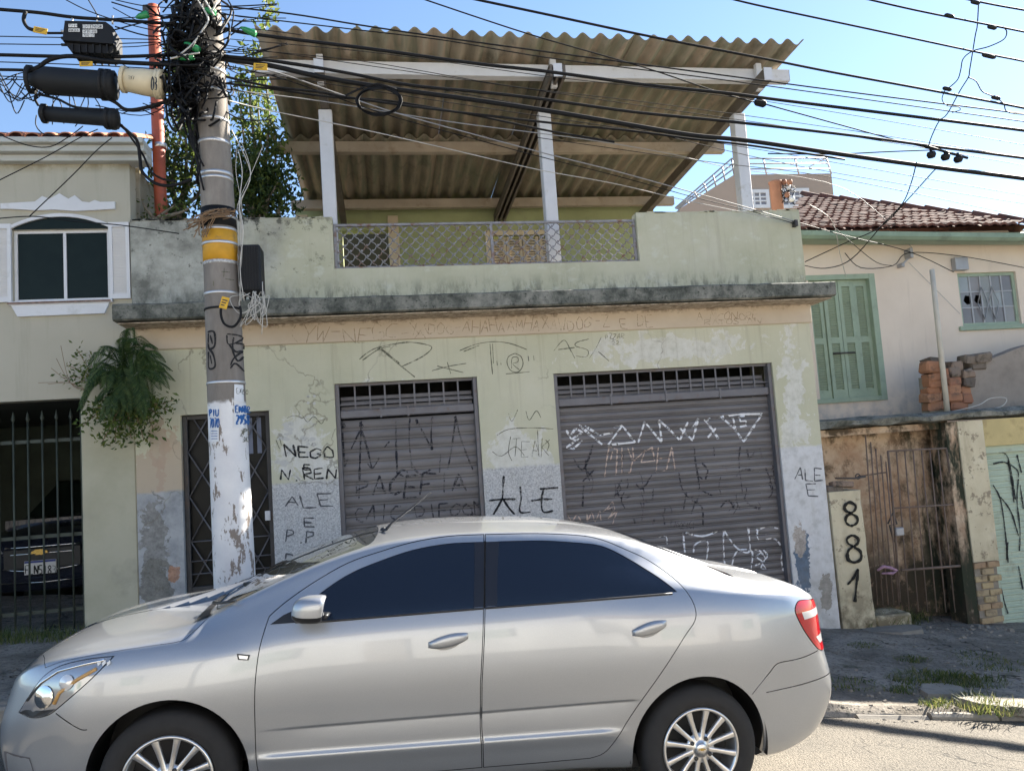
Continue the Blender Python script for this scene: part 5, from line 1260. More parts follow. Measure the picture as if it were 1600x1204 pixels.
# domain
def arc(cx,r,rz,a0,a1,n=30): return [(cx+r*cos(a0+(a1-a0)*i/n),RW+rz*sin(a0+(a1-a0)*i/n)) for i in range(n+1)]
farch=arc(0,.372,.385,-.35,pi+.35,40);rarch=arc(WB,.375,.380,-.35,pi+.35,40)
GAP=.0042
def strip0(pts,w):
    l=[];r=[]
    for i,p in enumerate(pts):
        a=pts[max(i-1,0)];b=pts[min(i+1,len(pts)-1)];d=Vector((b[0]-a[0],b[1]-a[1])).normalized();n=Vector((-d.y,d.x))*(w/2);l.append((p[0]+n.x,p[1]+n.y));r.append((p[0]-n.x,p[1]-n.y))
    return l+r[::-1]
loops=[];edges=[];coords=[];faces=[]
def add_loop(poly_sz,name,st=False,d=.035):
    poly=dens(poly_sz,d);q=poly if st else ST(poly)
    if sum(q[i][0]*q[(i+1)%len(q)][1]-q[(i+1)%len(q)][0]*q[i][1] for i in range(len(q)))<0: q=q[::-1]
    i0=len(coords);coords.extend([Vector((a,b*.12)) for a,b in q]);faces.append(list(range(i0,i0+len(q))));loops.append(name)
outer=[(-.883,0.)]+[(s,0.) for s in frange(-.87,3.59,.05)]+[(3.598,0.)]+[(3.598,t) for t in frange(.5,11.5,.5)]+[(3.598,12.)]+[(s,12.) for s in frange(3.59,-.87,.06)]+[(-.883,12.)]+[(-.883,t) for t in frange(11.5,.5,.5)]
add_loop(outer,'body',True,1)
add_loop(farch,'hole');add_loop(rarch,'hole')
for nm,pl in (('front_door',front_door),('rear_door',rear_door)):
    add_loop(pl,'gap_'+nm);add_loop(inset(pl,GAP),nm)
for nm,pl in (('front_window',front_glass),('rear_window',rear_glass),('pillar_trim',bpillar)): add_loop(pl,nm,False,.02)
for nm,pl in (('headlight',headl),('tail_light',taill)):
    add_loop(pl,'gap_'+nm,False,.02);add_loop(inset(pl,.004),nm,False,.02)
add_loop(strip0([(1.501,1.07),(1.515,1.24),(1.529,1.39)],.009),'gap_p',False,.03)
# taillight white lenses
add_loop([(3.30,.985),(3.52,.99),(3.52,.955),(3.315,.945)],'lens',False,.03);add_loop([(3.40,.84),(3.52,.85),(3.52,.80),(3.43,.80)],'lens',False,.03)
# bonnet: side seam in (s,z), front edge and cowl across the top
hs=ST(curve2([(.118,1.035),(.07,.985),(.024,.953),(-.121,.934),(-.257,.916),(-.40,.893),(-.52,.866),(-.60,.835)],4))
hood=[(.02,11.999),(.06,11.2),(.10,10.2)]+hs+[(-.70,9.0),(-.78,10.2),(-.815,11.2),(-.82,11.999)]
add_loop(hood,'gap_hood',True,.06);hin=inset([(a,b*.12) for a,b in hood],.0035);add_loop([(a,min(b/.12,11.999)) for a,b in hin],'hood',True,.06)
# windscreen, rear screen
ws=[(.085,11.998),(.10,11),(.15,9.9),(.22,9.35)]+[(s,9.22) for s in frange(.30,.86,.08)]+[(.90,9.6),(.93,10.4),(.945,11.2),(.95,11.998)]
add_loop(ws,'windscreen',True,.06)
bs=[(2.42,11.998),(2.42,11),(2.44,10),(2.50,9.45)]+[(s,9.35) for s in frange(2.56,2.94,.06)]+[(2.99,9.8),(3.01,10.6),(3.02,11.998)]
add_loop(bs,'rear_screen',True,.06)
# boot lid seam and bumper seams: narrow strips
def strip(pts,w=.0035):
    l=[];r=[]
    for i,p in enumerate(pts):
        a=pts[max(i-1,0)];b=pts[min(i+1,len(pts)-1)];d=Vector((b[0]-a[0],b[1]-a[1])).normalized();n=Vector((-d.y,d.x))*(w/2);l.append((p[0]+n.x,p[1]+n.y));r.append((p[0]-n.x,p[1]-n.y))
    return l+r[::-1]
for pts in ([(-.36,.577),(-.39,.579),(-.45,.612),(-.51,.648)],[(2.949,.584),(3.0,.636),(3.054,.688),(3.108,.734),(3.20,.742),(3.283,.749),(3.40,.765)],[(3.036,.586),(3.2,.599),(3.40,.615),(3.5,.62)]):
    add_loop(strip(curve2(pts,4),.005),'gap_s',False,.03)
# interior points
bnd=len(coords)
pts=[]
for s in frange(-.87,3.585,.028):
    for t in [.25,.5,.75,1,1.25,1.5,1.75,2,2.25,2.5,2.75,3,3.2,3.4,3.6,3.8,4,4.25,4.5,4.75,5,5.25,5.5,5.75,6,6.25,6.5,6.75,7,7.25,7.5,7.75,8,8.25,8.5,8.75,9,9.25,9.5,9.75,10,10.3,10.65,11,11.35,11.7]:
        if .28<s<2.38:
            z_=sec_f(s)[1](t)
            if -.05<z_-zcr1(s)<.014 or -.05<z_-zcr2(s)<.034: continue
        pts.append(Vector((s,t*.12)))
for s in list(frange(-.88,-.80,.008))+list(frange(3.50,3.595,.008)):
    for t in frange(.3,11.7,.5): pts.append(Vector((s,t*.12)))
for s in frange(.26,2.40,.014):
    for zz in [zcr1(s)+q for q in (-.06,-.035,-.02,-.012,-.006,-.002,.002,.006,.010)]+[zcr2(s)+q for q in (-.06,-.04,-.025,-.012,-.004,.004,.010,.018,.028,.04)]:
        pts.append(Vector((s,t_of(s,zz)*.12)))
coords.extend(pts)
vo,eo,fo,ov,oe,of=delaunay_2d_cdt(coords,[],faces,0,1e-5)
import numpy as np
_V=np.array([(v.x,v.y) for v in vo]);_cen=np.array([_V[list(f)].mean(axis=0) for f in fo])
def inside(loop):
    Q=np.array([(coords[i].x,coords[i].y) for i in loop]);r=np.zeros(len(_cen),bool)
    for (x0,y0),(x1,y1) in zip(Q,np.roll(Q,-1,axis=0)):
        if y0==y1: continue
        c=((_cen[:,1]>y0)!=(_cen[:,1]>y1))&(_cen[:,0]<(x1-x0)*(_cen[:,1]-y0)/(y1-y0)+x0);r^=c
    return r
lab=np.full(len(_cen),-1)
for k_,lp in enumerate(faces):
    lab[inside(lp)]=k_
hole=np.zeros(len(_cen),bool)
for k_,lp in enumerate(faces):
    if loops[k_]=='hole': hole|=inside(lp)
region={}
for f,k_,h in zip(fo,lab,hole):
    if k_>=0 and not h: region.setdefault(loops[k_],[]).append(f)
cacheP={};cacheN={}
def vP(i):
    if i not in cacheP:
        s,t=vo[i].x,min(max(vo[i].y/.12,0),NT_);cacheP[i]=P(s,t);cacheN[i]=Nrm(s,t)
    return cacheP[i],cacheN[i]
def panel_obj(nm,objname,mat,parent,off=0.,sides=(1,),label=None,flange=0.,mirror_merge=False):
    idx={};vs=[];ns=[];fs=[]
    for sd in sides:
        idx={}
        for nm_ in ([nm] if isinstance(nm,str) else nm):
            for f in region.get(nm_,[]):
                ff=[]
                for i in f:
                    if i not in idx:
                        p,n=vP(i);q=p+n*off;idx[i]=len(vs);vs.append((q.x,q.y*sd,q.z));ns.append((n.x,n.y*sd,n.z))
                    ff.append(idx[i])
                a,b,c=[Vector(vs[k]) for k in ff[:3]];g=(b-a).cross(c-a)
                if g.dot(Vector(ns[ff[0]]))<0: ff=ff[::-1]
                fs.append(ff)
    me=bpy.data.meshes.new(objname);me.from_pydata(vs,[],fs);me.materials.append(mat)
    me.polygons.foreach_set('use_smooth',[True]*len(fs));me.update()
    try: me.normals_split_custom_set_from_vertices(ns)
    except Exception as ex: print('normals',ex)
    o=bpy.data.objects.new(objname,me);COL.objects.link(o);o.parent=parent
    if label: o['label']=label
    return o
body_o=panel_obj('body','body',CARP,car,0,(1,-1))
gaps=[n for n in region if n.startswith('gap')]
panel_obj(gaps,'panel_gap',GAPM,car,-.006,(1,-1))
hood_o=panel_obj('hood','bonnet',CARP,car,0,(1,-1))
doors={}
for sd in (1,-1):
    for nm in ('front','rear'):
        d=panel_obj(nm+'_door',nm+'_door',CARP,car,0,(sd,));doors[(nm,sd)]=d
        panel_obj(nm+'_window','side_window',CARG,d,-.004,(sd,))
    panel_obj('pillar_trim','pillar_trim',CARBG,car,-.001,(sd,))
    panel_obj('headlight','headlight',LAMPH,car,.002,(sd,))
    tl=panel_obj(['tail_light'],'tail_light',LAMPR,car,.003,(sd,))
    panel_obj('lens','reversing_lens',LAMPC,tl,.004,(sd,))
panel_obj('windscreen','windscreen',m_glass('windscreen_glass',(.03,.035,.035),.03),car,-.003,(1,-1))
panel_obj('rear_screen','rear_screen',CARG,car,-.003,(1,-1))
def cobj(mb,name,mat,parent=car):
    me=mb.mesh(name,mat);o=bpy.data.objects.new(name,me);COL.objects.link(o);o.parent=parent;return o
# window seals: thin dark line under the glass
for sd in (1,-1):
    m=MB()
    for pl in ([(.56,1.028),(.70,1.029),(1.10,1.050),(1.494,1.070)],[(1.508,1.071),(2.0,1.093),(2.52,1.117)]):
        pts=[P(s,t_of(s,z))+Nrm(s,t_of(s,z))*.003 for s,z in dens(pl,.05,False)+[pl[-1]]];m.tube([(p.x,p.y*sd,p.z) for p in pts],.006,6)
    cobj(m,'window_seal',CARB)
# wheel arches: lip, liner
for sd in (1,-1):
    for cx,poly in ((0,[q for q in farch if q[1]>.225]),(WB,[q for q in rarch if q[1]>.225])):
        m=MB();vs=[];n=len(poly)
        for (s,z) in poly:
            p=P(s,t_of(s,max(z,zbot(s)+.004)));zz=p.z if z>zbot(s) else zbot(s)
            k=Vector((s-cx,0,z-RW)).normalized()
            for (dy,dr) in ((0,0),(-.012,.002),(-.05,.012)): vs.append((s+k.x*dr,(p.y+dy)*sd,z+k.z*dr))
        m.add(vs,[(i*3+j,(i+1)*3+j,(i+1)*3+j+1,i*3+j+1)[::sd] for i in range(n-1) for j in range(2)],0,True);cobj(m,'arch_lip',CARP)
        m=MB();vs=[]
        for (s,z) in poly:
            k=Vector((s-cx,0,z-RW)).normalized()
            for y in (.815,.45): vs.append((s+k.x*.012,y*sd,z+k.z*.012))
        m.add(vs,[(i*2,i*2+1,i*2+3,i*2+2) for i in range(n-1)],0,True)
        m.box(cx-.40,cx+.40,(.44 if sd>0 else -.46),(.46 if sd>0 else -.44),.26,.72);cobj(m,'arch_liner',CARB)
m=MB();m.box(-.62,2.95,-.66,.66,.18,.25);cobj(m,'underbody',CARB)
# sills
# wheels
def wheel(cx,sd):
    yo=.842;e=bpy.data.objects.new('wheel',None);COL.objects.link(e);e.parent=car;e.location=(cx,yo*sd,RW)
    if sd<0: e.rotation_euler=(0,0,pi)
    m=MB();r=RW
    m.lathe([(.213,-.185),(.25,-.197),(r-.04,-.195),(r-.008,-.178),(r,-.15),(r,-.05),(r-.006,-.022),(r-.025,-.008),(r-.06,.002),(.235,-.002),(.215,-.012),(.207,-.02)],(0,0,0),'y',56)
    o=cobj(m,'tyre',TYRE,e)
    m=MB();m.lathe([(.212,-.010),(.209,-.002),(.203,.0),(.196,-.004),(.190,-.025),(.186,-.06),(.183,-.16)],(0,0,0),'y',56);m.lathe([(.002,-.05),(.05,-.05)],(0,0,0),'y',24);cobj(m,'rim',RIM,e)
    m=MB();m.lathe([(.001,-.115),(.17,-.115),(.184,-.11)],(0,0,0),'y',32);cobj(m,'brake_disc',plain('brake_dark',(.03,.03,.032),.6,.3),e)  # near-black disc closing the rim behind the spokes
    sp=MB()
    # spoke: tapered bar from hub to rim, crowned, dished
    rs=[.045,.09,.14,.185,.197];ws=[.0135,.0115,.0125,.0150,.0175];ds=[-.012,-.016,-.012,-.006,-.006];vs=[]
    for r_,w_,d_ in zip(rs,ws,ds):
        for (a,b) in ((-w_,-.022),(-w_,-.003),(-w_*.55,0),(w_*.55,0),(w_,-.003),(w_,-.022)): vs.append((a,d_+b,r_))
    sp.add(vs,[(i*6+j,i*6+j+1,(i+1)*6+j+1,(i+1)*6+j) for i in range(4) for j in range(5)],0,True)
    sm=sp.mesh('spoke',RIM)
    for k in range(12):
        o=bpy.data.objects.new('spoke',sm);COL.objects.link(o);o.parent=e;o.rotation_euler=(0,2*pi*(k+.35)/12,0)
    m=MB();m.lathe([(.001,.0),(.026,.0),(.030,-.004),(.031,-.012),(.05,-.014),(.075,-.020),(.078,-.03)],(0,0,0),'y',28);h=cobj(m,'hub_cap',RIM,e)
    m=MB();w=.020;hh=.006
    m.prism([(-w,-hh*.5),(-w*.38,-hh*.5),(-w*.38,-hh),(w*.45,-hh),(w*.45,-hh*.5),(w,-hh*.5),(w*.9,hh*.5),(w*.38,hh*.5),(w*.38,hh),(-w*.45,hh),(-w*.45,hh*.5),(-w*.9,hh*.5)],.0005,.003);cobj(m,'wheel_emblem',GOLD,e)
    for k in range(4):
        a=pi/4+.25+k*pi/2;m=MB();m.lathe([(.011,-.018),(.011,-.008),(.007,-.004),(.001,-.008)],(.056*cos(a),0,.056*sin(a)),'y',8);cobj(m,'wheel_nut',plain('wheel_nut_steel',(.06,.06,.06),.4,.6) if k==0 and cx==0 and sd>0 else bpy.data.materials['wheel_nut_steel'],e)
for cx in (0,WB):
    for sd in (1,-1): wheel(cx,sd)
# door handles
def surf(s,z,o=0.):
    t=t_of(s,z);return P(s,t)+Nrm(s,t)*o
for (nm,s0,z0,s1,z1) in (('front',1.214,.900,1.415,.938),('rear',2.277,.924,2.467,.970)):
    for sd in (1,-1):
        d=doors[(nm,sd)];m=MB();n=16;pts=[];rs=[]
        vs=[];K=10
        for i in range(n+1):
            u=i/n;s=s0+(s1-s0)*u;z=z0+(z1-z0)*u+.006;c=surf(s,z,0)
            h=(.006+.056*(sin(pi*(u*.86+.09))**.55)*(1-.25*(1-u)**3))*.5*1.05;dep=.022*min(1,6*u,6*(1-u))**.5+.004
            for k in range(K):
                a=2*pi*k/K;vs.append((c.x,(c.y+dep*(.55+.45*cos(a)))*sd,c.z+h*sin(a)))
        m.add(vs,[(i*K+k,i*K+(k+1)%K,(i+1)*K+(k+1)%K,(i+1)*K+k)[::-sd] for i in range(n) for k in range(K)]+[tuple(range(K)),tuple(n*K+k for k in range(K))],0,True);cobj(m,'door_handle',CARP,d)
        # flat disc under the grip, cup shading put into its darker grey
        m=MB();vs=[];n=14;cs=(s0+s1)/2;cz=(z0+z1)/2-.012
        for i in range(n): a=2*pi*i/n;q=surf(cs+.062*cos(a),cz+.026*sin(a)+(z1-z0)/(s1-s0)*.062*cos(a),.0012);vs.append((q.x,q.y*sd,q.z))
        m.add(vs,[tuple(range(n))]);cobj(m,'handle_cup_shade',plain('handle_shade_grey',(.22,.22,.225),.4,.5) if (nm,sd)==('front',1) else bpy.data.materials['handle_shade_grey'],d)
# mirrors
for sd in (1,-1):
    m=MB();vs=[];n=10;K=20;c=Vector((.635,.945,1.115))
    rows=[(-.075,.35),(-.068,.62),(-.045,.86),(-.015,.97),(.02,1.),(.050,.985),(.066,.93),(.072,.80)]
    for i,(dx,k_) in enumerate(rows):
        for k in range(K):
            a=2*pi*k/K;ca,sa=cos(a),sin(a);ex=.6
            yy=(abs(ca)**ex)*(1 if ca>0 else -1)*.092*k_;zz=(abs(sa)**ex)*(1 if sa>0 else -1)*.066*k_
            vs.append((c.x+dx+.01*zz/.066,(c.y+yy)*sd,c.z+zz+.006*(yy/.09)))
    nr=len(rows)
    f1=[];f2=[]
    for i in range(nr-1):
        for k in range(K):
            f=(i*K+k,i*K+(k+1)%K,(i+1)*K+(k+1)%K,(i+1)*K+k)[::-sd];zz=sum(vs[q][2] for q in f)/4
            (f1 if zz>c.z-.018 else f2).append(f)
    m.add(vs,f1,0,True);m2=MB();m2.add(vs,f2,0,True);m2.add([vs[k] for k in range(K)],[tuple(range(K))],0,True)
    mo=cobj(m,'wing_mirror',CARP);cobj(m2,'mirror_base',CARB,mo)
    m=MB();m.add([vs[(nr-1)*K+k] for k in range(K)],[tuple(range(K))]);cobj(m,'mirror_glass',CARG,mo)
    m=MB();m.beam((.60,.80*sd,1.052),(.625,.885*sd,1.068),.07,.035);cobj(m,'mirror_arm',CARB,mo)
    m=MB();tri=[(.44,1.020),(.60,1.028),(.615,1.10),(.56,1.085),(.50,1.06)];q=[surf(s,z,.002) for s,z in tri];m.add([(p.x,p.y*sd,p.z) for p in q],[tuple(range(5))]);cobj(m,'mirror_triangle',CARB,mo)
# small lamp on the wing, mud-line trims, aerial, wipers, lamps inside the headlight
for sd in (1,-1):
    m=MB();q=[surf(s,z,.004) for s,z in ((.296,.897),(.358,.890),(.352,.866),(.303,.870))];m.add([(p.x,p.y*sd,p.z) for p in q],[(0,1,2,3)]);sr=cobj(m,'side_repeater',CARB)
    m=MB();q=[surf(s,z,.006) for s,z in ((.305,.890),(.350,.885),(.346,.871),(.310,.875))];m.add([(p.x,p.y*sd,p.z) for p in q],[(0,1,2,3)]);cobj(m,'repeater_lens',LAMPC,sr)
    # headlamp internals
    for (s,z,r,mt) in ((-.575,.715,.052,CHROME),(-.47,.785,.036,LAMPC)):
        p=surf(s,z,-.004);m=MB();n=Nrm(s,t_of(s,z));vs=[];a1=n.cross(Vector((0,0,1))).normalized();b1=a1.cross(n)
        for rr,dd in ((r,.010),(r*.7,.014),(.001,.016)):
            for k in range(14): q=p+n*dd+(a1*cos(2*pi*k/14)+b1*sin(2*pi*k/14))*rr;vs.append((q.x,q.y*sd,q.z))
        m.add(vs,[(i*14+k,i*14+(k+1)%14,(i+1)*14+(k+1)%14,(i+1)*14+k) for i in range(2) for k in range(14)],0,True);cobj(m,'headlamp_bowl',mt)
    for k in range(3):
        m=MB();q=[surf(a,b,.006) for a,b in ((-.335+k*.022,.855),(-.322+k*.022,.867),(-.328+k*.022,.880),(-.341+k*.022,.868))];m.add([(p.x,p.y*sd,p.z) for p in q],[(0,1,2,3)]);cobj(m,'lamp_flute',WPLATE)
    m=MB();pts=[surf(a,b,.004) for a,b in ((-.66,.69),(-.60,.775),(-.52,.83),(-.40,.862),(-.31,.880))];m.tube([(p.x,p.y*sd,p.z) for p in pts],.007,6);cobj(m,'lamp_divider',CHROME)
    m=MB();pts=[surf(a,b,.004) for a,b in ((-.52,.69),(-.50,.74),(-.42,.80),(-.34,.845))];m.tube([(p.x,p.y*sd,p.z) for p in pts],.009,6);cobj(m,'lamp_divider',plain('amber_lens',(.55,.32,.12),.2) if sd>0 else bpy.data.materials['amber_lens'])
    # dark lower bowl of the lamp and fog lamp recess
    m=MB();pl=[(-.69,.632),(-.62,.621),(-.555,.636),(-.51,.668),(-.58,.655),(-.66,.65)];q=[surf(s,z,.004) for s,z in pl];m.add([(p.x,p.y*sd,p.z) for p in q],[tuple(range(6))]);cobj(m,'headlamp_trim',CARB)
    m=MB();pl=dens([(-.745,.44),(-.62,.435),(-.60,.36),(-.66,.29),(-.76,.29)],.04);q=[surf(s,z,.002) for s,z in pl];c=surf(-.68,.365,-.01);vs=[(p.x,p.y*sd,p.z) for p in q]+[(c.x,c.y*sd,c.z)];n=len(q);m.add(vs,[(i,(i+1)%n,n) for i in range(n)]);cobj(m,'fog_lamp_recess',GUIDE)
m=MB();m.tube([(.98,.10,1.395),(1.03,.10,1.45),(1.26,.10,1.63)],[.012,.007,.0045],6);m.lathe([(.022,0),(.018,.012),(.004,.02)],(.98,.10,1.405),n=10);cobj(m,'aerial',CARB)
for y0 in (.45,-.15):
    m=MB();m.tube([(.10,y0,1.07),(.14,y0+.1,1.085),(.26,y0+.28,1.125)],[.012,.009,.006],6);cobj(m,'wiper',CARB)
m=MB()
vs=[];n=20
for i in range(n+1):
    t=9.05+(12-9.05)*i/n
    for s,o in ((.06+.0*i,.006),(.13-.04*i/n,.004)):
        p=P(s-.02*(i/n),t)+Vector((0,0,o));vs.append((p.x,p.y,p.z))
for sd in (1,-1): m.add([(a,b*sd,c) for a,b,c in vs],[(2*i,2*i+1,2*i+3,2*i+2) for i in range(n)],0,True)
cobj(m,'cowl_grille',CARB)
# number plates, grille, badge at the ends
m=MB();m.box(-.905,-.885,-.20,.20,.38,.47);cobj(m,'number_plate',WPLATE);m=MB();m.bbox(-.893,-.86,-.36,.36,.52,.64,.01);cobj(m,'front_grille',CARB)
m=MB();m.box(3.60,3.615,-.20,.20,.78,.88);cobj(m,'number_plate',WPLATE);m=MB();m.bbox(3.58,3.607,-.30,.30,.885,.93,.006);cobj(m,'boot_trim',CHROME)
# ------------------------------------------------------------------ utility pole
YP=6.2
_pc=[(322,0,.112),(345,400,.131),(355,640,.143),(368,930,.154)]
_pp=[(aY(x,y,YP),r) for x,y,r in _pc]
def pole_z(z):
    """centre and radius at height z"""
    P=sorted(_pp,key=lambda q:q[0].z)
    if z<=P[0][0].z: a,b=P[0],P[1]
    elif z>=P[-1][0].z: a,b=P[-2],P[-1]
    else:
        for a,b in zip(P,P[1:]):
            if a[0].z<=z<=b[0].z: break
    t=(z-a[0].z)/(b[0].z-a[0].z);c=a[0].lerp(b[0],t);return Vector((c.x,YP,z)),a[1]+(b[1]-a[1])*t
def pole_py(py):
    z=aY(345,py,YP).z;c,r=pole_z(z)
    for _ in range(3):
        # pixel row on the pole axis
        d=c;q=FPX;zz=d.dot(CF);y=IH/2-q*d.dot(CU)/zz;z+=(y-py)*zz/q;c,r=pole_z(z)
    return z
gz=sw(-1.2,YP)
pole=thing('utility_pole','grey concrete utility pole with whitewashed foot and worn yellow band','utility pole',(pole_z(gz)[0].x,YP,gz))
m=MB();zs=frange(gz-.25,6.6,.22);vs=[];K=36
for z in zs:
    c,r=pole_z(z)
    for k in range(K): a=2*pi*k/K;vs.append((c.x+r*cos(a),c.y+r*sin(a),z))
m.add(vs,[(i*K+k,i*K+(k+1)%K,(i+1)*K+(k+1)%K,(i+1)*K+k) for i in range(len(zs)-1) for k in range(K)],0,True);m.build('shaft',POLE,pole)
def band(py0,py1,mat,name,o=.004):
    z0,z1=pole_py(py1),pole_py(py0);m=MB();vs=[];zs=[z0,z0,(z0+z1)/2,z1,z1]
    for i,z in enumerate(zs):
        c,r=pole_z(z);rr=r+(o if 0<i<4 else 0)
        for k in range(K): a=2*pi*k/K;vs.append((c.x+rr*cos(a),c.y+rr*sin(a),z))
    m.add(vs,[(i*K+k,i*K+(k+1)%K,(i+1)*K+(k+1)%K,(i+1)*K+k) for i in range(4) for k in range(K)],0,True);return m.build(name,mat,pole)
for a,b in ((113,118),(145,149),(190,194),(224,229),(273,278),(281,285),(459,463),(597,601)): band(a,b,SILVER,'steel_strap',.005)
band(362,411,YBAND,'yellow_band',.003)
for a,b in ((341,345),(361,364),(382,386)): band(a,b,SILVER,'steel_strap',.010)
band(328,358,BLACKC,'black_wrap',.006)
band(483,486,BLACKC,'cable_tie',.007)
band(411,416,plain('number_tape',(.42,.42,.42),.6,var=.5,sc=60),'number_tape',.004)
def dP(o): 
    def f(x,z):
        c,r=pole_z(z);d=max(-.98,min(.98,(x-c.x)/(r+o)));return c.y-(r+o)*sqrt(1-d*d)
    return f
def patch(x0,y0,x1,y1,mat,name,o,n=8):
    m=MB();vs=[];f=dP(o)
    for j in range(n+1):
        for i in range(n+1):
            p=aY(x0+(x1-x0)*i/n,y0+(y1-y0)*j/n,YP-.12);c,r=pole_z(p.z);x=max(c.x-r*.97,min(c.x+r*.97,p.x+(.004*mnoise.noise(Vector((j*2.,i*1.,x0))) if i in(0,n) else 0)));vs.append((x,f(x,p.z),p.z))
    m.add(vs,[(j*(n+1)+i,j*(n+1)+i+1,(j+1)*(n+1)+i+1,(j+1)*(n+1)+i)[::-1] for j in range(n) for i in range(n)],0,True);return m.build(name,mat,pole)
PAPER=plain('poster_paper',(.66,.67,.69),.85,var=.08,sc=12,dirt=(.48,.47,.45),dsc=14)
patch(323,634,343,690,PAPER,'poster',.0045);patch(366,629,386,668,PAPER,'poster',.0045);patch(366,600,384,627,PAPER,'poster',.0045)
m=MB();f=dP(.007)
lettering(m,ZP,'PIU',325,639,342,650,.014,YP-.14,f,0,jit=0);lettering(m,ZP,'7070',325,653,343,668,.012,YP-.14,f,0,jit=0)
lettering(m,ZP,'ENTR',367,633,387,644,.013,YP-.14,f,0,jit=0);lettering(m,ZP,'2958',368,647,386,662,.013,YP-.14,f,0,jit=0)
for q in range(4): strokes(m,ZP,[[(328,673+q*4),(340,673+q*4)]],.007,YP-.14,f)
m.clusters('poster_letters',BLUEPR,pole)
m=MB();lettering(m,ZP,'EXEO',368,606,384,614,.006,YP-.14,f,0,jit=.1);lettering(m,ZP,'2PS',374,668,386,680,.009,YP-.14,f,0,jit=.1);lettering(m,ZP,'30',376,680,386,690,.009,YP-.14,f,0,jit=.1);m.clusters('poster_small_print',GRAFT,pole)
m=MB();f=dP(.003)
strokes(m,Z2,[[(1142,770),(1185,775),(1188,850),(1150,860),(1148,775)],[(1150,860),(1180,900),(1190,965),(1150,970),(1148,880)],[(1160,790),(1175,840)],[(1160,900),(1170,950)],[(1255,785),(1330,790),(1300,830),(1262,840),(1255,790)],[(1265,840),(1300,880),(1330,870),(1290,920),(1275,960)],[(1290,800),(1285,870),(1310,930),(1335,900)],[(1275,975),(1300,945),(1340,985)],[(1300,835),(1332,830),(1335,860)]],.016,YP-.13,f);m.clusters('pole_graffiti',GRAFK,pole)
m=MB();strokes(m,Z2,[[(1225,440),(1270,440)],[(1240,420),(1238,470)],[(1180,490),(1182,520)],[(1245,480),(1290,480)]],.007,YP-.13,f);m.clusters('pole_numbers',GRAFT,pole)
# distribution box on the side of the pole
bx=thing('junction_box','black distribution box strapped to the right side of the utility pole','box',(aY(391,455,YP).x,YP,aY(391,455,YP).z))
a=aY(371,384,YP-.05);b=aY(410,456,YP-.05)
m=MB();m.bbox(a.x+.01,b.x,YP-.09,YP+.12,b.z,a.z,.014);m.build('case',BLACKB,bx)
m=MB()
for i in range(7): X=a.x+.025+i*.021;m.box(X,X+.007,YP-.096,YP-.089,b.z+.02,a.z-.02)
m.build('cover_ribs',BLACKB,bx)
m=MB();m.box(a.x-.06,a.x+.02,YP-.02,YP+.02,a.z-.1,a.z-.06);m.box(a.x-.06,a.x+.02,YP-.02,YP+.02,b.z+.06,b.z+.1);m.build('bracket',SILVER,bx)
for i in range(3):
    m=MB();X=a.x+.03+i*.05;m.lathe([(.014,0),(.016,-.03),(.010,-.05),(.001,-.05)],(X,YP,b.z),n=10);m.build('cable_gland',BLACKB,bx)
def px_line(pts,Y0,Y1=None,n=5):
    P=[]
    for i,p in enumerate(pts):
        if len(p)==3: Y=p[2]
        elif Y1 is None: Y=Y0
        else: Y=Y0+(Y1-Y0)*i/(len(pts)-1)
        P.append(aY(p[0],p[1],Y))
    return smooth_line(P,n)
def wire(pts,r,Y=6.15,Y1=None,mat=None,name='overhead_cable',label='',cat='cable',group=None,n=5,sides=6):
    m=MB();m.tube(px_line(pts,Y,Y1,n),r,sides);o=m.build(name,mat or BLACKC);tag(o,label,cat,group);return o
# --- loose wires at the pole
rw=random.Random(21)
m=MB()
for i in range(10):
    x0=rw.uniform(392,412);y0=455;x1=x0+rw.uniform(-22,14);y1=rw.uniform(475,515)
    pts=[(x0,y0),(x0+rw.uniform(-12,12),(y0+y1)/2),(x1,y1),(x1+rw.uniform(-18,18),y1-rw.uniform(5,30)),(rw.uniform(380,415),rw.uniform(455,480))]
    m.tube(px_line(pts,YP-.1+rw.uniform(-.06,.06)),.0032,4)
m.tube(px_line([(410,440),(411,480),(409,522)],YP-.1),.003,4)
stuff(tag(m.build('loose_wires',WIREL),'thin pale wires dangling below the black junction box','wires'))
m=MB()
for i in range(5):
    pts=[(378+rw.uniform(-4,4),470),(374+rw.uniform(-3,4),420),(376+rw.uniform(-4,5),360),(372+rw.uniform(-6,10),320),(382+rw.uniform(-14,14),270),(384+rw.uniform(-25,28),rw.uniform(190,240))]
    m.tube(px_line(pts,YP-.08+rw.uniform(-.05,.08)),.0038 if i<2 else .0025,4)
stuff(tag(m.build('pale_wire_bundle',WIREL),'bundle of pale wires running down the right edge of the pole','wires'))
wire([(352,465),(345,485),(350,505),(365,510),(376,495),(375,478)],.010,YP-.20,label='short black cable loop tied round the pole below the tag',name='cable_loop')
def tagplate(x0,y0,x1,y1,Y,label,rot=0.):
    a=aY(x0,y0,Y);b=aY(x1,y1,Y);c=(a+b)/2;w=abs(b.x-a.x);h=abs(a.z-b.z);m=MB();m.bbox(-w/2,w/2,-.004,.004,-h/2,h/2,.002);o=m.build('cable_tag',YELLOW,None,c);o.rotation_euler=(0,rot,0)
    t=MB()
    for q in range(3): t.box(-w*.34,w*.34-.1*w*q,-.0055,-.0045,h*(.22-.22*q)-h*.05,h*(.22-.22*q)+h*.05)
    tm_=t.mesh('tag_print',CARB);k=bpy.data.objects.new('tag_print',tm_);COL.objects.link(k);k.parent=o
    tag(o,label,'cable tag','yellow cable tags')
tagplate(344,464,357,482,YP-.21,'yellow tag tied low on the pole beside the junction box',.3)
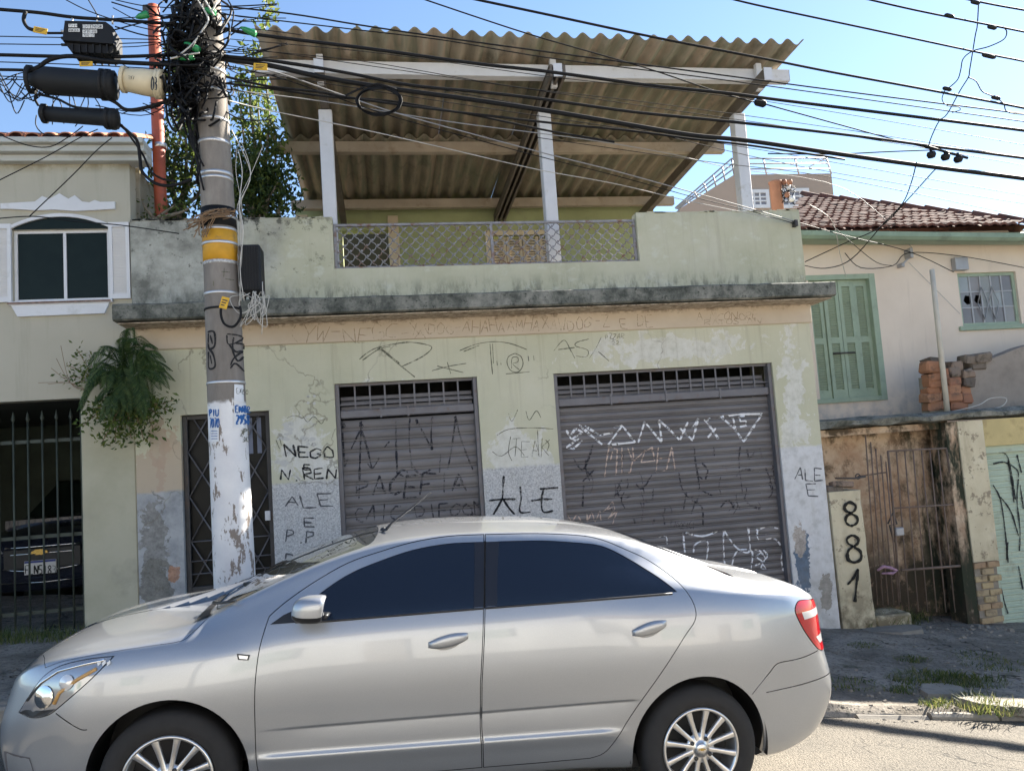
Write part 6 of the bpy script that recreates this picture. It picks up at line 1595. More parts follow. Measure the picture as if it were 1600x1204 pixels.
tagplate(396,99,418,110,6.05,'yellow tag on the cables just right of the pole',.05)
tagplate(52,43,74,53,6.0,'yellow tag on the cable left of the black amplifier box',.2)
tagplate(124,96,145,104,6.0,'yellow tag on the cable above the long splice case',-.05)
# --- cables along the street
W='black overhead cable '
wire([(737,-2),(860,24),(1020,58),(1200,93),(1306,114),(1474,145),(1600,169),(1700,190)],.010,5.7,label=W+'crossing just above the canopy front edge')
wire([(1140,-2),(1200,12),(1360,46),(1519,80),(1600,96),(1700,117)],.008,5.6,label=W+'in open sky joined by a broad looped splice')
wire([(1351,-2),(1430,16),(1514,33),(1600,50),(1700,71)],.008,5.5,label=W+'in open sky carrying two dark connectors')
wire([(1505,-2),(1560,9),(1600,16),(1700,34)],.008,5.5,label=W+'clipped by the frame corner of open sky')
wire([(656,-3),(760,32),(848,60),(1008,106),(1116,142),(1180,160)],.006,5.9,6.3,label=W+'ending at the small round clamp beside the end column')
wire([(1196,163),(1327,199),(1412,222),(1500,243)],.006,6.3,6.2,label=W+'leaving the small round clamp towards the insulator trio')
wire([(330,8),(455,22),(560,39),(680,57),(860,82),(1095,113),(1320,143),(1600,178),(1700,190)],.0065,6.1,label=W+'thin, crossing the corrugated roof edge')
wire([(345,22),(560,47),(700,64),(860,91),(1100,121),(1320,151),(1600,190),(1700,203)],.005,6.15,label=W+'very thin, just under the roof edge cable')
wire([(330,40),(380,51),(470,63),(590,78),(740,99),(840,110),(930,122),(1020,134),(1140,146),(1200,154),(1360,174),(1466,187),(1600,204),(1700,218)],.014,6.05,label=W+'thick, starting at the green clamp')
wire([(350,88),(440,97),(542,114),(640,133),(740,143),(840,154),(990,175),(1140,190),(1333,212),(1452,228),(1600,247),(1700,260)],.013,6.1,label=W+'thick, second below the green clamp one')
wire([(345,92),(419,102),(500,120),(608,138),(740,156),(860,174),(960,191),(1080,211),(1170,220),(1320,242),(1466,262),(1600,279),(1700,294)],.020,6.12,label=W+'thickest bundle sagging across the canopy')
wire([(345,118),(420,135),(500,144),(548,153),(680,171),(860,192),(990,205),(1080,217),(1170,227),(1320,249)],.010,6.2,label=W+'medium, merging into the thickest bundle')
wire([(350,130),(440,141),(520,152),(610,158),(740,180),(860,205),(960,222)],.009,6.22,label=W+'medium, passing behind the coil')
P_end=aY(1242,350,8.26)
for k,(dy,lb) in enumerate(((0,'upper of two black service wires anchored at the parapet corner'),(7,'lower of two black service wires anchored at the parapet corner'))):
    wire([(350,95+dy),(434,114+dy),(530,147+dy),(620,177+dy),(740,210+dy),(860,242+dy),(960,267+dy),(1080,300+dy),(1170,325+dy*.6),(1242,346+dy*.5)],.006-.0015*k,6.2,8.26,mat=GREYC if k==0 else BLACKC,label=lb,name='service_wire')
wire([(350,155),(413,171),(560,201),(680,228),(840,265),(960,287),(1080,315),(1238,347)],.0045,6.2,8.26,mat=WIREL,label='pale thin service wire running down to the parapet corner',name='service_wire')
wire([(350,140),(500,158),(700,190),(840,208),(930,220),(1050,241),(1140,262),(1320,295),(1425,387)],.005,6.2,9.9,mat=GREYC,label='grey service wire reaching the bracket on the pink house',name='service_wire')
thin=[[(345,60),(600,84),(860,120),(1200,159),(1600,226),(1700,243)],[(345,105),(700,160),(1000,205),(1200,236),(1500,288),(1700,322)],[(345,75),(560,95),(800,135),(1010,160),(1330,204),(1700,262)],[(840,215),(1100,252),(1300,277),(1600,338),(1700,358)],[(345,85),(600,125),(900,180),(1240,258),(1600,318),(1700,335)],[(345,70),(640,112),(1000,165),(1330,213),(1600,258),(1700,275)]]
for t_ in thin: wire(t_,.0035,6.25,label='hair-thin dark wire crossing below the thick bundle of overhead cables',group='hair-thin overhead wires',name='overhead_wire',cat='wire',sides=4)
wire([(1200,240),(1300,241),(1390,237),(1470,234)],.006,6.3,label='black wire almost level above the far beige building',name='overhead_wire',cat='wire')
# coil hung under the cables
m=MB();pts=[]
for i in range(70):
    a=i*.42;pts.append((592+(34+2*sin(i*.7))*cos(a),158+(21+2*cos(i*1.1))*sin(a)))
m.tube(px_line(pts,6.1,None,2),.008,5);m.tube(px_line([(540,150),(565,138),(590,132),(620,140)],6.1),.009,5);tag(m.build('cable_coil',BLACKC),'coil of spare black cable hanging from the overhead bundle','cable coil')
# small clamp, splices, insulators on the wires
def blobm(x,y,Y,rx,rz,label,cat,name,mat=None,parts=1,rot=0.):
    c=aY(x,y,Y);m=MB();m.lathe([(.001,-rx),(rz*.55,-rx*.92),(rz,-rx*.6),(rz,rx*.6),(rz*.55,rx*.92),(.001,rx)],(0,0,0),'x',10)
    o=m.build(name,mat or BLACKB,None,c);o.rotation_euler=(0,rot,0);tag(o,label,cat);return o
blobm(1188,161,6.3,.06,.035,'small round black clamp on the wire beside the end column','clamp','wire_clamp',rot=.25)
for i,(x,y,Y,lb) in enumerate(((1483,25,5.5,'dark connector on the upper wire with curled tail'),(1550,43,5.5,'dark spiked connector beyond the curled tail one'),(1545,88,5.6,'dark sleeve connector on the looped splice wire'),(1524,4,5.5,'dark connector at the head of the long dangling wire'),(1480,139,5.7,'dark connector hanging on the canopy edge cable'),(1556,153,5.7,'dark arrow shaped connector at the dangling wire end'))):
    blobm(x,y,Y,.045 if i!=2 else .07,.018,lb,'connector','wire_connector',rot=.2)
for k,x in enumerate((1455,1477,1497)):
    c=aY(x,240+k*3.5,6.05);m=MB();m.lathe([(.012,.05),(.012,.02),(.035,.012),(.042,-.012),(.030,-.038),(.001,-.045)],(0,0,0),n=14);o=m.build('insulator',BLACKB,None,c);tag(o,('black insulator at the drop wire end of the trio','middle black insulator of the trio on the thick cable','black insulator at the free end of the trio')[k],'insulator','insulator trio')
wire([(1446,228),(1480,238),(1512,247)],.012,6.05,label='short black spacer bar holding the three insulators',name='spacer_bar',cat='bar')
wire([(1529,6),(1527,40),(1524,55),(1520,80),(1515,110),(1513,121),(1500,142),(1480,178),(1467,190),(1455,215),(1450,232)],.005,5.7,6.05,label='long thin wire dangling from the sky connectors to the insulator trio',name='drop_wire',cat='wire')
wire([(1567,42),(1573,50),(1568,62),(1545,73),(1520,80),(1505,92),(1501,110),(1496,125),(1482,138)],.005,5.5,5.7,label='thin wire looping between the two sky cables',name='drop_wire',cat='wire')
wire([(1513,121),(1525,127),(1534,142),(1545,148),(1556,152),(1568,162),(1574,175),(1600,179)],.005,5.7,label='thin wire curling from the dangling wire to the arrow connector',name='drop_wire',cat='wire')
wire([(1477,140),(1472,155),(1480,165),(1497,167),(1500,172),(1488,176)],.004,5.7,label='small curl of thin wire below the canopy edge cable',name='drop_wire',cat='wire')
wire([(1432,254),(1424,285),(1410,318),(1380,350),(1330,405),(1290,419),(1258,415)],.006,6.1,9.0,label='black drop wire bending down in front of the tiled roof',name='drop_wire',cat='wire')
wire([(1466,262),(1458,268),(1420,310),(1375,355),(1320,380),(1258,409)],.006,6.1,9.0,label='black drop wire crossing the one before the tiled roof',name='drop_wire',cat='wire')
wire([(1200,330),(1240,345),(1320,368),(1420,393),(1490,425)],.006,8.3,9.85,label='black wire from the parapet corner to the meter box',name='service_wire',cat='wire')
wire([(1300,352),(1335,383),(1370,410),(1395,415)],.005,9.0,9.85,label='black wire sagging from the gutter to the wall bracket',name='service_wire',cat='wire')
wire([(1320,395),(1345,418),(1395,415),(1420,395),(1500,400),(1600,418)],.006,9.85,label='black wire looped across the pink wall above the window',name='service_wire',cat='wire')
wire([(1262,318),(1300,345),(1312,395),(1322,432)],.005,8.7,9.9,mat=WIREL,label='pale wire hanging from the clay pipe over the green shutter',name='service_wire',cat='wire')
wire([(1420,410),(1450,440),(1500,490)],.003,9.95,mat=GREYC,label='thin grey wire slanting across the pink wall to the barred window',name='service_wire',cat='wire')
m=MB();c=aY(1422,395,9.9);m.bbox(c.x-.025,c.x+.025,9.86,10.0,c.z-.08,c.z+.07,.006);m.beam((c.x,9.93,c.z-.06),(c.x-.145,9.93,c.z-.18),.02,.02);m.bbox(c.x-.17,c.x-.12,9.88,10.0,c.z-.21,c.z-.15,.01);tag(m.build('wire_bracket',GALV),'small grey wire bracket fixed to the pink wall','bracket')
wire([(1470,645),(1500,640),(1530,632),(1548,622),(1572,622),(1566,634),(1540,640),(1515,642)],.006,8.8,mat=WIREL,label='pale cable curled on the terrace slab below the broken wall',name='loose_cable')
# clay pipe with insulators on the parapet corner
cp=thing('clay_pipe','terracotta service pipe with white insulators behind the parapet corner','pipe',(5.035,8.62,2.3))
a=aY(1240,284,8.62);m=MB();X=5.035;m.lathe([(.075,2.2),(.075,a.z-.03),(.085,a.z-.02),(.085,a.z),(.06,a.z),(.06,2.3)],(X,8.62,0),n=16);m.build('pipe',CLAYP,cp)
for k,(dx,dz) in enumerate(((.09,-.02),(.13,-.10),(.09,-.2),(.14,-.26),(.12,-.05))):
    m=MB();m.lathe([(.01,.03),(.03,.025),(.034,0),(.028,-.03),(.001,-.035)],(X+dx,8.57-.02*k,a.z+dz),n=10);m.build('insulator',WPLATE if k%2 else CLAYP,cp)
m=MB()
for i in range(10):
    p=[Vector((X+rw.uniform(.02,.22),8.55+rw.uniform(-.03,.03),a.z+rw.uniform(-.32,.0))) for _ in range(4)];m.tube(smooth_line(p,4),.005,4)
m.build('wire_knot',BLACKC,cp)
m=MB();c=aY(1241,350,8.28);m.bbox(c.x-.02,c.x+.02,8.22,8.3,c.z-.04,c.z+.04,.004);m.build('wall_hook',DARKST,house)
# --- left of the pole
wire([(-60,10),(0,15),(60,20),(113,27),(170,31),(232,35),(300,40)],.013,6.1,label='thick black cable carrying the black amplifier box')
wire([(-60,86),(0,86),(80,88),(170,89),(240,87),(305,83),(340,80)],.013,6.1,label='thick black cable running level below the amplifier box')
wire([(-60,108),(0,109),(42,110),(110,114),(181,117)],.011,6.0,label='black cable entering the long splice case from the street end')
wire([(42,112),(60,105),(79,93),(113,88),(170,96),(240,100),(320,103)],.016,6.0,label='thick black cable bowing up over the long splice case')
wire([(184,192),(205,210),(215,222),(219,250),(222,268),(240,285),(258,290),(277,288),(300,280)],.013,6.1,label='thick black cable hanging in a deep loop to the pole')
wire([(190,195),(212,225),(224,243),(236,268),(255,280),(275,283)],.009,6.12,label='thinner black cable inside the deep loop')
wire([(160,150),(180,160),(200,172),(240,165),(290,147),(330,140)],.014,6.05,label='thick black cable rising from the splice case to the pole')
wire([(60,165),(55,155),(60,148),(90,155),(120,168),(172,172)],.010,6.05,label='black cable curving between the two dark splice cases')
left_thin=[[(-20,292),(0,281),(70,246),(125,215),(153,202)],[(45,339),(113,274),(150,236),(175,215)],[(-20,205),(0,211),(43,227),(79,229),(110,212),(130,197)],[(-20,57),(0,57),(150,60),(250,62)],[(-20,70),(0,69),(120,70),(250,66)],[(-20,98),(0,97),(140,102),(250,108)],[(-20,118),(60,122),(150,126)],[(-20,125),(0,124),(100,126)],[(-20,140),(0,128),(20,118),(42,112)],[(103,0),(140,18),(200,38),(260,52)],[(138,0),(150,20),(155,30)],[(240,180),(215,170),(190,178)],[(-20,343),(50,338),(110,345),(190,352),(280,365)],[(180,0),(230,10),(300,14)],[(57,180),(56,195),(66,208),(85,212),(110,214)]]
for t_ in left_thin: wire(t_,.0045,6.15,label='thin black wire strung across the sky left of the utility pole',group='thin wires left of the pole',name='overhead_wire',cat='wire',sides=4)
# festoons below the splice case
m=MB()
for i in range(14):
    x0=rw.uniform(-15,60);x1=x0+rw.uniform(20,60);y0=rw.uniform(112,150);y1=y0+rw.uniform(-10,20);d=rw.uniform(8,32)
    m.tube(px_line([(x0,y0),((x0+x1)/2,max(y0,y1)+d),(x1,y1)],6.0+rw.uniform(-.06,.12)),.0045,4)
for i in range(8):
    x0=rw.uniform(80,160);m.tube(px_line([(x0,148),(x0+rw.uniform(-15,15),170),(x0+rw.uniform(-25,10),rw.uniform(185,200))],6.05),.004,4)
stuff(tag(m.build('festooned_wires',BLACKC),'drooping thin wires festooned below the long splice case','wires'))
# amplifier box
ab=thing('amplifier_box','finned black amplifier box with white printed letters hung on a cable','amplifier',aY(140,84,6.1))
a=aY(101,38,6.05);b=aY(180,70,6.05)
m=MB();zt,zb_=a.z,b.z
m.prism([(a.x,zb_),(b.x-.0,zb_-.02),(b.x,zt-.04),(b.x-.05,zt),(a.x+.02,zt)],6.0,6.22);m.build('case',BLACKB,ab)
m=MB();m.prism([(a.x+.01,zb_-.004),(a.x+.05,zb_-.075),(b.x-.03,zb_-.085),(b.x-.002,zb_-.024)],6.03,6.2);m.build('lower_case',BLACKB,ab)
m=MB();
for i in range(6): X=a.x+.06+i*.05;m.box(X,X+.01,6.01,6.21,zb_-.09,zb_-.02)
m.build('cooling_fins',BLACKB,ab)
for k in range(3):
    m=MB();z=zt-.03-k*.055;m.tube([(a.x-.045,6.1,z),(a.x+.01,6.1,z)],.011,8);m.build('port',SILVER if k==0 else BLACKB,ab)
dA=lambda x,z:5.995
m=MB()
for i,(tx,x0,y0,x1,y1) in enumerate((('TIM',107,38,121,44),('3626',107,45,125,51),('EXTENSOR',129,39,161,46),('4PD102',129,47,152,53),('7017',129,53,148,59))):
    for j in range(len(tx)):
        p=aY(x0+(x1-x0)*(j+.06)/len(tx),y0,6.0);q=aY(x0+(x1-x0)*(j+.94)/len(tx),y1-.8,6.0);m.box(p.x,q.x,5.996,5.999,q.z,p.z)
m.clusters('label_tiles',WPLATE,ab,.004)
m=MB()
for i,(tx,x0,y0,x1,y1) in enumerate((('TIM',107,38,121,44),('3626',107,45,125,51),('EXTENSOR',129,39,161,46),('4PD102',129,47,152,53),('7017',129,53,148,59))): lettering(m,ZP,tx,x0+.3,y0+1,x1-.3,y1-1.8,.0045,6.0,dA,0,jit=0)
m.build('label_letters',CARB,ab)
for x in (113,152,176):
    m=MB();m.tube([aY(x,25,6.1),aY(x,38,6.1)],.008,6);m.build('hanger',SILVER,ab)
wire([(40,18),(37,32),(44,44),(58,48)],.014,6.05,label='thick short black cable tail bending down to the yellow tag',name='cable_tail')
wire([(74,52),(98,52)],.009,6.05,label='short black lead between yellow tag and amplifier box',name='cable_tail')
# splice cases
def closure(p,q,Y,prof,label,name,mat,n=14,ribs=0):
    A=aY(*p,Y);B=aY(*q,Y);L=(B-A).length;t=thing(name,label,'splice case',A.lerp(B,.5));m=MB();m.lathe([(r,h*L) for r,h in prof],(0,0,0),'x',n)
    me=m.mesh(name,mat);o=bpy.data.objects.new('case',me);COL.objects.link(o);o.parent=t;o.matrix_parent_inverse=Matrix.Translation(-Vector(t['_base']))
    d=(B-A).normalized();o.matrix_basis=Matrix.Translation(A)@d.to_track_quat('X','Z').to_matrix().to_4x4()
    for h,r in ((.06,.9),(.86,1.02),(.93,1.02)):
        mm=MB();R_=max(x for x,_ in prof)*r;mm.lathe([(R_*.8,h*L-.012),(R_+.006,h*L-.012),(R_+.006,h*L+.012),(R_*.8,h*L+.012)],(0,0,0),'x',n);k=bpy.data.objects.new('clamp_ring',mm.mesh('clamp_ring',mat));COL.objects.link(k);k.parent=o
    return o
closure((40,124),(181,134),6.02,[(.001,0),(.03,.0),(.06,.10),(.105,.24),(.105,.85),(.112,.86),(.112,.99),(.001,1.)],'long tapered dark grey splice case hanging among the cables','splice_case',BLACKB)
closure((62,177),(186,187),6.02,[(.001,0),(.04,.005),(.058,.03),(.058,.80),(.075,.82),(.075,.98),(.001,1.)],'slender black splice case tilted below the long one','splice_case',BLACKB)
o=closure((190,124),(256,133),6.0,[(.001,0),(.035,.01),(.06,.06),(.088,.13),(.10,.5),(.106,.9),(.085,.92),(.085,1.),(.001,1.)],'cream dome splice case with black figures beside the red post','splice_dome',CREAMD)
m=MB();dD=lambda x,z:5.885
lettering(m,ZP,'03',236,120,246,142,.012,5.89,dD,0,jit=0);lettering(m,ZP,'TX7',199,117,209,123,.005,5.89,lambda x,z:5.905,0,jit=0);m.clusters('dome_letters',CARB,o.parent,.02)
# green clamps
for i,(x0,y0,x1,y1,lb) in enumerate(((212,28,232,22,'green cable clamp left of the pole on the top cable'),(318,14,337,21,'green cable clamp tight against the pole top'),(376,43,400,54,'green cable clamp right of the pole at the thick cable'),(288,67,312,79,'green cable clamp inside the cable tangle'),(280,92,303,88,'green cable clamp under the tangle beside the white lead'))):
    A=aY(x0,y0,5.95);B=aY(x1,y1,5.95);m=MB();m.tube([A,A.lerp(B,.3),A.lerp(B,.9),B],[.008,.022,.030,.02],8);tag(m.build('cable_clamp',GREENP),lb,'clamp','green cable clamps')
# tangle
m=MB();rt=random.Random(33)
for i in range(105):
    cx=rt.gauss(300,17);cy=rt.uniform(-20,165);pts=[]
    rx,ry=rt.uniform(8,38),rt.uniform(10,48);a0=rt.uniform(0,6.3);n=rt.randint(5,9)
    for k in range(n):
        a=a0+k*rt.uniform(.5,1.1);pts.append((cx+rx*cos(a)+rt.uniform(-6,6),cy+ry*sin(a)+rt.uniform(-6,6),6.05+rt.uniform(-.16,.3)))
    m.tube(px_line(pts,6.1,None,4),rt.choice((.006,.006,.009,.009,.012)),5)
for i in range(40):
    side=rt.choice((-1,1));x0=315+rt.uniform(-20,20);y0=rt.uniform(0,150);x1=x0+side*rt.uniform(60,150);y1=y0+rt.uniform(-35,45)
    m.tube(px_line([(x0,y0),((x0+x1)/2,(y0+y1)/2+rt.uniform(-5,28)),(x1,y1)],6.1+rt.uniform(-.1,.15)),rt.choice((.004,.006)),4)
for i in range(12):
    x0=297+rt.uniform(-10,12);m.tube(px_line([(x0,rt.uniform(60,120)),(x0+rt.uniform(-8,12),170),(x0+rt.uniform(0,20),220),(rt.uniform(300,325),rt.uniform(235,300))],6.1+rt.uniform(-.05,.1)),.008,5)
stuff(tag(m.build('cable_tangle',BLACKC),'dense tangle of black cables wound round the utility pole top','cables'))
m=MB()
for pts in ([(305,-5),(325,28),(318,45),(300,70),(275,90)],[(266,92),(290,86),(312,83)],[(320,0),(335,25)],[(338,5),(330,20)]): m.tube(px_line(pts,5.92),.007,5)
tag(m.build('white_lead_wires',WIREL),'pale lead wires crossing the black tangle at the pole','wires');stuff(bpy.data.objects['white_lead_wires'])
# nest of twigs stuck on the pole
m=MB()
for i in range(26):
    m.tube(px_line([(rt.uniform(285,330),rt.uniform(335,372)),(rt.uniform(310,345),rt.uniform(325,345)),(rt.uniform(330,372),rt.uniform(325,340))],YP-.16+rt.uniform(-.04,.04)),.004,4)
stuff(tag(m.build('dry_twigs',WOODD),'dry brown twigs caught behind the strap on the pole','twigs'))
# cable brackets bolted to the pole
m=MB();c,r=pole_z(4.15)
m.beam((c.x-.45,YP-.2,4.2),(c.x+.45,YP-.2,4.2),.06,.07)
tag(m.build('cross_arm',GALV),'grey steel cross arm on the pole among the cables','cross arm')
# red post
X=aY(247,170,8.75).x;zt=aY(239,10,8.75).z
rp_=thing('red_post','slim red painted steel post rising behind the parapet','post',(X,8.75,1.62))
m=MB();m.tube([(X+.01,8.75,1.62),(X+.0,8.75,3.),(X-.02,8.75,zt)],.066,14);m.build('shaft',REDP,rp_)
m=MB();m.lathe([(.067,0),(.074,0),(.074,.05),(.067,.05)],(X+.01,8.75,aY(250,232,8.75).z),n=14);m.build('clamp_band',SILVER,rp_)
m=MB();m.bbox(X-.12,X-.05,8.68,8.8,zt-.12,zt-.02,.01);m.build('end_bracket',DARKST,rp_)

# ------------------------------------------------------------------ plants
def leaf(mb,p,d,up,L,w,rn,fold=.25,mi=0):
    d=d.normalized();sd=d.cross(up)
    if sd.length<1e-3: sd=d.cross(Vector((1,0,0)))
    sd.normalize();n=sd.cross(d)
    a=p;b=p+d*L*.5+sd*w*.5+n*w*fold;c=p+d*L;e=p+d*L*.5-sd*w*.5+n*w*fold
    mb.add([a,b,c,e],[(0,1,2),(0,2,3)],mi)
def rvec(rn): return Vector((rn.uniform(-1,1),rn.uniform(-1,1),rn.uniform(-1,1)))
def leafy(mb,P,dens_,spread,L,rn,up=Vector((0,0,1)),droop=0.):
    P=resample(P,.03)
    for i,p in enumerate(P):
        u=i/max(1,len(P)-1);sp=spread(u)
        for _ in range(dens_ if dens_>=1 else (1 if rn.random()<dens_ else 0)):
            o=rvec(rn)*sp;d=rvec(rn)+Vector((0,-.2,.3-droop));l=L*rn.uniform(.6,1.3);leaf(mb,p+o,d,rvec(rn),l,l*.45,rn)
def tree(name,label,base,branches,Lmat,dens_,spread,L,seed,Y,group=None,r0=.03):
    rn=random.Random(seed);t=thing(name,label,'tree',base,group)
    tr=MB();cr=MB()
    for k,b in enumerate(branches):
        P=px_line(b,Y,None,5)
        off=Vector((0,rn.uniform(-.25,.25),0));P=[p+off*(i/len(P)) for i,p in enumerate(P)]
        P=[Vector(base)+Vector((rn.uniform(-.05,.05),0,0))]+P
        tr.tube(P,[max(.005,r0*(1-.85*i/(len(P)-1))) for i in range(len(P))],6)
        leafy(cr,P[1:],dens_,spread,L,rn)
    tr.build('trunk',BARK,t);cr.build('crown',Lmat,t);return t
YTR=9.6
bs=aY(405,345,YTR);bs.z=1.62
tree('slender_tree','slender tree with sparse upright leafy branches beside the canopy end',bs,[[(408,330),(402,250),(392,150),(410,70),(428,14)],[(405,330),(415,260),(421,190),(416,130),(408,95)],[(400,330),(388,270),(380,200),(372,130)],[(405,320),(425,285),(432,240),(428,200)],[(402,330),(395,290),(405,220),(400,160),(404,110)]],LEAFL,5,lambda u:.11+.2*(1-u),.10,3,YTR)
bs=aY(275,345,YTR);bs.z=1.62
tree('leafy_tree','dark leafy tree behind the parapet and the red post',bs,[[(275,330),(270,270),(282,200),(276,120),(272,60)],[(280,330),(300,270),(305,200),(300,120),(310,60)],[(270,330),(250,300),(258,250),(255,205)],[(280,325),(310,300),(318,250),(312,210)],[(262,330),(238,318),(228,300)],[(275,325),(288,290),(290,230),(285,160),(300,30)]],LEAFD,8,lambda u:.28*(1-u)+.10,.10,5,YTR)
bs=aY(400,350,9.2);bs.z=1.62
tree('dense_bush','dense dark green bush in the corner below the canopy',bs,[[(375,330),(365,290),(372,240)],[(395,330),(392,290),(400,245)],[(415,330),(418,295),(412,255)],[(435,332),(438,300),(430,265)],[(360,335),(352,310),(355,280)],[(405,335),(425,310),(440,290)],[(390,330),(380,300),(385,265)]],LEAFD,16,lambda u:.26,.085,8,9.3)
bs=aY(240,350,8.75);bs.z=1.62
tree('small_shrub','small leafy shrub leaning over the weathered parapet end',bs,[[(240,340),(228,325),(222,312)],[(245,342),(262,330),(275,322)],[(235,345),(225,345),(218,350)],[(255,340),(285,335),(305,328)]],LEAFL,3,lambda u:.09,.06,9,8.62)
# fern and climber growing out of the wall
fp=thing('wall_fern','dark fern with drooping fronds growing from the wall top at the house joint','fern',(-2.6,8.25,1.0))
rn=random.Random(17);fr=MB();ro_=aY(200,590,8.12)
ends=[(150,630),(128,640),(138,605),(165,655),(185,660),(215,655),(240,635),(258,600),(262,570),(245,552),(225,540),(208,520),(185,528),(160,552),(145,580),(190,630),(225,615),(210,645),(170,610),(262,590),(150,600),(240,590)]
for i,e in enumerate(ends*3):
    y1=8.05+rn.uniform(-.22,.12);s=aY(200+rn.uniform(-18,18),590+rn.uniform(-45,45),8.15);E_=aY(e[0]+rn.uniform(-12,12),e[1]+rn.uniform(-10,10),y1);mid=s.lerp(E_,.55)+Vector((0,-.08,.13+rn.uniform(-.03,.06)))
    P=resample(smooth_line([s,mid,E_],8),.016);fr.tube(P,.0025,3)
    for k,p in enumerate(P[2:]):
        u=k/max(1,len(P)-3);d=(P[min(k+3,len(P)-1)]-P[max(k+1,0)]).normalized();sd=d.cross(Vector((0,-.6,1))).normalized();l=.085*sin(pi*min(1,.12+.9*u))**.7+.01
        for q in (-1,1): leaf(fr,p,sd*q+d*.45+Vector((0,0,-.35)),Vector((0,-1,.3)),l,.011,rn,.1)
fr.build('fronds',FERN,fp)
cl=thing('wall_climber','fresh green leafy climber hanging under the fern on the wall','climber',(-2.5,8.25,.2))
cm_=MB();vn=MB()
for e in ((262,640),(140,640),(130,665),(165,640),(190,620),(215,610),(180,690),(255,655),(240,670),(225,688),(205,685),(185,675),(160,690),(150,655),(215,660),(235,645),(200,650),(270,625),(175,660)):
    P=px_line([(205,600),((205+e[0])/2+rn.uniform(-10,10),630),e],8.12+rn.uniform(-.12,.1));vn.tube(P,.004,4);leafy(cm_,P[4:],6,lambda u:.085,.06,rn,droop=.4)
for e in ((120,545),(105,570),(112,600),(98,590),(140,555)):
    P=px_line([(180,600),(150,590),e],8.15);vn.tube(P,.003,4);leafy(cm_,P[3:],4,lambda u:.06,.045,rn)
for e in ((80,575),(88,560),(75,600),(95,540),(60,598)):
    vn.tube(px_line([(140,612),(110,598),e],8.15),.0022,4)
vn.build('stems',WOODD,cl);cm_.build('leaves',LEAFL,cl)
# grass tufts on the broken pavement
def on_pave(x,y):
    r=ray(x,y);Y=8.
    for _ in range(40):
        p=r*(Y/r.y);g=sw(p.x,p.y) if p.y>kerbY(p.x) else G(p.x);Y+= (g-p.z)*-3.0*.5 if False else 0
        # solve r.z*t = ground
        t=g/r.z;Yn=r.y*t;Y=.5*Y+.5*Yn
    p=r*(Y/r.y);return Vector((p.x,p.y,sw(p.x,p.y)))
def tuft(x,y,n,h,rad,label,rn):
    c=on_pave(x,y);m=MB()
    for i in range(n):
        a=rn.uniform(0,6.3);r=rad*sqrt(rn.random());b=Vector((c.x+r*cos(a)*1.6,c.y+r*sin(a),0));b.z=sw(b.x,b.y)-.005;l=h*rn.uniform(.4,1.1);d=Vector((rn.uniform(-.7,.7),rn.uniform(-.7,.7),1)).normalized()
        mid=b+d*l*.55;tip=b+d*l+Vector((d.x*l*.4,d.y*l*.4,-l*.15));w=.004
        s=Vector((-sin(a),cos(a),0))*w;m.add([b-s,b+s,mid+s*.7,mid-s*.7,tip],[(0,1,2,3),(3,2,4)])
    o=m.build('grass_tuft',GRASS);tag(o,label,'grass','grass tufts on the broken pavement')
rn=random.Random(41)
for (x,y,n,h,rad,lb) in ((1395,975,420,.28,.22,'tall grass tuft at the foot of the low cream step'),(1352,978,160,.20,.12,'grass tuft at the foot of the 881 pillar'),(1430,968,120,.18,.15,'grass tuft under the rusty gate'),(1460,1062,620,.09,.28,'wide low grass patch spreading over the pavement'),(1520,1065,260,.09,.22,'thin grass patch beside the wide low one'),(1425,1030,150,.06,.12,'short grass patch between gate and kerb'),(1560,1040,240,.07,.25,'thin grass patch before the green roller door'),(1520,1025,160,.06,.2,'sparse grass patch before the cream pier'),(1408,1078,140,.07,.10,'small grass clump near the middle of the pavement'),(1465,1100,130,.08,.10,'small grass clump near the kerb'),(1548,1108,260,.14,.16,'spiky grass tuft beside the broken kerb slab'),(1525,1092,150,.09,.14,'grass tuft behind the broken kerb slab'),(1330,1070,170,.06,.2,'low grass patch beside the car tail'),(1350,1010,120,.07,.12,'small grass tuft on the path to the pillar')):
    tuft(x,y,n,h,rad,lb,rn)
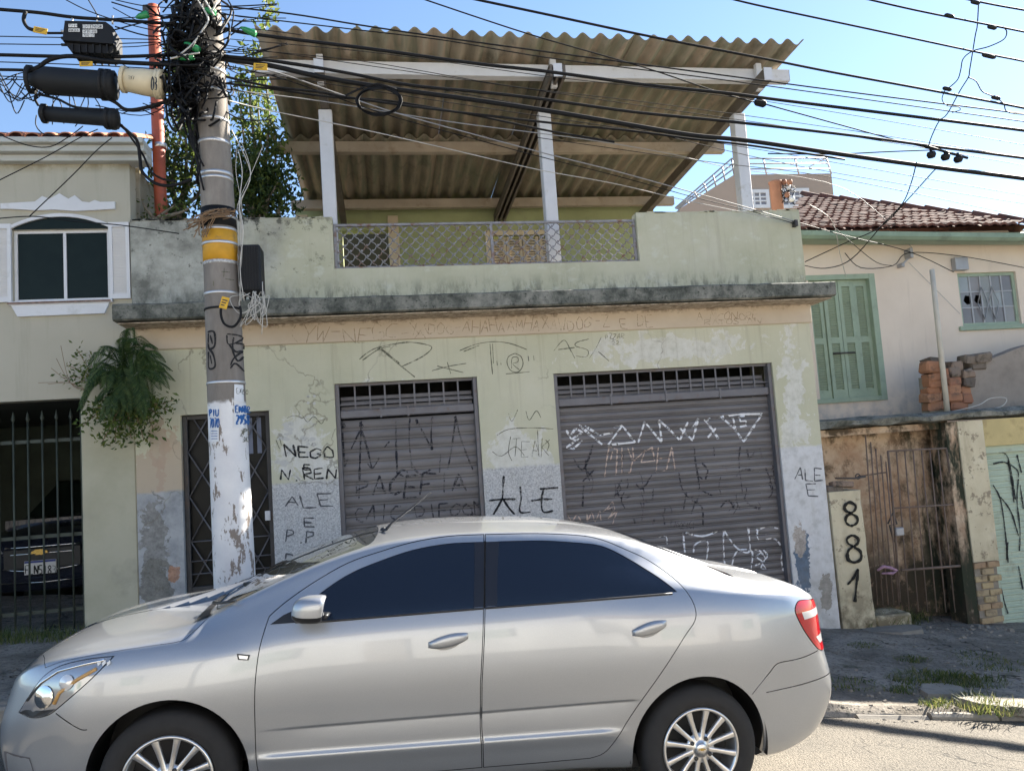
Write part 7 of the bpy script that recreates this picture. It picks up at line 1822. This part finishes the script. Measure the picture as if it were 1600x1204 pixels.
# weeds by the garage gate
m=MB();
for i in range(900):
    b=Vector((rn.uniform(-4.4,-3.0),rn.uniform(7.9,8.3),0));b.z=sw(b.x,b.y)-.005;l=.12*rn.uniform(.3,1.2);d=Vector((rn.uniform(-.6,.6),rn.uniform(-.6,.6),1));tip=b+d*l;s=Vector((.004,0,0));m.add([b-s,b+s,tip],[(0,1,2)])
stuff(tag(m.build('gate_weeds',GRASS),'low dark weeds growing along the garage gate threshold','weeds'))
# broken slabs and rubble
sl2=[(1560,1100,.34,.20,.03,.1,'pale broken kerb slab tilted among the grass'),(1590,1103,.30,.2,.03,-.15,'cracked pale kerb slab at the pavement edge'),(1400,985,.45,.22,.03,.05,'flat concrete fragment in front of the low step'),(1475,1080,.3,.16,.025,.3,'thin concrete fragment beside the wide grass patch')]
for (x,y,w,d,h,r,lb) in sl2:
    c=on_pave(x,y);m=MB();k=7;rr=random.Random(int(x));poly=[(w*rr.uniform(.75,1.1)*cos(2*pi*i/k),d*rr.uniform(.75,1.1)*sin(2*pi*i/k)) for i in range(k)]
    vs=[(a,b,-.03) for a,b in poly]+[(a*.94,b*.94,h) for a,b in poly];m.add(vs,[tuple(range(k,2*k))]+[(i,(i+1)%k,k+(i+1)%k,k+i) for i in range(k)])
    o=m.build('concrete_slab',CONC,None,c);o.rotation_euler=(rr.uniform(-.08,.08),rr.uniform(-.08,.08)+.08,r);tag(o,lb,'slab')
rb_=MB();rr=random.Random(77)
for i in range(260):
    if i<90: x,y=rr.gauss(1520,40),rr.gauss(985,7)
    else: x,y=rr.uniform(1310,1600),rr.uniform(1000,1120)
    c=on_pave(x,y);s=.006+.03*rr.random()**3 if i<90 else .005+.012*rr.random()**2
    v=[(c.x+s*rr.uniform(.6,1.2)*a,c.y+s*rr.uniform(.6,1.2)*b,c.z+s*.6*rr.uniform(.6,1.2)*(cc+.4)) for a,b,cc in ((-1,-1,-1),(1,-1,-1),(1,1,-1),(-1,1,-1),(-.7,-.7,1),(.7,-.7,1),(.7,.7,1),(-.7,.7,1))]
    rb_.add(v,[(0,3,2,1),(4,5,6,7),(0,1,5,4),(1,2,6,5),(2,3,7,6),(3,0,4,7)])
stuff(tag(rb_.build('rubble',CONC),'loose rubble and grit scattered below the brick pier','rubble'))
for r in _roots:
    if '_base' in r: del r['_base']
